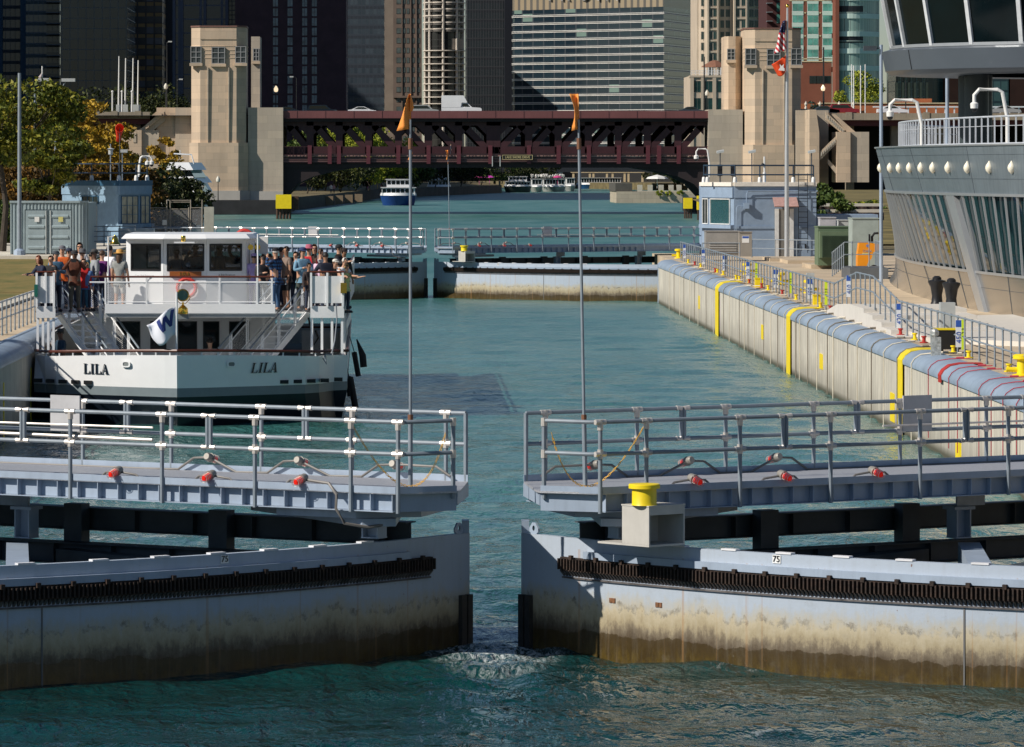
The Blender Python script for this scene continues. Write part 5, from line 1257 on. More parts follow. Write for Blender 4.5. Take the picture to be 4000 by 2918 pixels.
def tree(x, y, z0, h, r, leaf_, lab, seed=1, n=5200, ls=.16, clumps=60, flat=.55, group=None, trunk=.16, crown0=.35, name='tree', shape=None, cs=.30, openb=True):
    rnd = random.Random(seed); t = thing(name, lab, 'tree', (x, y, z0), group)
    b = MB(); th = h * crown0; top = Vector((x + rnd.uniform(-.2, .2) * r * .3, y, z0 + th))
    b.tube([(x, y, z0), (x + .02 * h, y, z0 + th * .5), top, (x, y, z0 + h * .75)], [trunk, trunk * .75, trunk * .6, trunk * .15], 8)
    cl = []
    for i in range(clumps):
        while True:
            u = Vector((rnd.uniform(-1, 1), rnd.uniform(-1, 1), rnd.uniform(-1, 1)))
            if .12 < u.length < 1: break
        u *= (u.length ** -.35)
        cz = z0 + h * (crown0 + (1 - crown0) * .5); c = Vector((x + u.x * r, y + u.y * r, cz + u.z * h * (1 - crown0) * .5))
        if shape: c = shape(c, u)
        cl.append((c, r * cs * rnd.uniform(.6, 1.15)))
        if i % 3 == 0 and openb:
            m_ = top.lerp(c, .5) + Vector((0, 0, -.04 * h)); b.tube([top + Vector((0, 0, rnd.uniform(-.1, .3) * (h - th))), m_, c], [trunk * .35, trunk * .2, trunk * .06], 5)
    b.build('trunk', bark, t, True)
    nv = np.zeros((n, 4, 3)); rg = np.random.RandomState(seed); k = rg.randint(0, len(cl), n)
    C = np.array([c[0] for c in cl])[k]; Rr = np.array([c[1] for c in cl])[k]
    d = rg.normal(size=(n, 3)); d /= np.linalg.norm(d, axis=1)[:, None]; rad = Rr * rg.uniform(.25, 1, n) ** .6
    pos = C + d * rad[:, None] * np.array([1.15, 1.15, flat])
    a = rg.normal(size=(n, 3)); a /= np.linalg.norm(a, axis=1)[:, None]; q = rg.normal(size=(n, 3)); q = np.cross(a, q); q /= np.linalg.norm(q, axis=1)[:, None]
    s_ = (ls * rg.uniform(.5, 1.25, n))[:, None]
    nv[:, 0] = pos - a * s_; nv[:, 1] = pos + q * s_ * .5; nv[:, 2] = pos + a * s_; nv[:, 3] = pos - q * s_ * .5
    nv -= np.array([x, y, z0])
    me = bpy.data.meshes.new('crown'); me.vertices.add(n * 4); me.vertices.foreach_set('co', nv.astype(np.float32).ravel())
    me.loops.add(n * 4); me.loops.foreach_set('vertex_index', np.arange(n * 4, dtype=np.int32)); me.polygons.add(n); me.polygons.foreach_set('loop_start', np.arange(0, n * 4, 4, dtype=np.int32)); me.update(calc_edges=True)
    o = bpy.data.objects.new('crown', me); COL.objects.link(o); o.parent = t; me.materials.append(LF[leaf_]); return t
# land on both banks between the lock and the bridge
def land(poly, z, name, mat, z0=-4): return struct(MB().prism(poly, z0, z).build(name, mat))
dirt = M('dry dirt and grass', (.14, .11, .05), 1, 0, .5, .5)
land([(-19.8, 268), (-20, 330), (-34, 706), (-260, 706), (-260, 268)], 2.2, 'park', dirt)
land([(25, 268), (26, 330), (60, 706), (300, 706), (300, 268)], 2.2, 'park', dirt)
# left: container, lawn, poles, control house
g = MB().grid([[(-60, 182, 2.36), (-14.95, 182, 2.36)], [(-60, 205, 2.75), (-14.95, 205, 2.6)], [(-60, 226, 2.95), (-14.95, 226, 2.85)], [(-60, 262, 2.95), (-14.95, 262, 2.9)]])
o = g.build('lawn', gm); struct(o)
struct(MB().box(-40, -15.2, 224, 262, 2.31, 2.99).build('pavement', concp))
cont = M('grey container steel', (.30, .37, .39), .5, 0, .10, 1.5, streak=.3)
def container():
    D = 228.; x0, x1 = X(40, D), X(345, D); z0, z1 = 3.0, Z(792, D); t = thing('shipping_container', 'grey corrugated shipping container with double doors facing the lock', 'container', ((x0 + x1) / 2, D, z0))
    d0, d1 = X(96, D), X(282, D)
    def corr(xa, xb, za, zb):
        b = MB(); p = xa; k = 0; pts = []
        while p < xb: pts += [(p, D), (p + .06, D - .0), (p + .085, D + .05), (p + .14, D + .05)]; p += .17
        pts = [q for q in pts if q[0] <= xb] + [(xb, D)]
        b.grid([[(x, y, z) for x, y in pts] for z in (za, zb)]); return b
    for a_, c_, za, zb in ((x0, d0, z0, z1), (d1, x1, z0, z1), (d0, d1, Z(818, D), z1)): corr(a_, c_, za, zb).build('corrugated_wall', cont, t)
    b = MB().box(x0 - .03, x1 + .03, D - .05, D + .02, z1 - .001, z1 + .1); b.build('top_rail', cont, t)
    MB().box(x0, x1, D + .06, D + 6, z0, z1).build('body', cont, t)
    MB().box(x0, x1, D - .03, D + .05, z0 - .12, z0 - .001).build('sill', M('rust brown sill', (.12, .06, .02), .8), t)
    zt = Z(822, D)
    for i in range(2):
        a_ = d0 + (d1 - d0) / 2 * i + .05; c_ = a_ + (d1 - d0) / 2 - .1
        b = MB().box(a_, c_, D - .02, D + .04, z0 + .05, zt)
        for k in range(4):
            zc = z0 + .25 + k * (zt - z0) / 4.2; b.prismx([(D - .02, zc), (D - .02, zc + .16), (D - .07, zc + .11), (D - .07, zc + .03)], a_ + .12, c_ - .15)
        o = b.build('door', cont, t)
        MB().tube([(c_ - .06 if i == 0 else a_ + .06, D - .05, z0), (c_ - .06 if i == 0 else a_ + .06, D - .05, zt)], .025, 6).build('lock_bar', greyp, o, True)
        MB().box(a_ + .45, a_ + .68, D - .078, D - .071, z0 + 1.6, z0 + 1.85).build('sticker', whitep if i == 0 else M('yellow label', (.6, .55, .2), .6), o)
container()
def pole(px, D, ztop, r, lab, arms=()):
    x = X(px, D); t = thing('light_pole', lab, 'pole', (x, D, 2.9), 'tall grey poles on the left bank')
    MB().tube([(x, D, 2.3), (x, D, ztop)], [r, r * .7], 10).build('pole', pipe, t, True); MB().lathe((x, D, 2.95), [(r * 2.6, 0), (r * 2.4, .25), (r * 1.3, .35)], 10).build('base', steel, t)
    for sg, (dx, dz) in arms:
        ox, oz = x + sg * dx, ztop + dz
        MB().tube([(x, D, ztop - .12), (x + sg * dx * .55, D, ztop - .12), (ox - sg * .3, D, oz - .25), (ox - sg * .12, D, oz)], .03, 6).build('arm', pipe, t, True)
        MB().box(ox - .42, ox + .42, D - .2, D + .2, oz - .06, oz + .14).build('lamp_head', greyp, t)
pole(76, 226.5, Z(285, 226.5), .115, 'thick grey pole standing in front of the shipping container'); pole(137, 290, Z(352, 290), .10, 'grey pole among orange trees, middle of the left group')
pole(218, 285, Z(333, 285), .12, 'grey pole with two curved floodlight arms above the trees', ((-1, (.85, .30)), (1, (.78, .28))))
pole(46, 330, Z(575, 330), .1, 'thin pole at the far left behind green branches')
# flag pole small US flag far left
def hollow_house(name, lab, cpts, z0, zp, mats, D):
    pass
blue1 = M('blue stucco', (.20, .31, .42), .8, 0, .10, 3, bump=.4, bs=6); blue2 = M('dark blue trim', (.02, .09, .17), .6)
blue3 = M('slate blue stucco', (.24, .32, .43), .8, 0, .10, 2, bump=.4, bs=6); winm = M('pale window blind glass', (.26, .28, .24), .15, 0, .5, 1.2); winm2 = M('dark house window', (.02, .03, .03), .06)
def seg_box(b, a, c, z0, z1, t0, t1):      # wall slab from a to c, thickness towards outside normal t0..t1
    a = Vector((*a, 0)); c = Vector((*c, 0)); d = (c - a).normalized(); n_ = Vector((d.y, -d.x, 0))
    return b.hexa([a + n_ * t0 + Vector((0, 0, z0)), c + n_ * t0 + Vector((0, 0, z0)), c + n_ * t1 + Vector((0, 0, z0)), a + n_ * t1 + Vector((0, 0, z0)),
                   a + n_ * t0 + Vector((0, 0, z1)), c + n_ * t0 + Vector((0, 0, z1)), c + n_ * t1 + Vector((0, 0, z1)), a + n_ * t1 + Vector((0, 0, z1))])
def house_window(root, a, c, t0, t1, z0, z1, nx, nz, fm, gm_, off=.05):
    a = Vector((*a, 0)); c = Vector((*c, 0)); d = c - a; p = a + d * t0; q = a + d * t1; n_ = Vector((d.y, -d.x, 0)).normalized()
    f = MB(); k = .05
    seg_box(f, p[:2], q[:2], z0 - k, z0, 0.002, off); seg_box(f, p[:2], q[:2], z1, z1 + k, 0.002, off)
    dd = d.normalized(); ln = (q - p).length
    for i in range(nx + 1):
        s = p + dd * (ln * i / nx - k / 2 * (i == nx) * 2 + 0); seg_box(f, s[:2], (s + dd * (k if i in (0, nx) else .03))[:2], z0, z1, 0.002, off)
    for i in range(1, nz): zz = z0 + (z1 - z0) * i / nz; seg_box(f, p[:2], q[:2], zz - .015, zz + .015, .003, off - .002)
    fo = f.build('window', fm, root); seg_box(MB(), p[:2], q[:2], z0, z1, -.01, .015)
    g = MB(); seg_box(g, p[:2], q[:2], z0, z1, -.01, .018); g.build('pane', gm_, fo)
def roofrail(root, pts, h=.95, n=None, foot=whitep, mt=None):
    mt = mt or M('dark navy pipe', (.02, .04, .07), .4)
    for z in (h, h * .45): MB().tube([(p[0], p[1], p[2] + z) for p in pts], .05, 6).build('roof_rail', mt, root, True)
    for p in pts:
        MB().tube([p, (p[0], p[1], p[2] + h)], .045, 6).build('rail_post', mt, root, True); MB().lathe(p, [(.12, 0), (.1, .25), (.07, .3)], 8).build('post_foot', foot, root, True)
def camera_arm(parent_name, p, sg, lab, r=.05, h=1.1, w_=.9):
    t = thing('camera_mast', lab, 'camera', p, 'white dome cameras')
    P_ = Vector(p)
    MB().tube([P_, P_ + Vector((0, 0, h * .5)), P_ + Vector((sg * w_ * .15, 0, h * .95)), P_ + Vector((sg * w_ * .3, 0, h)), P_ + Vector((sg * w_ * .85, 0, h)), P_ + Vector((sg * w_, 0, h * .9)), P_ + Vector((sg * w_, 0, h * .78))], r, 8).build('arm', whitep, t, True)
    c = P_ + Vector((sg * w_, 0, h * .78)); MB().lathe(c, [(.13, -.22), (.14, -.05), (.07, .0)], 12).build('housing', whitep, t, True); MB().ball(c + Vector((0, 0, -.24)), .11, 10, 6).build('dome', blackp, t, True); return t
A_, B_, C_ = (X(243, 266), 266), (X(462, 261.5), 261.5), (X(588, 266), 266)
t = thing('control_house', 'blue stucco control house on the left bank with a railed flat roof', 'building', (X(430, 266), 266, 2.3), 'blue lock control houses')
zr_ = Z(705, 263)
body = [A_, B_, C_, (C_[0] - 1, 271), (A_[0], 271)]
MB().prism(body, 2.3, zr_ - .05).build('wall', blue1, t)
b = MB(); seg_box(b, A_, B_, Z(760, 263), zr_ - .3, .0, .06); seg_box(b, B_, C_, Z(760, 263), zr_ - .3, .0, .10); b.build('wall_band', blue1, t)
b = MB(); seg_box(b, A_, B_, zr_ - .3, zr_, .0, .12); seg_box(b, B_, C_, zr_ - .3, zr_, .0, .14); b.build('parapet', blue2, t)
house_window(t, B_, C_, .08, .60, Z(872, 263), Z(768, 263), 3, 3, blue2, winm); house_window(t, B_, C_, .68, .96, Z(872, 263), Z(768, 263), 2, 3, blue2, winm)
house_window(t, A_, B_, .36, .66, Z(795, 263), Z(768, 263), 3, 1, blue2, winm2)
b = MB(); seg_box(b, B_, C_, Z(890, 263), Z(875, 263), 0, .25); b.build('sill', blue1, t)
b = MB(); seg_box(b, (X(350, 264), 263.9), (X(386, 264), 263.2), 2.3, Z(803, 264), .02, .10); dr = b.build('door', M('pale grey door', (.5, .5, .46), .5), t)
rr_ = [(A_[0] + .2, 266, zr_), (X(358, 264), 264, zr_), (B_[0], 262, zr_), (X(532, 264), 264, zr_), (C_[0] - .2, 266.2, zr_)]
roofrail(t, rr_)
camera_arm('', (X(545, 265), 265, zr_ + .3), 1, 'white curved camera arm on the left blue house, the inner one', .05, 1.05, .45)
camera_arm('', (X(540, 266), 266.4, zr_ + .2), 1, 'white curved camera arm on the left blue house, the outer one', .05, 1.2, .75)
x = X(432, 265); t2 = thing('weather_mast', 'short grey weather mast on the left blue house roof', 'mast', (x, 265, zr_)); MB().tube([(x, 265, zr_), (x, 265, zr_ + 2.1)], .04, 6).build('mast', pipe, t2, True); MB().lathe((x, 265, zr_ + 1.45), [(.05, 0), (.13, .05), (.13, .3), (.22, .36), (.05, .42)], 10).build('sensor', greyp, t2, True)
x = X(478, 265); t2 = thing('floodlight', 'floodlight on a thin post on the left blue house roof', 'lamp', (x, 265, zr_)); MB().tube([(x, 265, zr_), (x, 265, zr_ + 1.75)], .035, 6).build('post', pipe, t2, True); MB().box(x - .1, x + .3, 264.8, 265.1, zr_ + 1.6, zr_ + 1.78).build('head', greyp, t2)
x = X(468, 264); t2 = thing('windsock', 'red windsock on a tall thin pole above the left blue house', 'windsock', (x, 264, zr_)); MB().tube([(x, 264, zr_), (x, 264, Z(500, 264))], .022, 6).build('pole', steel_in, t2, True)
c = Vector((x, 263.9, Z(500, 264))); b = MB(); b.grid([[c + Vector((math.cos(q) * r_, dy, math.sin(q) * r_)) + off for q in [2 * math.pi * i / 20 for i in range(21)]] for r_, dy, off in ((.23, -.05, Vector((0, 0, 0))), (.25, .0, Vector((0, 0, 0))), (.22, .22, Vector((-.03, 0, -.15))), (.15, .35, Vector((-.08, 0, -.4))), (.13, .40, Vector((-.1, 0, -.68))))])
b.build('sock', M('windsock red', (.75, .04, .01), .7, var=.05), t2, 'all').modifiers.new('t', 'SOLIDIFY').thickness = .01
# pipes, gates and cabinets behind the boat
for k, (x0_, x1_, D, y_) in enumerate(((345, 520, 232, 885), (350, 500, 240, 905), (520, 820, 262, 893))):
    railing([(X(x0_, D), D, Z(y_, D) - 1.0), (X(x1_, D), D + 2, Z(y_, D) - 1.0)], 'railing', ('pipe railing beside the shipping container', 'second pipe railing below the left blue house', 'pipe railing between the left blue house and the far gate')[k], 1.2, .03, mids=(.25, .5, .75))
MB_ = MB().box(X(472, 236), X(600, 236), 236, 237.2, Z(925, 236), Z(893, 236)); one(MB_, 'equipment_box', greyp, 'long low grey equipment box behind the pilothouse roof', 'box')
D = 264; t2 = thing('fence_gate', 'chain link gate frame beside the white yacht', 'fence', (X(700, D), D, 2.3)); rf = M('rusty galvanised frame', (.28, .25, .20), .6, .2, .2, 5)
for x_ in (652, 665, 738, 745, 790): MB().tube([(X(x_, D), D, 2.3), (X(x_, D), D, Z(780 if x_ != 738 else 810, D))], .04, 6).build('post', rf, t2, True)
for y_, a_, c_ in ((783, 652, 745), (790, 665, 745), (817, 665, 738), (812, 590, 652), (812, 745, 790)): MB().tube([(X(a_, D), D, Z(y_, D)), (X(c_, D), D, Z(y_, D))], .03, 6).build('rail', rf, t2, True)
clm = nmat('chain link'); clm[3].inputs['Base Color'].default_value = (.3, .3, .3, 1); clm[3].inputs['Alpha'].default_value = .28; clm = clm[0]
MB().box(X(590, D), X(790, D), D - .005, D + .005, 2.4, Z(818, D)).build('chain_link', clm, t2)
b = MB().box(X(797, 262), X(835, 262), 262, 262.5, Z(880, 262) - 1.2, Z(808, 262)); one(b, 'cabinet', M('weathered beige cabinet', (.38, .38, .32), .6), 'tall beige cabinet at the end of the left fence', 'cabinet')
b = MB().box(X(635, 263), X(651, 263), 262.8, 263.2, Z(880, 262), Z(860, 262)); one(b, 'junction_box', greyp, 'small grey box on the gate post by the blue house', 'box')
# white yacht
t = thing('motor_yacht', 'large white motor yacht moored behind the left trees', 'boat', (-17, 350, 0))
D = 338; xa, xc, xr = X(560, D), X(745, D), X(790, 352)
b = MB(); rows = []
for z, ins in ((Z(748, D), 0), (Z(800, D), .25), (Z(845, D), .6), (.05, 1.0), (-.5, 1.4)):
    rows.append([(xa - 3, 356, z), (xa + ins * .6, D + 4, z + .1), (X(640, D) + ins * .2, D + .4 + ins, z), (xc - ins * 1.0, D - 1 + ins * 2.6, z - .35 * (z > 1.5)), (xr - ins * .4, D + 12, z - .5 * (z > 1.5)), (xr, 362, z - .5 * (z > 1.5))])
b.grid(rows); yh_ = M('yacht hull white', (.55, .60, .60), .3); b.build('hull', yh_, t, True).modifiers.new('t', 'SOLIDIFY').thickness = .05
def ysuper(y0_, y1_, xl, xr_, ya, yb, slope, nm, mat):
    z0, z1 = Z(y1_, D), Z(y0_, D); b = MB().hexa([(xl, ya, z0), (xr_, ya, z0), (xr_ + .3, yb, z0), (xl, yb, z0), (xl + .3, ya + slope, z1), (xr_ - .35, ya + slope, z1), (xr_ - .1, yb, z1), (xl + .3, yb, z1)]); return b.build(nm, mat, t)
ysuper(718, 752, X(600, D), X(765, D), D + 1, 360, .6, 'lower_cabin', white); ysuper(725, 760, X(690, D), X(775, D), D + .9, 352, .8, 'lower_windows', glassd)
ysuper(690, 716, X(600, D), X(768, D), D + 1.4, 358, .5, 'bridge_deck', white); ysuper(664, 694, X(690, D), X(755, D), D + 2.1, 354, .8, 'upper_windows', glassd); ysuper(634, 664, X(640, D), X(750, D), D + 2.0, 356, .3, 'flybridge', white)
MB().tube([(X(668, D), D + 4, Z(600, D)), (X(738, D), D + 4, Z(603, D)), (X(748, D), D + 4, Z(640, D))], .06, 6).build('radar_arch', white, t, True); MB().tube([(X(693, D), D + 4, Z(600, D)), (X(693, D), D + 4, Z(585, D))], .035, 6).build('antenna', whitep, t)
MB().tube([(X(688, D), D + .3, Z(748, D)), (X(735, D), D - .4, Z(757, D)), (X(735, D), D - .4, Z(762, D))], .04, 6).build('bow_rail', pipe, t, True)
# trees on the left bank
def lowerleft(c, u): return c
tree(X(10, 236), 236, 3.0, 8.9, 3.9, 'green', 'green-leaved tree spreading over the container at the far left', 3, 15000, .15, 70, .45, crown0=.52, cs=.25, trunk=.2)
tree(X(190, 262), 262, 3.0, 6.3, 2.3, 'green', 'smaller green tree right of the big one, near the poles', 5, 8000, .15, 40, .45, crown0=.45, cs=.28)
tree(X(300, 300), 300, 2.2, 9.6, 3.3, 'orange', 'orange autumn tree behind the light poles', 6, 12000, .17, 60, .5, crown0=.3)
tree(X(130, 310), 310, 2.2, 9.0, 3.8, 'orange', 'orange yellow tree at the left edge behind green branches', 7, 9000, .18, 50, .5, crown0=.3)
tree(X(410, 330), 330, 2.2, 7.5, 2.9, 'orange', 'low orange tree beside the red windsock', 8, 8000, .18, 50, .5, crown0=.25)
tree(X(230, 280), 280, 2.2, 6.0, 3.9, 'rust', 'rust brown shrubby tree behind the container', 9, 12000, .16, 60, .6, crown0=.12)
tree(X(20, 275), 275, 2.2, 5.8, 3.0, 'rust', 'dark rusty tree at the far left edge', 10, 8000, .17, 50, .6, crown0=.1)
tree(X(470, 300), 300, 2.2, 5.2, 3.2, 'rust', 'dark brown tree behind the left blue house', 11, 10000, .16, 60, .6, crown0=.1)
tree(X(640, 322), 322, 2.2, 5.0, 3.0, 'dark', 'dark green tree in front of the white yacht', 12, 12000, .17, 60, .7, crown0=.12, cs=.3)
tree(X(560, 312), 312, 2.2, 4.8, 2.4, 'dark', 'dark tree right of the blue house windows', 13, 8000, .17, 50, .7, crown0=.1)
tree(X(775, 370), 370, 1.5, 4.9, 1.0, 'dark', 'narrow dark tree right of the yacht, before the stone tower', 14, 4000, .16, 30, .7, crown0=.3)
tree(X(650, 640), 640, 2.2, 9.0, 3.0, 'orange', 'small orange tree below the left stone stairs', 15, 3500, .30, 35, .6, crown0=.25)
tree(X(8, 255), 255, 2.9, 2.6, 1.6, 'mid', 'green bush at the left edge behind the lawn', 16, 5000, .12, 30, .8, crown0=.05, name='bush')
# shade tree standing left of the lock, outside the picture, that dapples the boat
tree(-23.5, 127, 2.3, 9.5, 3.4, 'green', 'green tree left of the lock wall that dapples the tour boat', 20, 3600, .30, 40, .6, crown0=.35, cs=.22)
# ---------------------------------------------------------------- right control house and equipment
zr_ = Z(712, 260)
A_, B_, C_ = (X(2748, 261), 262.2), (X(2867, 258.5), 258.5), (X(3188, 259), 258.9)
t = thing('control_house', 'slate blue control house on the right bank with white roof edge and ladder', 'building', (X(2960, 262), 262, 2.3), 'blue lock control houses')
MB().prism([A_, B_, C_, (C_[0], 268), (A_[0] + .2, 268)], 2.3, zr_ - .05).build('wall', blue3, t)
b = MB(); seg_box(b, A_, B_, Z(772, 260), zr_ - .2, 0, .10); seg_box(b, B_, C_, Z(772, 260), zr_ - .2, 0, .04); b.build('wall_band', blue3, t)
b = MB(); seg_box(b, A_, B_, zr_ - .22, zr_, 0, .18); seg_box(b, B_, C_, zr_ - .22, zr_, 0, .14); b.box(A_[0] + .3, C_[0], 262, 268, zr_ - .1, zr_ - .01); b.build('roof_edge', M('white roof membrane', (.75, .70, .62), .7, 0, .08, 5, bump=.5, bs=8), t)
def glit():
    m, n, l, b = nmat('window glass reflecting sparkling water'); b.inputs['Base Color'].default_value = (.05, .17, .18, 1); b.inputs['Metallic'].default_value = .6; b.inputs['Roughness'].default_value = .08
    geo = n.new('ShaderNodeNewGeometry').outputs['Position']; k = n.new('ShaderNodeBump'); k.inputs['Distance'].default_value = .15; k.inputs['Strength'].default_value = .7
    l.new(noise(n, l, mapped(n, l, geo, (1, 1, 1.8)), 4.5, 4, .65), k.inputs['Height']); l.new(k.outputs[0], b.inputs['Normal']); return m
glt = glit(); wf = M('white window frame', (.7, .7, .68), .5)
house_window(t, A_, B_, .28, .90, Z(873, 260), Z(779, 260), 1, 1, wf, glt, .08); house_window(t, A_, B_, .02, .20, Z(873, 260), Z(779, 260), 2, 1, wf, winm2)
b = MB(); seg_box(b, A_, B_, Z(892, 260), Z(878, 260), 0, .22); seg_box(b, B_, C_, Z(892, 260), Z(882, 260), 0, .05); b.build('sill', blue3, t)
dpx = lambda px: (X(px, 259.7), 258.5 + (X(px, 259.7) - B_[0]) / (C_[0] - B_[0]) * .4)
b = MB(); seg_box(b, dpx(3020), dpx(3092), 2.3, Z(815, 259), .02, .12); dr = b.build('door', M('grey brown door', (.20, .19, .17), .6), t)
for q in (3020, 3078):
    b = MB(); seg_box(b, dpx(q), dpx(q + 15), 2.3, Z(815, 259), .121, .17); b.build('door_post', wf, dr)
a, c = Vector((*dpx(3012), 0)), Vector((*dpx(3106), 0)); nrm = Vector((0.05, -1, 0))
b = MB().hexa([a + Vector((0, 0, Z(772, 260))), c + Vector((0, 0, Z(772, 260))), c + nrm * .9 + Vector((0, 0, Z(808, 260))), a + nrm * .9 + Vector((0, 0, Z(808, 260))), a + Vector((0, 0, Z(772, 260) + .05)), c + Vector((0, 0, Z(772, 260) + .05)), c + nrm * .95 + Vector((0, 0, Z(808, 260) + .05)), a + nrm * .95 + Vector((0, 0, Z(808, 260) + .05))])
b.build('canopy', M('pinkish shingles', (.42, .25, .22), .8, 0, .2, 5), t)
b = MB(); pl = [dpx(3112), dpx(3148)]
for q in pl: b.tube([(q[0], q[1] - .3, 2.5), (q[0], q[1] - .3, zr_ + .5)], .022, 5)
for k in range(14): z = 2.7 + k * .3; b.tube([(pl[0][0], pl[0][1] - .3, z), (pl[1][0], pl[1][1] - .3, z)], .018, 5)
b.build('ladder', M('dark ladder steel', (.02, .03, .04), .5), t)
q = dpx(2908); MB().box(q[0] - .15, q[0] + .17, q[1] - .28, q[1] - .05, Z(815, 259), Z(792, 259)).build('junction_box', blue3, t)
q2 = dpx(3188); MB().tube([(q[0] + .02, q[1] - .16, Z(792, 259)), (q[0] + .02, q[1] - .16, Z(758, 259)), (q[0] + .12, q[1] - .16, Z(746, 259)), (q2[0], q2[1] - .12, Z(746, 259))], .03, 6).build('conduit', blue3, t, True)
MB().tube([(q[0] - .15, q[1] - .16, Z(803, 259)), (q[0] - .45, q[1] - .18, Z(803, 259)), (q[0] - .55, q[1] - .18, Z(812, 259)), (q[0] - .56, q[1] - .18, 2.4)], .025, 6).build('conduit', blue3, t, True)
b = MB(); 
for px in (3110, 3138): q = dpx(px); b = MB().box(q[0], q[0] + .09, q[1] - .06, q[1] - .02, 2.75, 2.98); b.build('vent', blackp, t)
roofrail(t, [(A_[0] + .1, A_[1], zr_), (X(2770, 259), 260.4, zr_), (X(2872, 258.5), 258.7, zr_), (X(2967, 259), 258.8, zr_), (X(3098, 259), 258.9, zr_), (X(3178, 259), 259.1, zr_)])
camera_arm('', (X(2778, 261), 262.5, zr_ + .3), -1, 'white curved camera arm at the left end of the right house roof', .045, 1.6, .75)
x = X(2986, 261); tt = thing('camera_mast', 'white upright dome camera in the middle of the right house roof', 'camera', (x, 261, zr_), 'white dome cameras'); MB().tube([(x, 261, zr_), (x, 261, zr_ + .55), (x, 261, zr_ + .56), (x, 261, zr_ + 1.45)], [.09, .09, .05, .05], 8).build('arm', whitep, tt, True); MB().ball((x - .1, 260.9, zr_ + 1.0), .09, 8, 6).build('dome', blackp, tt, True)
for px, lab in ((2813, 'dark traffic light and floodlight post left on the right house roof'), (2937, 'thin floodlight post in the middle of the right house roof'), (3170, 'floodlight post at the right end of the right house roof')):
    x = X(px, 262); tt = thing('floodlight', lab, 'lamp', (x, 262, zr_), 'floodlight posts on the right house'); MB().tube([(x, 262, zr_), (x, 262, zr_ + 1.7)], .035, 6).build('post', steel_in, tt, True); MB().hexa([(x - .2, 261.7, zr_ + 1.62), (x + .2, 261.7, zr_ + 1.7), (x + .2, 262.1, zr_ + 1.74), (x - .2, 262.1, zr_ + 1.66), (x - .2, 261.7, zr_ + 1.74), (x + .2, 261.7, zr_ + 1.82), (x + .2, 262.1, zr_ + 1.86), (x - .2, 262.1, zr_ + 1.78)]).build('head', greyp, tt)
for k, px in enumerate((2812, 2863)):
    x = X(px, 261); tt = thing('signal_light', ('dark signal light on the right house roof, the left one', 'dark signal light on the right house roof, the right one')[k], 'signal', (x, 261, zr_)); MB().box(x - .13, x + .13, 260.8, 261.1, zr_ + .35, zr_ + 1.0).build('housing', blackp, tt)
    for z in (.5, .83): MB().tube([(x, 260.6, zr_ + z), (x, 260.8, zr_ + z)], .1, 8).build('hood', blackp, tt, True)
    MB().tube([(x, 261, zr_), (x, 261, zr_ + .35)], .03, 6).build('post', steel_in, tt)
# cabinets
ss = M('brushed stainless steel', (.40, .38, .35), .45, .4, .1, 2); ss2 = M('brown grey cabinet', (.33, .30, .26), .5, .2, .08)
def cabinet(name, lab, px0, px1, y0, y1, D, dep, mat, louv=0, sign=False, cat='cabinet'):
    x0, x1, z0, z1 = X(px0, D), X(px1, D), Z(y1, D), Z(y0, D); t = thing(name, lab, cat, ((x0 + x1) / 2, D, z0)); MB().box(x0, x1, D, D + dep, z0, z1).build('body', mat, t); MB().box(x0 - .03, x1 + .03, D - .04, D + dep + .03, z1 + .001, z1 + .05).build('lid', mat, t)
    for k in range(louv):
        zz = z0 + (z1 - z0) * (.12 + .1 * k); MB().hexa([(x0 + .15, D - .05, zz), (x1 - .15, D - .05, zz), (x1 - .15, D - .002, zz + .06), (x0 + .15, D - .002, zz + .06), (x0 + .15, D - .05, zz + .01), (x1 - .15, D - .05, zz + .01), (x1 - .15, D - .002, zz + .07), (x0 + .15, D - .002, zz + .07)]).build('louvre', mat, t)
    if sign:
        xs = (x0 + x1) / 2; s_ = MB().box(xs - .19, xs + .19, D - .012, D - .002, z1 - .55, z1 - .18).build('warning_sign', whitep, t); MB().box(xs - .17, xs + .17, D - .016, D - .013, z1 - .31, z1 - .2).build('sign_header', signblue, s_)
    return t
cabinet('generator_cabinet', 'wide stainless generator cabinet with louvres beside the far right gate', 2758, 2888, 905, 1000, 246, 1.5, ss, 5)
cabinet('control_cabinet', 'tall brown grey cabinet with a warning sign next to the stainless one', 2888, 2937, 908, 1002, 245, .7, ss2, 0, True)
gt = M('green transformer paint', (.12, .17, .10), .55, 0, .1, 2); gt2 = M('green louvre shade', (.02, .035, .022), .6)
t = cabinet('transformer', 'dark green electrical transformer with a finned radiator front', 3196, 3330, 888, 1037, 226, 2.0, gt)
x0, x1, z0, z1 = X(3205, 225), X(3318, 225), Z(1008, 225), Z(905, 225)
MB().box(x0, x1, 225.3, 225.99, z0, z1).build('radiator', gt, t); b = MB(); x = x0 + .12
MB().box(x0 + .1, x1 - .03, 225.28, 225.299, z0 + .03, z1 - .2).build('louvre_back', gt2, t)
while x < x1 - .05: b.box(x, x + .018, 225.2, 225.279, z0 + .03, z1 - .2); x += .055
b.build('fins', M('green fin', (.06, .10, .06), .5), t)
cabinet('grey_cabinet', 'pale grey cabinet with a flat lid behind the green transformer', 3204, 3265, 852, 960, 233, 1.2, M('lilac grey enamel', (.42, .42, .45), .5)); cabinet('grey_cabinet', 'low grey cabinet between the transformer and the tall one', 3278, 3332, 862, 960, 234, 1.2, greyp)
cabinet('tall_cabinet', 'tall grey green cabinet behind the orange machine', 3330, 3432, 855, 1060, 220, 2.0, M('grey green enamel', (.33, .38, .35), .5))
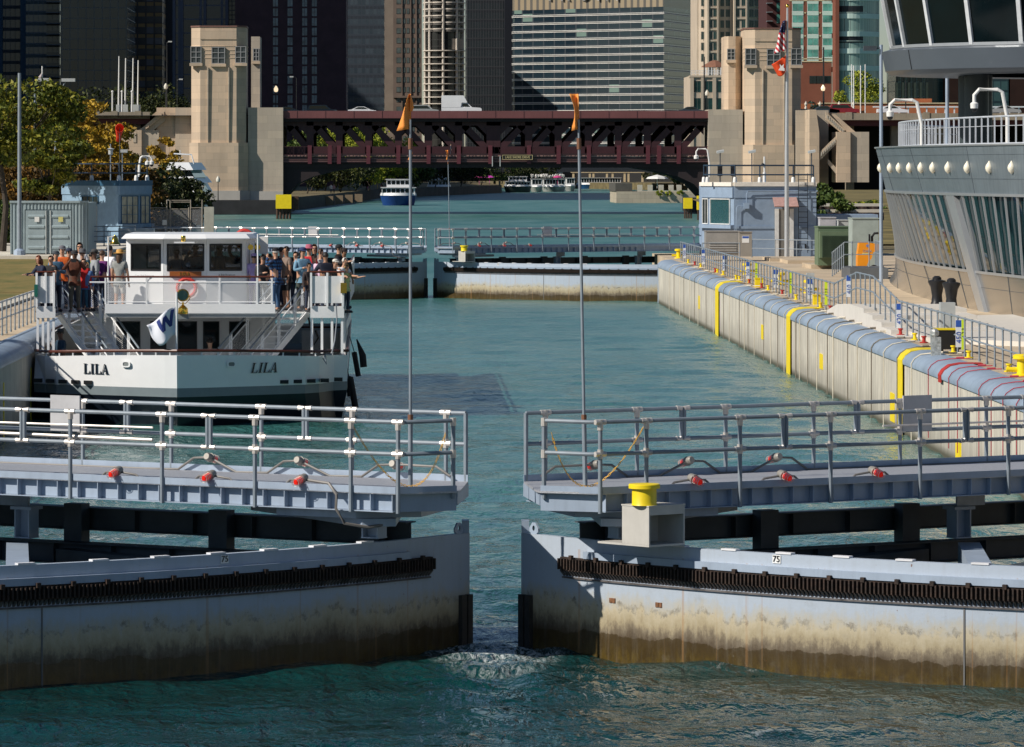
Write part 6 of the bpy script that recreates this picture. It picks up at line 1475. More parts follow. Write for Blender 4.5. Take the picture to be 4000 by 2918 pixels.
for i, (px0, px1, y, D) in enumerate(((3000, 3190, 1010, 246), (3070, 3190, 1020, 240), (3160, 3300, 1045, 228))):
    x0, x1 = X(px0, D), X(px1, D); one(MB().box(x0, x1, D - 1.2, D + 4, ZDK + .001, ZDK + .16 + .02 * i), 'concrete_pad', conc, ('long low concrete pad in front of the right control house', 'second concrete pad beside the flag pole', 'concrete pad under the green transformer')[i], 'pad')
one(MB().box(X(3190, 262), X(3430, 262), 262, 266, 2.3, Z(838, 262)), 'blue_shed', blue3, 'low blue shed behind the grey cabinets', 'shed')
railing([(X(2937, 256), 256, ZDK), (X(3080, 254), 254, ZDK), (X(3192, 252), 252, ZDK)], 'railing', 'pipe railing in front of the right control house', 1.5, .03)
railing([(X(2745, 243), 243, ZDK), (X(2890, 243), 243, ZDK)], 'railing', 'short pipe railing in front of the stainless cabinet', 1.5, .026)
D = 206; railing([(X(3292, D), D + 5, ZDK), (X(3300, D), D, ZDK + .55), (X(3446, D), D, ZDK + .55), (X(3455, D), D + 4, ZDK + .55)], 'railing', 'guard railing of the raised platform around the orange machine', .75, .026, h=1.1, mids=(.5,))
one(MB().box(X(3320, D), X(3470, D), D, D + 4, ZDK, ZDK + .5), 'platform', M('dark platform', (.10, .11, .12), .7), 'low dark platform behind the steps by the curved building', 'platform')
# orange skid steer machine
D = 212; om = M('orange machine paint', (.85, .30, .01), .4, var=.05); z0 = ZDK + .5
t = thing('skid_loader', 'small orange skid loader parked by the curved building', 'loader', (X(3390, D), D, z0))
prof = [(3350, 1042), (3350, 1000), (3357, 948), (3368, 944), (3435, 954), (3440, 975), (3412, 985), (3405, 1010), (3392, 1022), (3385, 1042)]
MB().prismy([(X(a, D), Z(c, D)) for a, c in prof], D, D + .8).build('body', om, t)
MB().prismy([(X(a, D), Z(c, D)) for a, c in [(3338, 1042), (3409, 1042), (3405, 1062), (3322, 1055)]], D - .1, D + .9).build('bucket', blackp, t)
for x_ in (3415, 3440): MB().lathe((X(x_, D), D + .1, Z(1050, D)), [(.17, -.12), (.19, 0), (.17, .12)], 14, 'y').build('wheel', blackr, t, True)
MB().tube([(X(3409, D), D + .3, Z(952, D)), (X(3409, D), D + .3, Z(925, D)), (X(3418, D), D + .3, Z(912, D)), (X(3434, D), D + .3, Z(911, D))], .055, 8).build('hose', blackr, t, True); MB().box(X(3395, D), X(3402, D), D + .2, D + .3, Z(952, D), Z(915, D)).build('lever', blackp, t)
text('CAISA', .15, 'letters', M('grey letters', (.35, .37, .45), .5), t, (X(3388, D), D - .01, Z(981, D)))
MB().box(X(3368, D), X(3396, D), D - .008, D - .001, Z(993, D), Z(988, D)).build('yellow_decal', M('yellow label', (.6, .55, .2), .6), t)
MB().lathe((X(3389, D), D - .001, Z(960, D)), [(.07, -.012), (.07, 0)], 12, 'y').build('round_badge', M('grey blue badge', (.2, .22, .4), .5), t)
# big flag pole
D = 251; x = X(3073, D); t = thing('flag_pole', 'tall silver flag pole with the national flag above an orange red flag', 'flag pole', (x, D, ZDK)); ht = Z(30, D)
MB().tube([(x, D, ZDK), (x, D, 8), (x + .04, D, ht)], [.13, .11, .05], 12).build('pole', M('silver pole', (.6, .61, .62), .35, .5, .05), t, True); MB().ball((x + .04, D, ht + .1), .11, 10, 8).build('ball', brass, t, True)
def drapef(y0, y1, w0, w1, nx=8, nz=16, ph=0):
    rows = []
    for i in range(nz + 1):
        f = i / nz; zt = Z(y0 + (y1 - y0) * f, D); wd = w0 + (w1 - w0) * f; rows.append([(x - .06 - wd * j / nx + .02 * math.sin(f * 9 + j), D - .15 + .22 * math.sin(j * 1.5 + f * 3 + ph), zt - .15 * (j / nx) ** 1.5) for j in range(nx + 1)])
    return rows
def usflag():
    m, n, l, b = nmat('striped flag cloth'); tc = n.new('ShaderNodeTexCoord').outputs['Object']; s = n.new('ShaderNodeSeparateXYZ'); l.new(tc, s.inputs[0])
    v = mth(n, l, 'ADD', s.outputs[2], mth(n, l, 'MULTIPLY', s.outputs[0], 1.3)); st = mth(n, l, 'LESS_THAN', mth(n, l, 'FRACT', mth(n, l, 'MULTIPLY', v, 3.0)), .5)
    c = mixc(n, l, st, (.75, .7, .7), (.5, .02, .03)); top = mth(n, l, 'GREATER_THAN', s.outputs[2], Z(128, 251) - ZDK); star = mth(n, l, 'GREATER_THAN', noise(n, l, tc, 9, 1), .66)
    c = mixc(n, l, top, c, mixc(n, l, star, (.01, .015, .08), (.6, .6, .65))); l.new(c, b.inputs['Base Color']); b.inputs['Roughness'].default_value = .8; return m
MB().grid(drapef(78, 200, .22, .62)).build('national_flag', usflag(), t, 'all').modifiers.new('t', 'SOLIDIFY').thickness = .008
rows = []
for i in range(13):
    f = i / 12; rows.append([Vector((x - .06 - .78 * u * (1 - .45 * f), D - .2 + .12 * math.sin(u * 6 + f * 2), Z(216, D) - .60 * u + .1 * u * u - f * (.85 - .25 * u + .5 * u * (1 - u)))) for u in [j / 12 for j in range(13)]])
rf_ = MB().grid(rows).build('orange_red_flag', M('orange red flag cloth', (.75, .07, .01), .8, var=.05), t, 'all'); rf_.modifiers.new('t', 'SOLIDIFY').thickness = .008
c = Vector((x - .33, D - .40, Z(262, D))); MB().prismy([(c.x - .16, c.z - .18), (c.x + .18, c.z - .22), (c.x + .18, c.z - .08), (c.x + .12, c.z - .02), (c.x + .14, c.z + .16), (c.x + .02, c.z + .04), (c.x - .08, c.z + .16), (c.x - .06, c.z - .04)], c.y - .01, c.y).build('white_castle_mark', whitep, rf_)
# street poles near the curved building
for px, D, y0, lab in ((3442, 196, 285, 'grey lamp pole at the left end of the curved roof terrace'), (3700, 186, 285, 'grey pole rising behind the terrace railing')):
    x = X(px, D); tt = thing('lamp_pole', lab, 'pole', (x, D, 2.3)); MB().tube([(x, D, 2.3), (x, D, Z(y0, D) + 1.2)], [.08, .07], 8).build('pole', steel, tt, True)
    MB().tube([(x, D, Z(y0, D) + 1.1), (x - .3, D, Z(y0, D) + 1.0)], .04, 6).build('arm', steel_in, tt); MB().box(x - .75, x - .2, D - .15, D + .15, Z(y0, D) + .95, Z(y0, D) + 1.15).build('lamp_head', steel_in, tt)
# ---------------------------------------------------------------- curved metal building
t = thing('marine_station', 'ship-like curved building of grey metal panels and leaning glass', 'building', (30, 175, 2.3))
mp = M('weathered grey metal panels', (.20, .24, .27), .38, .35, .15, .5, streak=.55); mpl = M('polished lower metal panels', (.42, .40, .37), .22, .85, .1, .5); frm = M('silver mullion', (.42, .44, .46), .35, .5, .05)
def plan(z):
    f = (z - 2.3) / (8.05 - 2.3); X0 = 19.75 + (17.95 - 19.75) * f; k = .0016 + (.0050 - .0016) * f
    return lambda y: X0 + k * (y - 172) ** 2 * (1 if y < 172 else 1 + .006 * (y - 172) * f * 4)
YS = [110 + i * 1.5 for i in range(75)]
def sheet(z0, z1, off=0, n=1, ys=None):
    ys = ys or YS; return [[(plan(z0 + (z1 - z0) * i / n)(y) - off, y, z0 + (z1 - z0) * i / n) for y in ys] for i in range(n + 1)]
MB().grid(sheet(6.32, 8.05, 0, 3)).build('upper_panels', mp, t, True)
wb = lambda y: 3.72
MB().grid(sheet(2.3, 3.72, 0, 3)).build('lower_panels', mpl, t, True)
MB().grid(sheet(3.72, 6.32, -.10, 2)).build('glazing', M('dark blue green glass', (.006, .022, .026), .04, 0, .2, .2), t, True)
for z, th, w_ in ((8.05, .05, .05), (7.72, .012, .008), (6.9, .012, .008), (6.36, .09, .07), (3.68, .09, .06), (3.15, .012, .008)):
    b = MB(); rows = [[(plan(z + dz_)(y) - o_, y, z + dz_) for y in YS] for dz_, o_ in ((-th / 2, 0), (-th / 2, w_), (th / 2, w_), (th / 2, 0))]; b.grid(rows); b.build('trim_ring', frm if th > .03 else steel_in, t, True)
y = 112.; k = 0
while y < 215:
    big = abs(y - 159.8) < .8
    a, c = (plan(3.72)(y) - .0, y, 3.72), (plan(6.32)(y), y, 6.32)
    if not big: MB().bar(a, c, .10, .07, (1, 0, 0)).build('mullion', frm, t)
    y += 1.42; k += 1
MB().hexa([(plan(2.3)(158.7) - .12, 158.7, 2.3), (plan(2.3)(160) - .12, 160, 2.3), (plan(2.3)(160) + .3, 160, 2.3), (plan(2.3)(158.7) + .3, 158.7, 2.3), (plan(6.32)(160.1) - .06, 160.1, 6.34), (plan(6.32)(161.4) - .06, 161.4, 6.34), (plan(6.32)(161.4) + .3, 161.4, 6.34), (plan(6.32)(160.1) + .3, 160.1, 6.34)]).build('pier', frm, t)
for yy in range(118, 216, 9):
    MB().bar((plan(2.3)(yy) - .003, yy, 2.3), (plan(3.7)(yy) - .003, yy, 3.66), .012, .02, (1, 0, 0)).build('panel_joint', steel_in, t)
    MB().bar((plan(6.4)(yy + 3) - .003, yy + 3, 6.4), (plan(8)(yy + 3) - .003, yy + 3, 8.0), .012, .02, (1, 0, 0)).build('panel_joint', steel_in, t)
# roof and hidden body
b = MB(); poly = [(plan(8)(y) + .05, y) for y in YS] + [(60, YS[-1]), (60, YS[0])]; b.prism(poly, 7.95, 8.0); b.build('roof', M('roof gravel', (.3, .3, .3), .9), t)
b = MB(); poly = [(plan(2.3)(y) + 1.6, y) for y in YS] + [(60, YS[-1]), (60, YS[0])]; b.prism(poly, 2.3, 7.9); b.build('core', M('dark interior', (.01, .012, .013), .8), t)
# white dome lamps round the hull
balls = [3395, 3412, 3432, 3455, 3482, 3517, 3557, 3603, 3652, 3710, 3785, 3866, 3957]
for i, px in enumerate(balls):
    best = min([150 + j * .25 for j in range(140)], key=lambda y: abs(VX + plan(7.2)(y) * F / y - px) if y < 184 else 1e9)
    y = best if i > 3 else 184 + (3 - i) * 3.2 - 1; x = plan(7.2)(y)
    o = MB().lathe((x - .05, y, 7.05), [(.01, .02), (.04, .05), (.11, .12), (.135, .22), (.115, .31), (.05, .40), (.015, .46)], 14); o.build('dome_lamp', M('cream lamp', (.82, .76, .62), .4, var=.03), t, True)
# terrace railing
rl = [(plan(8)(y) + .9, y, 8.0) for y in YS if 132 < y < 200]
ra_ = thing('terrace_railing', 'white picket railing round the roof terrace of the curved building', 'railing', rl[0])
for h_ in (.1, 1.02): MB().tube([(p[0], p[1], p[2] + h_) for p in rl], .035, 6).build('rail', M('pale rail paint', (.55, .58, .62), .4, .1), ra_, True)
MB().tube([(p[0], p[1], p[2] + .7) for p in rl], .012, 5).build('rail', M('pale rail paint', (.55, .58, .62), .4, .1), ra_, True)
pk = MB().box(-.025, .025, -.025, .025, 0, 1.0).build('picket', M('pale rail paint', (.55, .58, .62), .4, .1), ra_, world=False); pk.location = (0, 0, 0)
for y in np.arange(133, 200, .82):
    q = pk.copy(); COL.objects.link(q); q.location = Vector((plan(8)(y) + .9, y, 8.0)) - ra_.location
for px, D, lab in ((3600, 168, 'white dome camera arm over the terrace railing, left of the round column'), (3935, 160, 'white dome camera arm over the terrace railing, at the right edge')):
    camera_arm('', (X(px, D), D, 8.0), -1, lab, .065, 1.75 if px < 3800 else 2.0, 1.15)
# round control room above on a thick column
rc = thing('control_tower', 'round glass control room on a thick dark column above the curved building', 'tower', (27.0, 178, 8))
def ringrows(prof, cx, cy, n=48): return [[(cx + r_ * math.cos(q), cy + r_ * math.sin(q), z) for q in [2 * math.pi * i / n for i in range(n + 1)]] for r_, z in prof]
cx, cy, r0 = 26.9, 178, 8.35
band = M('blue grey metal band', (.10, .12, .145), .35, .2, .06, .6)
MB().grid(ringrows([(r0 - 3, 10.85), (r0 - .25, 10.85), (r0, 11.0), (r0 + .15, 11.75), (r0 - .2, 11.85)], cx, cy)).build('band', band, rc, True)
MB().grid(ringrows([(r0 - .25, 11.85), (r0 + .65, 16.5)], cx, cy, 24)).build('glazing', M('black teal control room glass', (.003, .008, .010), .06, 0, .3, .4, spec=.22), rc)
MB().grid(ringrows([(r0 - .15, 11.85), (r0 - .15, 11.97)], cx, cy)).build('sill', frm, rc)
MB().grid(ringrows([(r0 + 1.2, 16.5), (r0 + 1.2, 17.2), (1, 17.2)], cx, cy)).build('roof', band, rc)
for i in range(24):
    q = 2 * math.pi * i / 24; MB().bar((cx + (r0 - .2) * math.cos(q), cy + (r0 - .2) * math.sin(q), 11.9), (cx + (r0 + .7) * math.cos(q), cy + (r0 + .7) * math.sin(q), 16.5), .16, .12, (math.cos(q), math.sin(q), 0)).build('mullion', M('white mullion', (.6, .62, .64), .4), rc)
for i in (13, 16, 19, 22): q = 2 * math.pi * (i + .5) / 24; MB().bar((cx + (r0 + .02) * math.cos(q), cy + (r0 + .02) * math.sin(q), 11.0), (cx + (r0 + .16) * math.cos(q), cy + (r0 + .16) * math.sin(q), 11.75), .02, .02, (math.cos(q), math.sin(q), 0)).build('panel_joint', blackp, rc)
xc = X(3810, 180)
for dx, r_ in ((-.25, .42), (.25, .42), (0, .5)): MB().tube([(xc + dx, 180 - (.3 if dx == 0 else 0), 8.0), (xc + dx, 180 - (.3 if dx == 0 else 0), 10.9)], r_, 20).build('column', M('dark column metal', (.045, .06, .065), .4, .1, .05), rc, True)
# planting and embankment behind
tree(X(3240, 285), 285, 2.2, 3.4, 1.5, 'mid', 'green leafy shrub tree beside the right control house', 31, 5000, .16, 30, .8, crown0=.15)
tree(X(3215, 330), 330, 2.2, 4.0, 1.6, 'mid', 'second green shrub behind the right control house', 32, 4000, .17, 30, .8, crown0=.1)
struct(MB().grid([[(26, 300, 2.3), (60, 300, 2.3)], [(26, 420, 4.4), (70, 420, 4.4)], [(50, 600, 4.4), (110, 600, 4.4)]]).build('embankment', M('weedy bank', (.09, .08, .02), 1, 0, .5, .3, col2=(.17, .13, .04))))
for i in range(9):
    px = 3290 + i * 18; tree(X(px, 340 + i * 6), 340 + i * 6, 3.0, 1.5, .9, 'lime' if i % 2 else 'mid', ('yellow weed clump on the bank, %s from the left' % ORD[i]), 40 + i, 900, .16, 10, .8, crown0=.05, name='bush', openb=False, group='weeds on the right bank')
for k, (ya, yb, D) in enumerate(((795, 806, 290), (818, 830, 285))): one(MB().box(X(3195, D), X(3450, D), D, D + 1, Z(yb, D), Z(ya, D)), 'concrete_coping', concp, 'pale concrete coping behind the blue shed, ' + ('upper', 'lower')[k], 'coping')
for k, (ya, D) in enumerate(((806, 289), (830, 284))):
    b = MB(); x = X(3195, D); pts = []
    while x < X(3450, D): pts += [(x, D), (x + .25, D), (x + .35, D + .25), (x + .6, D + .25)]; x += .7
    b.grid([[(a, c, z) for a, c in pts] for z in (Z(ya + 30, D), Z(ya, D))]); one(b, 'sheet_piling', rust, 'rusty sheet piling below the %s concrete coping' % ('upper', 'lower')[k], 'piling')
# ---------------------------------------------------------------- bridge, its stone towers and stairs
DB = 720.
stone = ashlar('limestone blocks', (.62, .47, .33), (.48, .38, .28), (.34, .27, .2), 2.2, 1.05, .3, .35)
stone_shade = ashlar('shade-toned limestone', (.52, .44, .34), (.42, .36, .29), (.3, .26, .21), 2.6, 1.2, .3, .4)  # same limestone, with the shade of unlit walls put into its colour
br = M('maroon bridge paint', (.045, .012, .016), .55, 0, .2, .3, streak=.3); brl = M('pale maroon fascia', (.16, .055, .055), .6, 0, .15, .2, streak=.3); brd = M('dark underside steel', (.018, .010, .012), .7, 0, .2)  # the fascia gets a paler maroon than the truss
asph = M('asphalt', (.05, .05, .052), .9)
BR = thing('bascule_bridge', 'maroon double-deck truss bridge between two stone towers', 'bridge', (X(1935, DB), DB, 5))
xa, xb = X(1106, DB), X(2766, DB); z = lambda y: Z(y, DB)
MB().box(xa, xb, DB, DB + .3, z(461), z(433)).build('fascia', brl, BR)
for i in range(15): x = xa + (xb - xa) * (i + .5) / 15; MB().box(x - .04, x + .04, DB - .03, DB - .001, z(460), z(434)).build('fascia_joint', br, BR)
MB().box(xa, xb, DB - .25, DB + .4, z(463), z(461)).build('fascia_flange', br, BR)
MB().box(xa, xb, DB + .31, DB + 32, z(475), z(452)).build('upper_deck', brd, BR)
MB().box(xa - 60, xb + 60, DB + 1, DB + 31, z(451.5), z(450)).build('roadway', asph, BR)
MB().box(xa, xb, DB + 32, DB + 32.3, z(461), z(437)).build('fascia', br, BR)
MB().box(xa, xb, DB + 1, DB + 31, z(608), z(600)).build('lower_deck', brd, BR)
MB().box(xa, xb, DB - .15, DB + .1, z(612), z(606)).build('lower_beam', M('pale pink beam', (.25, .14, .13), .6), BR)
MB().box(xa, xb, DB, DB + .4, z(636), z(613)).build('lower_girder', br, BR)
for y in (618, 624, 630): MB().box(xa, xb, DB - .08, DB - .001, z(y + 1.5), z(y)).build('girder_rib', M('pale pink beam', (.25, .14, .13), .6), BR)
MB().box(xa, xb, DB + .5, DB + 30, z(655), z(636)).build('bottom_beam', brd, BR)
posts = [1210, 1324, 1439, 1556, 1674, 1792, 1915, 1942, 2066, 2182, 2300, 2417, 2531, 2651]
def truss(yo, full=True):
    MB().box(xa, xb, yo + .5, yo + 1.2, z(490), z(466)).build('top_chord', br, BR)
    MB().box(xa, xb, yo + .5, yo + 1.2, z(600), z(574)).build('bottom_chord', br, BR)
    n = [1106] + posts + [2766]
    for p in posts: MB().box(X(p, DB) - .55, X(p, DB) + .55, yo + .5, yo + 1.1, z(600), z(470)).build('post', br, BR)
    for a, c in zip(n, n[1:]):
        if c - a < 40: continue
        if c <= 1925: q = (a + 10, 478, c + 2, 596)
        else: q = (c - 10, 478, a - 2, 596)
        MB().bar((X(q[0], DB), yo + .8, z(q[1])), (X(q[2], DB), yo + .8, z(q[3])), 1.0, .5, (0, 1, 0)).build('diagonal', br, BR)
        for px, sg in ((a + 14, 1), (c - 14, -1)):
            x0 = X(px, DB); MB().prismy([(x0, z(489)), (x0 + sg * 1.5, z(489)), (x0, z(489) - 1.5)], yo + .55, yo + 1.1).build('gusset', br, BR)
truss(DB + 1.2); truss(DB + 28)
# lattice fence of the lower deck
b = MB(); x = xa; rails = [(z(574), z(572)), (z(606), z(604))]
fr_ = thing('deck_fence', 'maroon lattice fence along the lower deck of the bridge', 'fence', (xa, DB - .3, z(606)))
for a, c in rails: MB().box(xa, xb, DB - .4, DB - .3, a, c).build('rail', br, fr_)
k = 0
b = MB()
while x < xb - .8:
    if k % 3 == 0: b.box(x, x + .05, DB - .38, DB - .34, z(604), z(574))
    else: b.bar((x, DB - .36, z(604)), (x + .55, DB - .36, z(574)), .03, .05, (0, 1, 0)); b.bar((x + .55, DB - .355, z(604)), (x, DB - .355, z(574)), .03, .05, (0, 1, 0))
    x += .55; k += 1
o = b.build('lattice', br, fr_)
brk = M('brighter maroon posts', (.11, .022, .032), .55)
for p in posts + [1288, 2574]: 
    if p == 1942: continue
    x = X(p, DB); MB().hexa([(x - .3, DB - .45, z(640)), (x + .3, DB - .45, z(640)), (x + .3, DB + .1, z(640)), (x - .3, DB + .1, z(640)), (x - .32, DB - .62, z(568)), (x + .32, DB - .62, z(568)), (x + .32, DB - .2, z(568)), (x - .32, DB - .2, z(568))]).build('bracket', brk, BR)
# curved haunches at both ends
for sg, x0 in ((1, xa), (-1, xb)):
    prof = [(0, z(640)), (15.5, z(640)), (12, z(652)), (8, z(668)), (4.6, z(690)), (2.2, z(718)), (.9, z(752)), (0, z(775))]
    for yo in (DB + .8, DB + 28): MB().prismy([(x0 + sg * dx, zz) for dx, zz in prof], yo, yo + .6).build('haunch', brd, BR)
    MB().grid([[(x0 + sg * dx, yy, zz) for dx, zz in prof[1:]] for yy in (DB + 1.4, DB + 28)]).build('haunch_plate', brd, BR)
s_ = MB().box(X(1961, DB), X(2081, DB), DB - .8, DB - .66, z(624), z(605)).build('name_sign', M('black sign', (.01, .01, .008), .5), BR)
yl = M('cream lettering', (.62, .52, .26), .5)
b = MB(); 
for q in ((1962, 2080, 606.5, 605.3), (1962, 2080, 623.7, 622.5), (1962, 1963.4, 622.5, 606.5), (2078.6, 2080, 622.5, 606.5)): b = MB().box(X(q[0], DB), X(q[1], DB), DB - .83, DB - .801, z(q[2]), z(q[3])); b.build('sign_border', yl, s_)
text('LAKE SHORE DRIVE', .56, 'letters', yl, s_, (X(2021, DB), DB - .83, z(614.5)), ext=.01, sx=.80)
for p in (1923, 1953): MB().box(X(p, DB) - .07, X(p, DB) + .07, DB - .7, DB - .6, z(650), z(610)).build('hanging_marker', greyp, BR)
amber = M('amber deck light', (1, .45, .12), .3, emit=1.2, var=0)
for p in (1151, 1413, 1652, 1888, 2172, 2409, 2645): MB().ball((X(p, DB), DB + 2.5, z(479)), .17, 8, 6).build('deck_light', amber, BR, True)
for p in (2216, 2223): MB().ball((X(p, DB), DB + 3, z(645)), .2, 8, 6).build('deck_light', amber, BR, True)
# dark piers under the ends
struct(MB().box(xa - 24, xa + .4, DB - 6, DB + 60, -4, 2.25).build('quay', M('dark wet quay wall', (.02, .02, .022), .8, 0, .4, .5)))
struct(MB().box(xa - 100, xa - 23.9, DB - 8, DB + 60, -4, 2.24).build('quay', M('dark wet quay wall', (.02, .02, .022), .8)))
struct(MB().box(xb - .4, xb + 90, DB - 6, DB + 60, -4, 2.25).build('quay', M('dark wet quay wall', (.02, .02, .022), .8)))
# stone towers ------------------------------------------------------------
grw = M('dull window glass', (.05, .06, .065), .15, 0, .3); gfr = M('grey window frame', (.30, .30, .30), .5)
def bay(root, c, y, z0, z1, w_, d_, proj=.35):
    x0, x1 = c - w_ / 2, c + w_ / 2; b = MB()
    for q in (x0, c - .05, x1 - .12): b.box(q, q + .12, y - proj, y - proj + .1, z0, z1)
    for k in range(4): zz = z0 + (z1 - z0 - .1) * k / 3; b.box(x0, x1, y - proj - .01, y - proj + .09, zz, zz + .1)
    f = b.build('window', gfr, root); MB().box(x0 + .05, x1 - .05, y - proj + .11, y + .2, z0, z1).build('pane', grw, f)
    MB().box(x0 - .15, x1 + .15, y - proj - .1, y + .2, z0 - .45, z0 - .01).build('window_sill', stone, root)
def stone_tower(sgm, lab, x0, x1, ytop, D):
    """sgm=+1: lower wing on the right side"""
    s = F / D; t = thing('bridge_tower', lab, 'tower', ((x0 + x1) / 2, D, 2.25), 'stone bridge towers'); zt = Z(ytop, D); w_ = x1 - x0; ch = w_ * .17
    def octo(e, z0, z1, nm='shaft', dep=9.5, m_=stone):
        p = [(x0 + ch - e, D - e), (x1 - ch + e, D - e), (x1 + e, D + ch - e), (x1 + e, D + dep), (x0 - e, D + dep), (x0 - e, D + ch - e)]; return MB().prism(p, z0, z1).build(nm, m_, t)
    octo(.55, 2.25, 3.7, 'plinth', m_=M('pale plinth stone', (.42, .40, .36), .8, 0, .1, .4)); octo(.30, 3.7, zt - 18); octo(0, zt - 18, zt)
    MB().box(x0 + ch + .0, x1 - ch, D - .12, D - .001, zt - 1.9, zt - .3).build('frieze', stone, t)
    octo(.10, zt, zt + .25, 'coping', m_=M('rust red coping', (.16, .08, .06), .7))
    for k in range(4): octo(.06, zt - 3.0 + k * -.62 + .0, zt - 3.0 + k * -.62 + .10, 'groove_band')
    # central recessed panel with flutes: two narrow dark fins
    for dx in (-.19, .19):
        xx = (x0 + x1) / 2 + dx * w_; MB().hexa([(xx - .05, D - .22, zt - 18), (xx + .05, D - .22, zt - 18), (xx + .05, D, zt - 18), (xx - .05, D, zt - 18), (xx - .08, D - .3, zt - 6.3), (xx + .08, D - .3, zt - 6.3), (xx + .12, D, zt - 6.3), (xx - .12, D, zt - 6.3)]).build('fin', stone_shade, t)
    bay(t, (x0 + x1) / 2, D, zt - 5.7, zt - 3.1, 2.1, 1); bay(t, x0 + ch * .55, D + ch * .5, zt - 5.6, zt - 3.0, 1.7, 1, 1.0); bay(t, x1 - ch * .55, D + ch * .5, zt - 5.6, zt - 3.0, 1.7, 1, 1.0)
    return t
TL = stone_tower(1, 'left stone bridge tower with grey bay windows near its top', X(748, DB), X(962, DB), 106, DB - 2)
TR = stone_tower(-1, 'right stone bridge tower behind the tall flag pole', X(2908, DB), X(3127, DB), 114, DB - 2)
MB().box(X(962, DB) + .3, xa, DB - .5, DB + 8, 3.6, z(420)).build('wing_wall', stone_shade, TL); MB().box(X(962, DB) + .3, xa, DB - .8, DB + 8, 2.25, 3.6).build('wing_plinth', M('pale plinth stone', (.42, .40, .36), .8), TL)
MB().box(X(966, DB), xa, DB + 14, DB + 22, 2.25, z(420)).build('rear_wall', stone_shade, TL)
MB().box(X(966, DB) , X(1001, DB), DB + 18, DB + 26, 3, z(130)).build('rear_turret', stone_shade, TL)
bay(TL, X(986, DB), DB + 18, z(228), z(178), 1.0, 1)
MB().box(xb, X(2908, DB) - .3, DB - .5, DB + 8, 2.25, z(428)).build('wing_wall', stone_shade, TR)
b = MB().prism([(X(2838, DB), DB + 5), (X(2852, DB), DB + 3.8), (X(2880, DB), DB + 3.8), (X(2905, DB), DB + 5), (X(2905, DB), DB + 12), (X(2838, DB), DB + 12)], z(430), z(139)); b.build('rear_turret', stone, TR)
bay(TR, X(2862, DB), DB + 3.8, z(232), z(188), 1.25, 1); MB().box(X(3127, DB), X(3172, DB), DB + 1, DB + 9, 2.25, z(425)).build('rear_wall', stone_shade, TR)
# left stairs
DS = DB + 2
LS = thing('stone_stairs', 'stone staircase and pier left of the left bridge tower', 'stairs', (X(600, DB), DB, 2.2))
q = lambda px, py: (X(px, DS), Z(py, DS))
def pr(nm, pts, y0, y1, m_=stone, root=None): return MB().prismy([q(*p) for p in pts], y0, y1).build(nm, m_, root or LS)
pr('pier', [(474, 800), (474, 508), (553, 508), (553, 800)], DS, DS + 8); pr('pier_return', [(553, 800), (553, 508), (620, 508), (620, 800)], DS + .5, DS + 8, stone_shade)
pr('landing', [(610, 800), (610, 420), (684, 420), (684, 800)], DS + 1, DS + 10); pr('landing_wall', [(684, 800), (684, 420), (748, 420), (748, 800)], DS + .6, DS + 10, stone_shade)
pr('parapet', [(514, 505), (608, 430), (608, 420), (620, 420), (620, 432), (546, 505)], DS + 6, DS + 6.6); pr('parapet', [(569, 488), (640, 428), (646, 428), (646, 448), (569, 505)], DS, DS + .5)
pr('stair_flight', [(540, 508), (640, 440), (646, 470), (600, 508)], DS + .6, DS + 5.9, stone_shade)
for i in range(8): x = 578 + i * 8.5; pr('baluster', [(x, 498 - i * 7), (x + 3, 498 - i * 7), (x + 3, 484 - i * 7), (x, 486 - i * 7)], DS - .12, DS - .01)
MB().box(X(520, DS), X(532, DS), DS - .1, DS - .01, Z(556, DS), Z(520, DS)).build('relief_panel', stone_shade, LS)
# right stairs
DS = DB - 19
RS = thing('stone_stairs', 'zigzag stone staircase right of the right bridge tower', 'stairs', (X(3280, DB), DB, 2.2))
pr('pier', [(3162, 720), (3162, 428), (3188, 428), (3200, 516), (3200, 720)], DS, DS + 8, stone, RS); pr('back_wall', [(3127, 720), (3127, 428), (3255, 428), (3255, 720)], DS + 8, DS + 9, stone_shade, RS)
pr('pier', [(3268, 712), (3268, 515), (3322, 515), (3322, 712)], DS, DS + 8, stone, RS); pr('pier_side', [(3322, 712), (3322, 515), (3396, 515), (3396, 712)], DS + .5, DS + 8, stone_shade, RS)
pr('parapet', [(3226, 436), (3300, 505), (3300, 518), (3285, 518), (3226, 470)], DS + .2, DS + .8, stone, RS); pr('parapet', [(3260, 445), (3275, 445), (3355, 515), (3322, 515)], DS + 5, DS + 5.6, stone, RS)
pr('parapet', [(3204, 592), (3270, 530), (3270, 560), (3204, 625)], DS + .2, DS + .8, stone, RS); pr('parapet', [(3236, 620), (3268, 655), (3268, 680), (3236, 640)], DS + .9, DS + 1.4, stone_shade, RS)
for i in range(9): x = 3230 + i * 7.6; pr('baluster', [(x, 448 + i * 7), (x + 3.5, 451 + i * 7), (x + 3.5, 465 + i * 7), (x, 462 + i * 7)], DS + .05, DS + .19, M('pale baluster', (.55, .5, .42), .8), RS)
for i in range(8): x = 3207 + i * 7.6; pr('baluster', [(x, 596 - i * 7), (x + 3.5, 592 - i * 7), (x + 3.5, 606 - i * 7), (x, 610 - i * 7)], DS + .05, DS + .19, M('pale baluster', (.55, .5, .42), .8), RS)
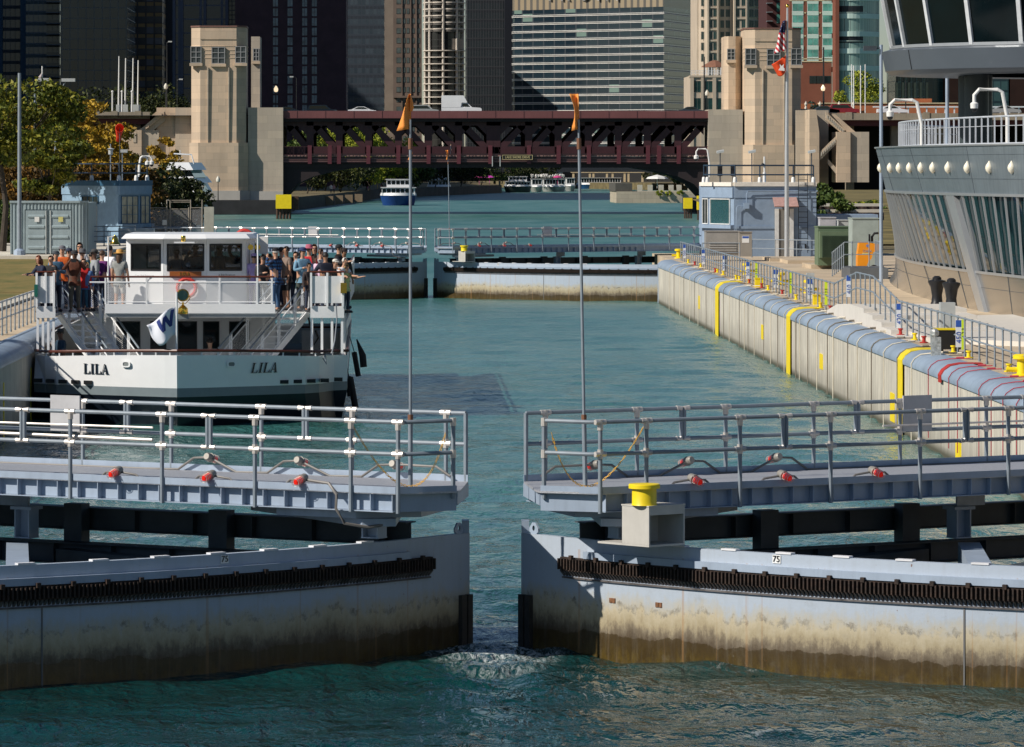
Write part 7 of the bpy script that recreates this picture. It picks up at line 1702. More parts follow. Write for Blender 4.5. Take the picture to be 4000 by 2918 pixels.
# viaducts on both sides
viad = M('weathered viaduct concrete', (.30, .255, .19), .85, 0, .2, .3, streak=.5)
DV = DB + 3
for a, c, y0, y1, lab in ((-60, 585, 437, 460, 'concrete viaduct parapet left of the stone stairs'), (3240, 4300, 442, 466, 'concrete viaduct parapet right of the stone stairs')):
    DV = DB + 3 if a < 0 else DB - 10
    t = thing('viaduct', lab, 'bridge', (X((a + c) / 2, DV), DV, 4)); MB().box(X(a, DV), X(c, DV), DV, DV + .6, Z(y1, DV), Z(y0, DV)).build('parapet', viad, t); MB().box(X(a, DV), X(c, DV), DV - .3, DV - .001, Z(y1 + 3, DV), Z(y1, DV)).build('string_course', viad, t)
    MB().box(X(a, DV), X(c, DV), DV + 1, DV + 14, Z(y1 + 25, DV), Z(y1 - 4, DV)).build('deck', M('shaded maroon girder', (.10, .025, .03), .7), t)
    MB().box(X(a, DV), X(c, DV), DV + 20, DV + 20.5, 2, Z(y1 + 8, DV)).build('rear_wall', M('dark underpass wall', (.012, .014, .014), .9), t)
    for k in range(6): xx = X(a + (c - a) * (k + .5) / 6, DV); MB().box(xx - .6, xx + .6, DV + 3, DV + 5, 2, Z(y1 + 20, DV)).build('column', viad, t)
    for k in range(7): xx = X(a + (c - a) * (k + .5) / 7, DV); MB().box(xx - .5, xx + .5, DV - .12, DV - .01, Z(y1, DV), Z(y0, DV) + .15).build('pilaster', viad, t)
# cars -------------------------------------------------------------------
def car(px, D, zr, ln, mat, lab, kind='sedan', sg=1):
    x = X(px, D); t = thing('car' if kind != 'truck' else 'pickup_truck', lab, 'car' if kind != 'truck' else 'truck', (x, D, zr), 'vehicles crossing the bridge')
    L2 = ln / 2; f = lambda pts, y0, y1, nm, m_: MB().prismy([(x + sg * a * L2, zr + c) for a, c in pts], y0, y1).build(nm, m_, t)
    if kind == 'truck':
        bd = [(-1, .45), (-1, 1.25), (0, 1.28), (.52, 1.30), (.93, 1.22), (1, 1.05), (1, .45)]; cab = [(-.02, 1.28), (.0, 1.95), (.30, 1.98), (.52, 1.30)]; win = [(.03, 1.36), (.04, 1.85), (.28, 1.88), (.44, 1.36)]
        f([(-1, 1.27), (-1, 3.15), (.1, 3.15), (.28, 2.1), (.28, 2.02), (.0, 2.02), (-.04, 1.30)], D - .02, D + 2.0, 'box', white)
    elif kind == 'suv':
        bd = [(-1, .4), (-1, 1.0), (.45, 1.05), (.95, .9), (1, .4)]; cab = [(-.97, 1.0), (-.85, 1.65), (.25, 1.68), (.55, 1.05)]; win = [(-.85, 1.08), (-.78, 1.52), (.2, 1.55), (.42, 1.08)]
    else:
        bd = [(-1, .35), (-.98, .9), (-.6, .98), (.5, .95), (.95, .78), (1, .35)]; cab = [(-.72, .96), (-.35, 1.38), (.12, 1.42), (.55, .94)]; win = [(-.58, 1.0), (-.31, 1.31), (.1, 1.34), (.42, 1.0)]
    f(bd, D, D + 1.8, 'body', mat); f(cab, D + .12, D + 1.68, 'cabin', mat); f(win, D + .10, D + 1.7, 'windows', glassd)
    for a in (-.62, .64): MB().lathe((x + sg * a * L2, D + .1, zr + .34), [(.3, -.08), (.34, -.05), (.34, .15), (.3, .18)], 14, 'y').build('wheel', blackr, t, True)
    return t
zr = z(450)
silver = M('silver car paint', (.45, .46, .45), .3, .3, .05); darkc = M('dark blue grey car paint', (.05, .07, .09), .25, .3, .05); redc = M('dark red car paint', (.25, .02, .03), .3)
car(1415, DB + 4, zr, 4.6, white, 'white sedan crossing the bridge left of the orange flag'); car(1657, DB + 4, zr, 4.7, silver, 'silver sport utility car crossing the bridge beside the white truck', 'suv')
car(1803, DB + 4, zr, 6.3, white, 'white pickup truck with a tall white box on its bed', 'truck'); car(1258, DB + 5, zr, 4.8, darkc, 'dark grey car on the bridge near the left tower, the second', 'suv')
car(1125, DB + 6, zr, 4.6, M('grey blue paint', (.10, .13, .15), .3, .3), 'grey blue sedan at the left end of the bridge'); car(2703, DB + 5, zr, 4.2, darkc, 'dark grey sedan at the right end of the bridge')
zv = Z(447, DV); DVR = DB - 9
car(345, DB + 6, zv, 4.8, darkc, 'dark sedan on the left viaduct behind the trees'); car(3488, DVR + 3, zv, 4.8, white, 'white sedan on the right viaduct'); car(3930, DVR + 3, zv, 4.8, silver, 'silver grey sedan on the viaduct at the right edge')
car(3300, DVR + 5, zv, 4.7, redc, 'dark red car on the right viaduct beside the stairs', 'suv'); car(3225, DVR + 5, zv, 4.5, darkc, 'dark blue car right of the right stone tower')
# person walking on the lower deck
person(1761, z(606), DB - .1, 'pedestrian in dark clothes walking on the lower deck of the bridge', yaw=90, shirt=(.05, .08, .12), pants=(.05, .07, .11), h=1.75)
# lamp posts
lampg = M('glowing lamp globe', (1, .78, .5), .4, emit=1.0, var=0); darkm = M('dark lamp metal', (.015, .017, .018), .5)
def lamp(px, D, zb, ztop, lab, globe=True, lit=True, arm=0, r=.09, grp='street lamps by the bridge'):
    x = X(px, D); t = thing('street_lamp', lab, 'street lamp', (x, D, zb), grp); MB().tube([(x, D, zb), (x, D, ztop)], [r, r * .7], 8).build('post', darkm, t, True)
    if globe: MB().lathe((x, D, ztop), [(.12, 0), (.30, .12), (.34, .5), (.16, .85), (.04, 1.0)], 12).build('globe', lampg if lit else M('pale lamp globe', (.6, .58, .5), .4), t, True)
    if arm: MB().tube([(x, D, ztop), (x + arm * .5, D, ztop + .2), (x + arm, D, ztop + .2)], .06, 6).build('arm', darkm, t, True); MB().box(x + arm - .3, x + arm + .3, D - .15, D + .15, ztop + .1, ztop + .3).build('head', greyp, t)
lamp(1078, DB + 6, zr, z(357), 'lit globe lamp just right of the left tower'); lamp(648, DB + 10, z(420), z(345), 'pale globe lamp above the left stone stairs', lit=False); lamp(1158, DB + 20, zr, z(295), 'thin curved mast lamp behind the left end of the bridge', False, arm=-.8, r=.07)
lamp(652, DB + 14, z(420), z(158), 'tall dark mast lamp above the left stairs', False, arm=.5); lamp(692, DB + 14, z(420), z(308), 'thin mast lamp beside the left tower', False, arm=.6, r=.06)
lamp(3217, DB + 14, zr, z(175), 'tall tapering dark mast right of the right tower', False, r=.16); lamp(3215, DB + 13, z(352), z(350), 'small glowing lamp fixed to the dark mast'); lamp(2751, DB + 10, zr, z(215), 'tall dark pole at the right end of the bridge', False, r=.14); lamp(2762, DB + 9, zr, z(372), 'pale globe lamp at the right end of the bridge', lit=False)
lamp(3468, DB + 30, zv, z(300), 'dark mast behind the terrace railing, left', False, r=.1); lamp(3538, DB + 30, zv, z(300), 'dark mast behind the terrace railing, right', False, r=.1)
lamp(852, DB - 5, 2.25, z(712), 'small lamp post on the quay before the left tower', lit=False, r=.08); 
DV = DB + 3
for k, (px, y0) in enumerate(((465, 218), (491, 226), (520, 226), (540, 234))):
    x = X(px, DV + 2); t = thing('flag_pole', 'tall bare white pole in a row of four, %s from the left' % ORD[k], 'flag pole', (x, DV + 2, Z(437, DV)), 'bare white poles above the left viaduct')
    MB().tube([(x - .1, DV + 2, Z(437, DV)), (x, DV + 2, Z(y0, DV))], [.13, .08], 8).build('pole', whitep, t, True); MB().box(x - .45, x + .35, DV + 1.6, DV + 2.4, Z(437, DV), Z(408, DV)).build('base_box', greyp, t)
for k, (px, y0) in enumerate(((3327, 240), (3335, 245), (3362, 245), (3380, 240))):
    x = X(px, DV + 20); t = thing('flag_pole', 'bare white pole in front of the yellow tree, %s from the left' % ORD[k], 'flag pole', (x, DV + 20, Z(430, DV)), 'bare white poles above the right viaduct')
    MB().tube([(x, DV + 20, Z(445, DV)), (x, DV + 20, Z(y0, DV))], .09, 8).build('pole', whitep, t, True)
for k, px in enumerate((439, 476, 515)):
    x = X(px, DV + 1); t = thing('light_post', 'short pale post with a round top on the left viaduct, %s from the left' % ORD[k], 'post', (x, DV + 1, Z(437, DV)), 'short posts on the left viaduct')
    MB().tube([(x, DV + 1, Z(437, DV)), (x, DV + 1, Z(360, DV))], .11, 8).build('post', whitep, t, True); MB().ball((x, DV + 1, Z(357, DV)), .18, 8, 6).build('top', whitep, t, True)
# yellow dolphins (pile clusters with yellow boards)
pile = M('rusty brown piles', (.07, .035, .02), .8, 0, .4, 2)
def dolphin(px0, px1, y0, y1, yw, D, lab, side=None):
    t = thing('pile_dolphin', lab, 'mooring dolphin', (X((px0 + px1) / 2, D), D, 0), 'yellow pile dolphins'); x0, x1 = X(px0, D), X(px1, D)
    MB().box(x0, x1, D, D + 1.5, Z(y1, D), Z(y0, D)).build('yellow_board', yellow, t)
    n = 5
    for i in range(n): x = x0 + (x1 - x0) * (i + .5) / n; MB().tube([(x, D + .6, -3), (x, D + .6, Z(y1, D) - .01)], (x1 - x0) / n * .42, 8).build('pile', pile, t, True)
    if side: MB().box(x1 + .05, x1 + side, D + .6, D + 3, Z(y1 + 4, D), Z(y0 + 7, D)).build('rusty_side', pile, t)
Dd = 131040 / (838 - 655)
dolphin(1077, 1138, 760, 815, 838, 655, 'yellow faced pile cluster in front of the left bridge pier', 1.0)
dolphin(2672, 2705, 773, 815, 830, 660, 'yellow faced pile cluster left of the right control house, the farther'); dolphin(2724, 2750, 765, 820, 840, 640, 'yellow faced pile cluster touching the right control house window edge')
# ---------------------------------------------------------------- far banks under the bridge
qd = M('dark quay wall', (.045, .042, .036), .9, 0, .4, .3); qs = ashlar('pale quay stone', (.46, .40, .30), (.38, .33, .26), (.2, .17, .13), 1.6, .9, .3, .4)
land([(-140, 780), (X(1106, 780), 780), (X(1175, 800), 800), (X(1310, 900), 900), (X(1480, 1090), 1090), (X(1960, 1330), 1330), (X(1960, 1330), 2600), (-700, 2600)], 2.2, 'river_bank', dirt)
land([(X(2560, 1500), 1500), (1200, 1500), (1200, 2600), (X(1900, 1900), 2600), (X(1960, 1700), 1700)], 2.2, 'river_bank', dirt)
struct(MB().grid([[(X(a, d) , d, z_) for a, d in ((1106, 779), (1175, 799), (1310, 899), (1480, 1089), (1960, 1329))] for z_ in (-2, 2.25)]).build('quay', qd))
t = thing('quay_wall', 'pale block quay with square pillars near the right bridge pier', 'wall', (X(2560, 960), 960, 0)); Dq = 950
MB().box(X(2408, Dq), X(2770, Dq), Dq, Dq + 30, -2, Z(748, Dq)).build('wall', qs, t); MB().box(X(2408, Dq) - .2, X(2470, Dq), Dq + .3, Dq + 30, Z(748, Dq), Z(716, Dq)).build('end_block', M('dark quay stone', (.08, .075, .065), .9), t)
for i, px in enumerate((2500, 2540, 2583, 2622, 2653, 2697)): MB().box(X(px, Dq) - .5, X(px, Dq) + .5, Dq + .1, Dq + 1.1, Z(748, Dq), Z(722, Dq)).build('pillar', M('pale pillar stone', (.5, .46, .38), .8), t)
for i, px in enumerate((2575, 2610, 2655)): tree(X(px, Dq), Dq - .4, Z(762, Dq), .9, .75, 'lime', 'yellow green plant spilling over the quay wall, %s from the left' % ORD[i], 70 + i, 300, .22, 8, .8, crown0=.05, name='plant', openb=False, group='plants on the pale quay')
one(MB().lathe((X(2567, 990), 990, Z(735, 990)), [(.06, 0), (.06, 2.0), (2.4, 2.0), (2.0, 2.4), (.05, 2.9)], 8), 'parasol', whitep, 'white parasol on the pale quay beneath the bridge', 'parasol')
for i, (px, y, c) in enumerate(((1437, 697, (.55, .03, .25)), (1475, 698, (.6, .35, .03)), (1490, 699, (.5, .05, .08)), (1872, 690, (.5, .05, .25)), (1912, 689, (.55, .05, .4)), (2178, 690, (.5, .05, .2)))):
    D = 1120 if px < 1600 else 1390; one(MB().lathe((X(px, D), D, 2.2), [(.06, 0), (.06, 2.1), (1.5, 2.1), (1.0, 2.5), (.05, 2.8)], 8), 'parasol', M('parasol cloth %d' % i, c, .8), ('pink cafe parasol by the left quay', 'orange cafe parasol by the left quay', 'red cafe parasol by the left quay', 'dim red parasol beyond the left quay', 'bright pink parasol beneath the bridge centre', 'pink parasol near the tour boats')[i], 'parasol', 'cafe parasols')
one(MB().box(X(1448, 1110), X(1467, 1110), 1110, 1111, Z(694, 1110), Z(677, 1110)), 'white_sign', whitep, 'white square sign above the cafe parasols', 'sign')
for k, (px, c) in enumerate(((1293, (.8, .8, .8)), (1304, (.6, .3, .3)))): person(px, 2.25, 905 + k, ('pedestrian in white on the left quay', 'second pedestrian on the left quay in pink and white')[k], shirt=c, h=1.8)
pn = M('tan quay panels', (.22, .16, .10), .8); 
for k in range(4): a = 1272 + k * 38; D = 870 + k * 24; one(MB().box(X(a, D), X(a + 30, D), D - 1.5, D - .3, .3, 1.9), 'barge_panel', pn, 'tan panel along the left quay, %s from the left' % ORD[k], 'panel', 'tan quay panels')
# small boats
def tourboat(px0, px1, ywl, ytop, lab, hullc, decks=2, bowleft=False, roof=(.5, .5, .5)):
    D = 131040 / (ywl - 655); x0, x1 = X(px0, D), X(px1, D); zt = Z(ytop, D); w_ = x1 - x0; c = (x0 + x1) / 2; t = thing('river_boat', lab, 'boat', (c, D, 0), 'boats far up the river')
    hh = zt * .36; b = MB(); n = 8
    ring = lambda e, z_, nose: [(x0 + e + 0, D + 14, z_)] + [(c + (w_ / 2 - e) * math.sin(q) * (1), D + 4.5 - (4.5 + nose) * math.cos(q), z_) for q in [-math.pi / 2 + math.pi * i / n for i in range(n + 1)]] + [(x1 - e, D + 14, z_)]
    b.grid([ring(.6, -.3, -1.5), ring(.1, hh * .8, -.2), ring(0, hh, .2)]); b.build('hull', M(lab[:12] + ' hull', hullc, .4), t, True)
    b = MB().grid([ring(.0, hh, .2), ring(.15, hh * 1.28, -.1)]); b.build('bulwark', wing, t, True)
    z0 = hh; dz = (zt - hh) / (decks + .15)
    for k in range(decks):
        e = .35 + k * w_ * .13; za, zb_ = z0 + k * dz, z0 + (k + 1) * dz; ya = D + 2 + k * 2.2
        MB().box(x0 + e, x1 - e, ya, D + 13, za, zb_ - .12).build('cabin', wing, t); MB().box(x0 + e - .25, x1 - e + .25, ya - .4, D + 13.2, zb_ - .119, zb_).build('roof', M('pale roof %g' % roof[0], roof, .6), t)
        nw = max(3, int((w_ - 2 * e) / .9))
        for i in range(nw):
            xw = x0 + e + .12 + (w_ - 2 * e - .2) * i / nw; MB().box(xw, xw + (w_ - 2 * e) / nw - .22, ya - .03, ya - .001, za + dz * .35, zb_ - .3).build('window', glassd, t)
    return t
tourboat(1484, 1628, 803, 695, 'blue hulled double-deck tour boat under way towards the lock', (.01, .05, .22))
tourboat(1668, 1762, 762, 674, 'weathered tan workboat moored behind the blue tour boat', (.25, .20, .12), 2, roof=(.25, .2, .13))
tourboat(1972, 2078, 752, 686, 'grey green tour boat moored beneath the bridge centre', (.06, .09, .08), 2); tourboat(2074, 2122, 750, 694, 'small white tour boat beside the grey green one', (.35, .35, .32), 1)
tourboat(2120, 2212, 749, 694, 'white river boat with arched windows under the bridge', (.40, .40, .38), 1); tourboat(2210, 2250, 747, 690, 'narrow white boat right of the arched window boat', (.35, .35, .34), 1)
t = tourboat(2257, 2430, 738, 690, 'long white and blue tour boat at the far end of the river', (.02, .10, .25), 1)
rnd = random.Random(2)
crowd = M('crowd clothes', (.3, .15, .1), .9, 0, .9, 3, col2=(.6, .55, .5))
b = MB()
for i in range(60): x = X(rnd.uniform(2075, 2205), 1390); b.ball((x, 1392 + rnd.uniform(0, 6), Z(694, 1390) + .3 + rnd.uniform(0, .5)), .28, 6, 4, (1, 1, 1.6))
o = b.build('boat_crowd', crowd); o['kind'] = 'stuff'; o['label'] = 'distant crowd standing on the moored river boats'; o['category'] = 'crowd'
# second bridge and colonnade far behind
D2 = 1480; t = thing('far_bridge', 'dark second bridge far behind the maroon one, over the tour boats', 'bridge', (X(2200, D2), D2, 4)); MB().box(X(1560, D2), X(2660, D2), D2, D2 + 20, Z(672, D2), Z(632, D2)).build('deck', M('dark far bridge steel', (.012, .016, .024), .7), t)
MB().prismy([(X(1560, D2), Z(672, D2)), (X(2190, D2), Z(672, D2)), (X(2120, D2), Z(690, D2)), (X(2000, D2), Z(706, D2)), (X(1560, D2), Z(712, D2))], D2 + 6, D2 + 12).build('arch', M('dark far bridge steel', (.012, .016, .024), .7), t)
D3 = 1640; t = thing('colonnade', 'pale riverside colonnade far under the bridge', 'colonnade', (X(2380, D3), D3, 2.2))
for px in (2240, 2304, 2318, 2371, 2393, 2440, 2455, 2510): MB().box(X(px, D3) - .35, X(px, D3) + .35, D3, D3 + 1, 2.2, Z(672, D3)).build('column', M('warm pale stone', (.60, .48, .30), .8), t)
MB().box(X(2230, D3), X(2520, D3), D3 - .2, D3 + 1.2, Z(675, D3), Z(671, D3)).build('beam', M('warm pale stone', (.60, .48, .30), .8), t); MB().box(X(2200, D3), X(2620, D3), D3 + 6, D3 + 7, 2.2, Z(660, D3)).build('back_wall', M('dark arcade wall', (.05, .05, .05), .8), t)
# trees seen through and under the bridge
TB = 'trees beyond the bridge'
spots = [(1215, 985, 13.5, 5.5, 'mid'), (1325, 990, 15, 6, 'lime'), (1440, 1000, 14.5, 6, 'lime'), (1545, 1060, 13, 5.5, 'lime'), (1150, 1000, 10.5, 5, 'mid'), (1270, 1010, 14.5, 6.5, 'lime'), (1390, 1020, 14.5, 6.5, 'lime'), (1490, 1040, 12, 5.5, 'lime'), (1600, 1150, 10, 6, 'mid'), (1700, 1200, 11, 6, 'dark'), (1800, 1250, 9.5, 6, 'dark'), (1880, 1350, 10, 7, 'dark'), (1960, 1420, 11, 6, 'mid'),
         (2030, 1440, 10.5, 6, 'dark'), (2110, 1460, 11, 6, 'dark'), (2560, 1540, 10, 6, 'dark'), (2640, 1530, 10, 6, 'mid'), (2700, 1100, 8, 5, 'mid'), (1200, 900, 7.5, 5, 'dark'), (1330, 960, 8, 6, 'dark'), (1430, 1050, 8, 6, 'dark'), (1540, 1120, 8, 6, 'dark')]
tp = {}
for i, (px, D, h, r, k) in enumerate(spots):
    tree(X(px, D), D, 2.2, h, r, k, '%s tree seen through the bridge, %s from the left' % ({'mid': 'green', 'lime': 'yellow green', 'dark': 'dark green'}[k], ORD[sorted(s[0] for s in spots).index(px)]), 100 + i, 2600, .42, 34, .75, TB, crown0=.15)
for i, (px, D, h, r, k) in enumerate(((300, 900, 19, 8, 'dark'), (420, 900, 20, 9, 'dark'), (620, 880, 20, 7, 'dark'), (520, 890, 17, 8, 'dark'), (60, 880, 18, 8, 'dark'))):  # these trees carry their shade in the dark leaf colour
    tree(X(px, D), D, 2.2, h, r, k, 'dark tree in front of the left towers, %s from the left' % ORD[[4, 0, 0, 0, 0].index(0) if False else sorted((300, 420, 620, 520, 60)).index(px)], 130 + i, 4000, .40, 46, .8, TB, crown0=.35)
tree(X(3345, 880), 880, 10, 16.5, 4.6, 'lime', 'yellow green tree before the glass apartment block', 140, 5000, .34, 50, .75, crown0=.2); tree(X(3165, 860), 860, 10, 10, 2.6, 'fir', 'blue green conifer beside the right stone tower', 141, 2500, .3, 30, .7, crown0=.05)
tree(X(3250, 870), 870, 10, 7, 2.6, 'fir', 'dark conifer below the brick block, second', 142, 2500, .3, 30, .7, crown0=.05); tree(X(3190, 850), 850, 10, 4.5, 3.6, 'dark', 'dark hedge bush right of the right stone tower', 143, 2500, .3, 30, .8, crown0=.05, name='bush')
tree(X(3300, 850), 850, 10, 4.5, 3.6, 'mid', 'green hedge bush below the yellow tree', 144, 2500, .3, 30, .8, crown0=.05, name='bush'); tree(X(3470, 860), 860, 10, 8, 3.4, 'mid', 'dark green tree behind the terrace railing', 145, 2500, .3, 30, .8, crown0=.1)
tree(X(3608, 800), 800, 10, 5.5, 2.4, 'lime', 'small yellow shrub on the viaduct', 146, 1500, .25, 20, .8, crown0=.05, name='bush'); tree(X(3730, 900), 900, 10, 9, 2.6, 'mid', 'green shrub before the red brick right block', 147, 1800, .3, 20, .8, crown0=.05)
# ---------------------------------------------------------------- city towers
def bld(name, lab, px0, px1, D, dep, mat, extra=12, ytop=None, z0=2.2, yoff=0, dD=0):
    top = (Z(0, D) + extra) if ytop is None else Z(ytop, D); x0, x1 = X(px0, D), X(px1, D)
    t = thing(name, lab, 'building', ((x0 + x1) / 2, D, z0), 'city towers')
    MB().prism([(x0, D), (x1, D + dD), (x1, D + dep + dD), (x0, D + dep)], z0, top).build('wall', mat, t)
    t['_'] = 0; del t['_']; return t, x0, x1, top
def wingrid(t, y, xs, zs, w_, h_, frame, glass, dep=.25, nm='window', sill=None, z00=None):
    # first 100 as parts, any rest as one stuff part
    pts = sorted([(a, c) for a in xs for c in zs], key=lambda p: p[1]); proto = None
    b = MB().box(-w_ / 2 - .12, w_ / 2 + .12, -.06, -.001, -h_ / 2 - .12, h_ / 2 + .12); b.mat(1).box(-w_ / 2, -.04, -.09, -.061, -h_ / 2, h_ / 2); b.box(.04, w_ / 2, -.09, -.061, -h_ / 2, h_ / 2)
    if sill: b.mat(2).box(-w_ / 2 - .15, w_ / 2 + .15, -.12, -.001, -h_ / 2 - sill[0], -h_ / 2 - .121)
    mats = [frame, glass] + ([sill[1]] if sill else [])
    proto = b.build(nm, mats, t, world=False); base_ = Vector(t.location)
    for i, (a, c) in enumerate(pts[:100]):
        q = proto if i == 0 else proto.copy()
        if i: COL.objects.link(q)
        q.location = Vector((a, y, c)) - base_
    if len(pts) > 100:
        r = MB()
        for a, c in pts[100:]: r.add([(v[0] + a, v[1] + y, v[2] + c) for v in b.v], b.f)
        o = r.build(nm, glass, t); o['kind'] = 'stuff'
g1 = curtain('navy glass tower', 1.6, 3.6, .15, .3, (.012, .026, .045), (.03, .06, .09), (.03, .05, .075), (.015, .028, .042), .8)
bluef = M('blue metal stripe', (.008, .07, .14), .5)
t, x0, x1, tp_ = bld('glass_tower', 'dark navy glass tower with blue stripes at the far left', -60, 100, 1500, 30, g1)
for a, c in ((-2, 10), (80, 101)): MB().box(X(a, 1499), X(c, 1499), 1499, 1499.9, 2, tp_).build('blue_stripe', bluef, t)
g2 = curtain('green grey glass', 1.5, 3.4, .12, .4, (.03, .055, .07), (.08, .12, .14), (.12, .15, .17), (.05, .08, .09), .9)
t, x0, x1, tp_ = bld('apartment_tower', 'slim glass apartment tower with white balconies at the left', 101, 234, 1460, 26, g2)
for k in range(24): zz = 12 + k * 3.4; MB().box(X(180, 1458), X(234, 1458), 1457.2, 1459.9, zz, zz + .3).build('balcony', M('pale balcony slab', (.16, .18, .19), .6), t); MB().box(X(181, 1458), X(233, 1458), 1457.3, 1457.4, zz + .3, zz + 1.2).build('balustrade', M('dim glass rail', (.03, .045, .05), .2), t)
g3 = curtain('black curtain wall', 2.35, 3.05, .16, .16, (.010, .02, .03), (.03, .055, .075), (.14, .18, .20), None, 0, .08)
bld('glass_block', 'black gridded glass block left of the ochre tower', 236, 497, 1350, 40, g3)
g4 = curtain('dark brown and ochre panels', 2.6, 3.3, .5, .3, (.02, .02, .022), (.05, .05, .055), (.05, .04, .035), (.26, .15, .05), 1.1, .3, blind=(.09, .09, .11), bf=.3)
bld('ochre_tower', 'dark brown tower with ochre spandrel panels', 499, 634, 1420, 30, g4)
bld('dark_tower', 'narrow black tower right of the ochre one', 634, 674, 1440, 30, M('near black cladding', (.008, .010, .016), .5))
g5 = curtain('grey framed dark windows', 6.0, 3.9, .7, .35, (.010, .017, .028), (.05, .065, .085), (.15, .17, .22), None, 0, .15)
t, x0, x1, tp_ = bld('office_tower', 'grey framed office tower behind the left bridge tower', 674, 884, 1300, 36, g5)
MB().box(X(888, 1300), X(918, 1300), 1302, 1330, 2, tp_).build('side_wall', curtain('grey side windows', 1.0, 1.3, .25, .25, (.01, .012, .016), (.03, .033, .04), (.05, .052, .06)), t)
for p in (674, 705, 795, 880): MB().box(X(p, 1299), X(p, 1299) + .8, 1299, 1299.9, 2, tp_).build('pier', M('slate pier', (.14, .155, .21), .6), t)
bb = M('dark brown brick', (.075, .038, .045), .8, 0, .2, .3)
t, x0, x1, tp_ = bld('brick_tower', 'tall dark brown brick tower with narrow window strips', 918, 1352, 1250, 40, bb)
gw = M('grey strip glass', (.16, .20, .22), .2, 0, .5, .5)
wingrid(t, 1250, [X(p, 1250) for p in (1076, 1133, 1190, 1228)], [18 + k * 2.62 for k in range(19)], 1.35, 2.1, bb, gw)
g7 = curtain('dark slate glass rows', 1.3, 3.3, .25, .5, (.02, .03, .042), (.07, .09, .11), (.04, .05, .065), (.03, .036, .046), 1.0, .15)
bld('slate_tower', 'dark slate tower right of the brown brick one', 1352, 1500, 1550, 40, g7)
bt = M('beige stone', (.24, .19, .15), .8, 0, .15, .2); t, x0, x1, tp_ = bld('beige_tower', 'narrow beige tower edge behind the orange flag', 1500, 1538, 1700, 30, bt)
tau = M('taupe masonry', (.17, .125, .10), .85, 0, .2, .2, streak=.3); t, x0, x1, tp_ = bld('masonry_tower', 'taupe masonry tower with paired windows behind the orange flag', 1536, 1648, 1620, 30, tau)
fr2 = M('dark sash', (.03, .03, .03), .5); gp = M('blind grey glass', (.10, .125, .12), .2, 0, .5, .4)
wingrid(t, 1620, [X(p, 1620) for p in (1554, 1562, 1579, 1594, 1615, 1635)], [14 + k * 3.45 for k in range(16)], .75, 1.7, fr2, gp)
for p in (1570, 1604, 1626): MB().box(X(p, 1620) - .2, X(p, 1620) + .2, 1619.6, 1619.99, 20, tp_).build('pilaster', tau, t)
MB().box(x0, x1, 1619, 1619.99, Z(382, 1620), Z(374, 1620)).build('cornice', tau, t)
# round corncob tower
D = 1980; s = F / D; cx = X(1735, D); Rr = 84 / s; t = thing('round_tower', 'round concrete tower with scalloped balconies and parking levels', 'building', (cx, D + Rr, 2.2), 'city towers')
cc = M('pale round tower concrete', (.55, .49, .42), .8, 0, .1, .2); dk = M('dark recess', (.012, .013, .016), .5)
MB().tube([(cx, D + Rr, 2), (cx, D + Rr, Z(0, D) + 20)], Rr * .84, 32).build('core', curtain('round tower glass', 2.4, 2.86, .12, .3, (.006, .007, .009), (.028, .026, .024), (.012, .011, .010)), t, True)
def petal(z0, z1, amp, r_=Rr, nm='floor_slab', m_=cc):
    n = 108; pts = [(cx + r_ * (1 - amp + amp * abs(math.sin(4.5 * (q + .12))) ** .7) * math.cos(q), D + Rr + r_ * (1 - amp + amp * abs(math.sin(4.5 * (q + .12))) ** .7) * math.sin(q)) for q in [2 * math.pi * i / n for i in range(n)]]
    return MB().prism(pts, z0, z1).build(nm, m_, t)
for k in range(9): y = 195 + k * 26; petal(Z(y + 3.5, D), Z(y, D), .02)
for k in range(10): y = 110 - k * 26; petal(Z(y + 4.5, D), Z(y, D), .13); petal(Z(y + 4.5, D) - .9, Z(y + 4.5, D) - .001, .13, Rr * .97, 'balcony_rail', M('dim balcony rail', (.10, .09, .08), .6))
for q in (-1.62, -.86, -2.42, -.2, -2.95):
     MB().tube([(cx + Rr * .9 * math.cos(q), D + Rr + Rr * .9 * math.sin(q), 2.2), (cx + Rr * .9 * math.cos(q), D + Rr + Rr * .9 * math.sin(q), Z(0, D) + 15)], .55, 8).build('column', cc, t, True)
MB().tube([(cx + 2.5, D + Rr * .85, Z(192, D)), (cx + 2.5, D + Rr * .85, Z(150, D))], Rr * .62, 24).build('sky_lobby', M('tan lobby wall', (.30, .25, .20), .7), t, True)
g8 = curtain('ribbed dark office glass', 1.05, 3.7, .35, .3, (.007, .010, .013), (.022, .028, .034), (.035, .038, .044), (.010, .012, .016), .9, .2)
bld('ribbed_tower', 'dark ribbed office tower right of the round tower', 1822, 1972, 1800, 40, g8); bld('black_slab', 'black slab edge left of the banded glass tower', 1972, 2003, 1790, 30, M('near black cladding', (.008, .010, .016), .5))
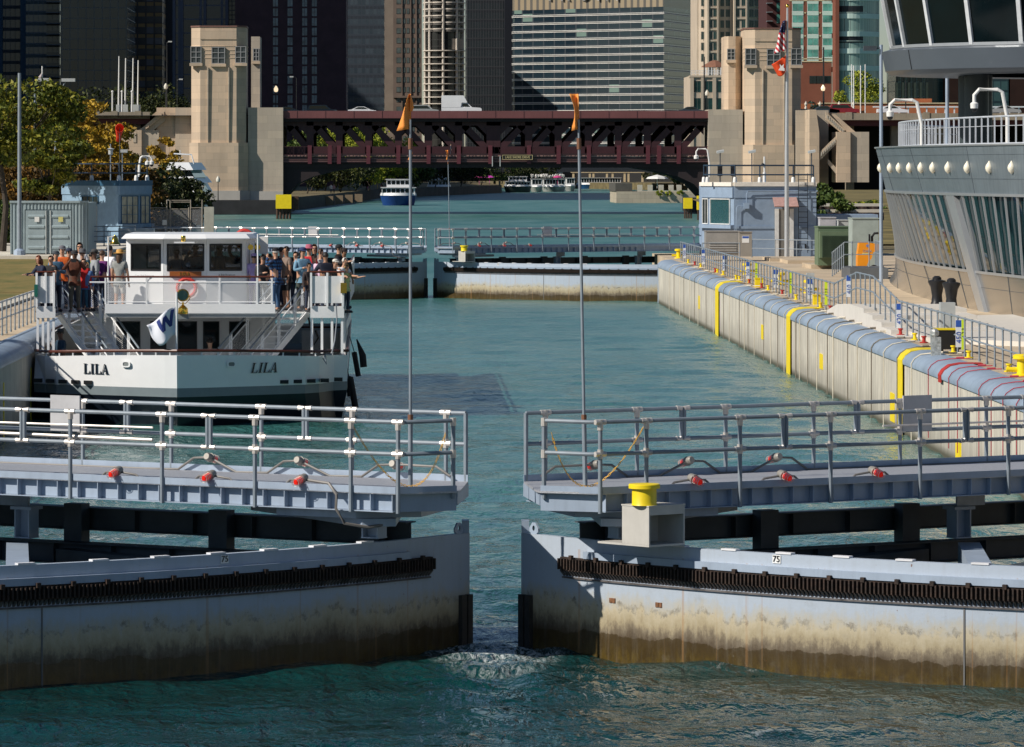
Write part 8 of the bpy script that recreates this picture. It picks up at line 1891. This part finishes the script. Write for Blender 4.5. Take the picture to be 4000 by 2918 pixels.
# banded glass tower with the sign
D = 1700; g9 = curtain('blue grey tower glass', .95, 3.0, .10, .12, (.006, .014, .024), (.022, .042, .055), (.03, .04, .05), None, 0, .10, blind=(.16, .24, .21), bf=.04)
t = thing('banded_tower', 'wide glass tower with bright horizontal metal bands and a sign', 'building', (X(2300, D), D, 2.2), 'city towers')
pl = [(X(2003, D + 50) + .5, D + 60), (X(2003, D + 42), D + 46), (X(2010, D + 40), D + 41), (X(2592, D), D), (X(2728, D + 30), D + 44), (X(2728, D + 30), D + 90)]
top = Z(0, D) + 10; MB().prism(pl, 2.2, Z(26, D)).build('wall', g9, t)
lou = curtain('tan louvre panel', .55, 50, .22, .1, (.30, .24, .16), (.36, .29, .2), (.10, .09, .075)); MB().prism(pl, Z(26, D) + .001, top).build('louvre_wall', lou, t)
bm = M('bright steel band', (.78, .76, .72), .4, .15, .15, 1); ctr = Vector((X(2360, D), D + 40))
pin = [(x, y) for x, y in pl]
def offs(e): return [(x + (x - ctr.x) * e / 30, y + (y - ctr.y) * e / 30) for x, y in pl]
k = 0; zz = 4.2
while zz < Z(30, D):
    for dz_ in (0, .52): b = MB(); P0, P1 = offs(.28), offs(.0); o_ = [(P0[i][0], P0[i][1]) for i in range(6)]; b.prism(o_, zz + dz_, zz + dz_ + .20); b.build('steel_band', bm, t)
    b = MB().prism(offs(.1), zz + .20, zz + .52); b.build('spandrel', M('grey band shade', (.05, .055, .06), .5), t)
    zz += 2.99; k += 1
ft = math.atan2(-41, X(2592, D) - X(2010, D + 40))
for ch, px in zip('TRUMP', (2148, 2207, 2283, 2355, 2420)):
    f = (px - 2010) / 582; yy = D + 41 - 41 * f - 1.2; text(ch, 7.4, 'sign_letter', M('sign letter steel', (.62, .6, .62), .35, .3), t, (X(px, yy), yy, Z(-22, yy)), (R(90), 0, ft), ext=.25)
# beige apartment tower with bays and podium
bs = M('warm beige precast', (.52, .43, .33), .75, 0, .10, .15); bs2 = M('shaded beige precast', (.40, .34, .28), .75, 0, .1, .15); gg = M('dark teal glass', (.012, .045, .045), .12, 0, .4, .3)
D = 1450; t = thing('beige_block', 'beige stone apartment tower with rows of paired windows', 'building', (X(2860, D), D, 2.2), 'city towers'); tp_ = Z(0, D) + 14
pts = [(2728, 6), (2764, 0), (2806, 0), (2812, 3), (2862, 3), (2868, 0), (2918, 0), (2924, 4), (2996, 6)]
MB().prism([(X(a, D), D + c) for a, c in pts] + [(X(2996, D), D + 40), (X(2728, D), D + 40)], 2.2, tp_).build('wall', bs, t)
for p, dy in ((2731, 5.4), (2766, -.4), (2803, -.4), (2813, 2.6), (2858, 2.6), (2870, -.4), (2915, -.4), (2926, 3.6), (2970, 5.0)): MB().box(X(p, D) - .25, X(p, D) + .25, D + dy - .2, D + dy + 1, 20, tp_).build('pilaster', bs, t)
rowy = [Z(y, D) for y in (225, 181, 138, 93, 50, 8, -36, -80)]
for y in (203, 159, 115, 72, 29, -14): MB().box(X(2764, D), X(2806, D), D - .35, D - .001, Z(y, D) - .25, Z(y, D) + .25).build('string_course', bs, t); MB().box(X(2868, D), X(2918, D), D - .35, D - .001, Z(y, D) - .25, Z(y, D) + .25).build('string_course', bs, t)
for xs_, yy in (((2775, 2794), D - .02), ((2823, 2846), D + 2.98), ((2880, 2904), D - .02), ((2940, 2960, 2984), D + 3.9), ((2745, 2754), D + 2.0)):
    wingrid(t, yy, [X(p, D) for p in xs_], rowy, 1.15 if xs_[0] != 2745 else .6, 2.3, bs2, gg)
D = 1300; t = thing('beige_podium', 'beige stone podium with large windows and a tiled pavilion on its roof', 'building', (X(2765, D), D, 2.2), 'city towers')
MB().prism([(X(2696, D), D + 2), (X(2712, D), D), (X(2900, D), D), (X(2900, D), D + 30), (X(2696, D), D + 30)], 2.2, Z(296, D)).build('wall', bs, t); MB().box(X(2694, D), X(2900, D), D - .4, D + 4, Z(302, D), Z(296, D) + .1).build('cornice', bs, t)
wingrid(t, D, [X(p, D) for p in (2724, 2767, 2818)], [Z(338, D), Z(405, D)], 2.3, 3.1, bs2, gg)
for p in (2703, 2745, 2790): MB().box(X(p, D) - .5, X(p, D) + .5, D - .35, D - .001, 6, Z(302, D)).build('pilaster', bs, t)
MB().lathe((X(2800, D), D + 8, Z(260, D)), [(4.0, 0), (3.2, .6), (1, 1.8), (.1, 2.0)], 8).build('pavilion_roof', M('brown tile roof', (.22, .10, .06), .8), t)
for k in range(7): x = X(2760 + k * 12, D); MB().box(x - .12, x + .12, D + 4.5, D + 4.8, Z(292, D), Z(262, D)).build('pavilion_post', wing, t)
railing([(X(2700, D), D, Z(294, D)), (X(2830, D), D, Z(294, D))], 'railing', 'white rail on the beige podium roof', 1.2, .07, 1.3, wing, (.33, .66))
# red brick and glass buildings
rb_ = M('red brick', (.20, .062, .035), .85, 0, .12, .4); rb2 = M('dark shaded red brick', (.06, .018, .018), .85, 0, .12, .4); mint = M('pale mint spandrel', (.50, .62, .56), .5, 0, .08, .3); tg = M('teal window glass', (.10, .30, .25), .12, 0, .55, .35)  # rb2: dark brick with the shade on its wing put into the colour
D = 1000; t, x0, x1, tp_ = bld('red_brick_block', 'red brick apartment block with teal windows and mint spandrels', 3084, 3272, D, 25, rb_)
wingrid(t, D, [X(p, D) for p in (3116, 3175, 3234)], [Z(y, D) for y in (206, 161, 117, 72, 27, -18)], 2.2, 1.75, M('white sash', (.6, .6, .58), .5), tg, sill=(.95, mint))
wingrid(t, D - .02, [X(p, D) for p in (3176, 3203, 3230)], [Z(311, D)], 1.35, 1.4, fr2, glassd)
for y in (230, 2.2, 240): MB().box(x0, x1, D - .12, D - .001, Z(y, D) - .12, Z(y, D) + .12).build('string_course', M('warm pale stone', (.60, .48, .30), .8), t)
for a in (3145, 3204):
    for y in (50, 140): MB().box(X(a, D) - .15, X(a, D) + .15, D - .1, D - .001, Z(y, D) - .15, Z(y, D) + .15).build('stone_boss', M('warm pale stone', (.60, .48, .30), .8), t)
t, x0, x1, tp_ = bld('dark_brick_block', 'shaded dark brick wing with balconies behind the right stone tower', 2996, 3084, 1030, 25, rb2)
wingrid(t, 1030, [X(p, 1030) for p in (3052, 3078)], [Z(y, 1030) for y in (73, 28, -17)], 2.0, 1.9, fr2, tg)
for k in range(4): MB().box(X(2994, 1029), X(3016, 1029), 1027, 1029.9, Z(85 - k * 35, 1030), Z(82 - k * 35, 1030)).build('balcony', M('pale balcony slab', (.16, .18, .19), .6), t)
D = 985; t = thing('glass_apartment_block', 'curved pale green glass apartment block beside the round control room', 'building', (X(3360, D), D, 2.2), 'city towers')
arc = [(X(3274 + 170 * i / 12, D), D + 2.5 * (2 * i / 12 - .6) ** 2) for i in range(13)]; MB().prism(arc + [(arc[-1][0], D + 30), (arc[0][0], D + 30)], 2.2, Z(0, D) + 12).build('wall', curtain('mint glass', 1.05, 50, .12, .1, (.20, .32, .29), (.34, .46, .40), (.12, .16, .15)), t)
for i, y in enumerate((-12, 58, 128, 195, 262)): MB().prism([(x, yy - .25) for x, yy in arc] + [(arc[-1][0], D + 30), (arc[0][0], D + 30)], Z(y + 14, D), Z(y - 6, D)).build('spandrel', mint, t)
for y in (40, 152): MB().prism([(x, yy - .05) for x, yy in arc[:8]] + [(arc[7][0], D + 29), (arc[0][0] + .01, D + 29)], Z(y + 15, D), Z(y - 17, D)).build('open_balcony', dk, t); MB().prism([(x, yy - .35) for x, yy in arc[:9]] + [(arc[8][0], D + 2), (arc[0][0], D + 2)], Z(y + 9, D), Z(y + 7, D)).build('balcony_rail', mint, t)
MB().box(X(3262, D), X(3276, D), D - 1, D + 6, 2.2, Z(0, D) + 10).build('brick_edge', rb_, t)
# right lower: conservatory, arcade wall, brick blocks
D = 1020; t = thing('conservatory', 'row of tall arched conservatory windows between pale piers', 'building', (X(3570, D), D, 2.2), 'city towers'); ps = [3502, 3526, 3550, 3573, 3596, 3620]
for p in ps: MB().box(X(p, D) - .25, X(p, D) + .25, D - .5, D + .5, 10, Z(322, D)).build('pier', M('warm pale stone', (.60, .48, .30), .8), t)
for a, c in zip(ps, ps[1:]): MB().box(X(a, D) + .3, X(c, D) - .3, D, D + .2, 10, Z(215, D)).build('glazing', curtain('green greenhouse glass', .6, 1.6, .08, .1, (.01, .05, .04), (.04, .12, .10), (.35, .42, .38)), t)
MB().box(X(3500, D), X(3720, D), D + .5, D + 20, 10, Z(200, D)).build('wall', curtain('green greenhouse wall', 1.2, 2.2, .08, .1, (.02, .05, .05), (.05, .11, .10), (.12, .16, .15)), t)
for a, c, lab, m_ in ((3705, 3870, 'red brick block behind the thick dark column', rb_), (3870, 3945, 'teal glass strip building right of the dark column', curtain('teal strips', 1.6, 2.4, .2, .5, (.10, .20, .17), (.25, .36, .31), (.10, .12, .11))), (3940, 4200, 'red brick block at the right edge of the picture', rb_)): bld('brick_block', lab, a, c, 1010, 20, m_, 5)
ter = M('terracotta wall', (.42, .13, .05), .8, 0, .12, .4); D = 860; t = thing('terracotta_wall', 'long terracotta parapet wall with pale coping beyond the right viaduct', 'wall', (X(3500, D), D, 8)); MB().box(X(3128, D), X(3830, D), D, D + 3, 6, Z(405, D)).build('wall', ter, t); MB().box(X(3200, D), X(3830, D), D - .2, D + 3.2, Z(405, D) + .001, Z(401, D)).build('coping', M('warm pale stone', (.60, .48, .30), .8), t)
MB().box(X(3495, D + 4), X(3640, D + 4), D + 4, D + 8, 6, Z(384, D)).build('raised_wall', ter, t)
for k in range(4): x = X(3148 + k * 55 + (k > 1) * 20, D - 1); one(MB().lathe((x, D - 1, Z(418, D)), [(.25, -.6), (.25, 0), (.12, .1), (.3, .5), (.1, .9), (.03, 1.1)], 8), 'stone_urn', M('pale urn stone', (.65, .58, .48), .8), 'pale urn in front of the terracotta wall, %s from the left' % ORD[k], 'urn', 'pale urns', True)
t = thing('pergola', 'white pergola of thin posts beyond the right viaduct', 'pergola', (X(3600, 850), 850, 10)); 
for k in range(16): px = 3440 + k * 36; MB().box(X(px, 850) - .12, X(px, 850) + .12, 850, 850.2, 8, Z(420, 850)).build('post', wing, t)
MB().box(X(3410, 850), X(4020, 850), 849.8, 850.3, Z(420, 850), Z(415, 850)).build('beam', wing, t)
# unseen blocks added only to throw shade over the left skyline
t = thing('shade_blocker', 'added unseen blocks, left of view, that shade the left skyline', 'building', (-330, 1200, 2.2)); MB().box(-450, -205, 925, 1185, 2.2, 240).build('wall', g3, t); MB().box(-450, -205, 1185.1, 1490, 2.2, 190).build('wall', g3, t)
# far left US flag
x = X(165, 880); t = thing('flag_pole', 'small far flag pole with a striped flag above the left trees', 'flag pole', (x, 880, 10)); MB().tube([(x, 880, 2.2), (x, 880, Z(258, 880))], .12, 8).build('pole', whitep, t, True)
b = MB()
for k in range(7): b.mat(k % 2).box(x - .8 + .05 * k, x - .12, 879.9, 879.95, Z(307 - k * 2.6, 880), Z(304.4 - k * 2.6, 880)) if False else None
MB().grid([[(x - .1 - .7 * u, 879.8 + .1 * math.sin(u * 5), Z(285, 880) - .9 * u - 1.1 * v) for u in (0, .33, .66, 1)] for v in (0, .5, 1)]).build('flag', M('dim striped flag', (.35, .12, .14), .8, 0, .8, 6, col2=(.5, .45, .45)), t, 'all').modifiers.new('t', 'SOLIDIFY').thickness = .02
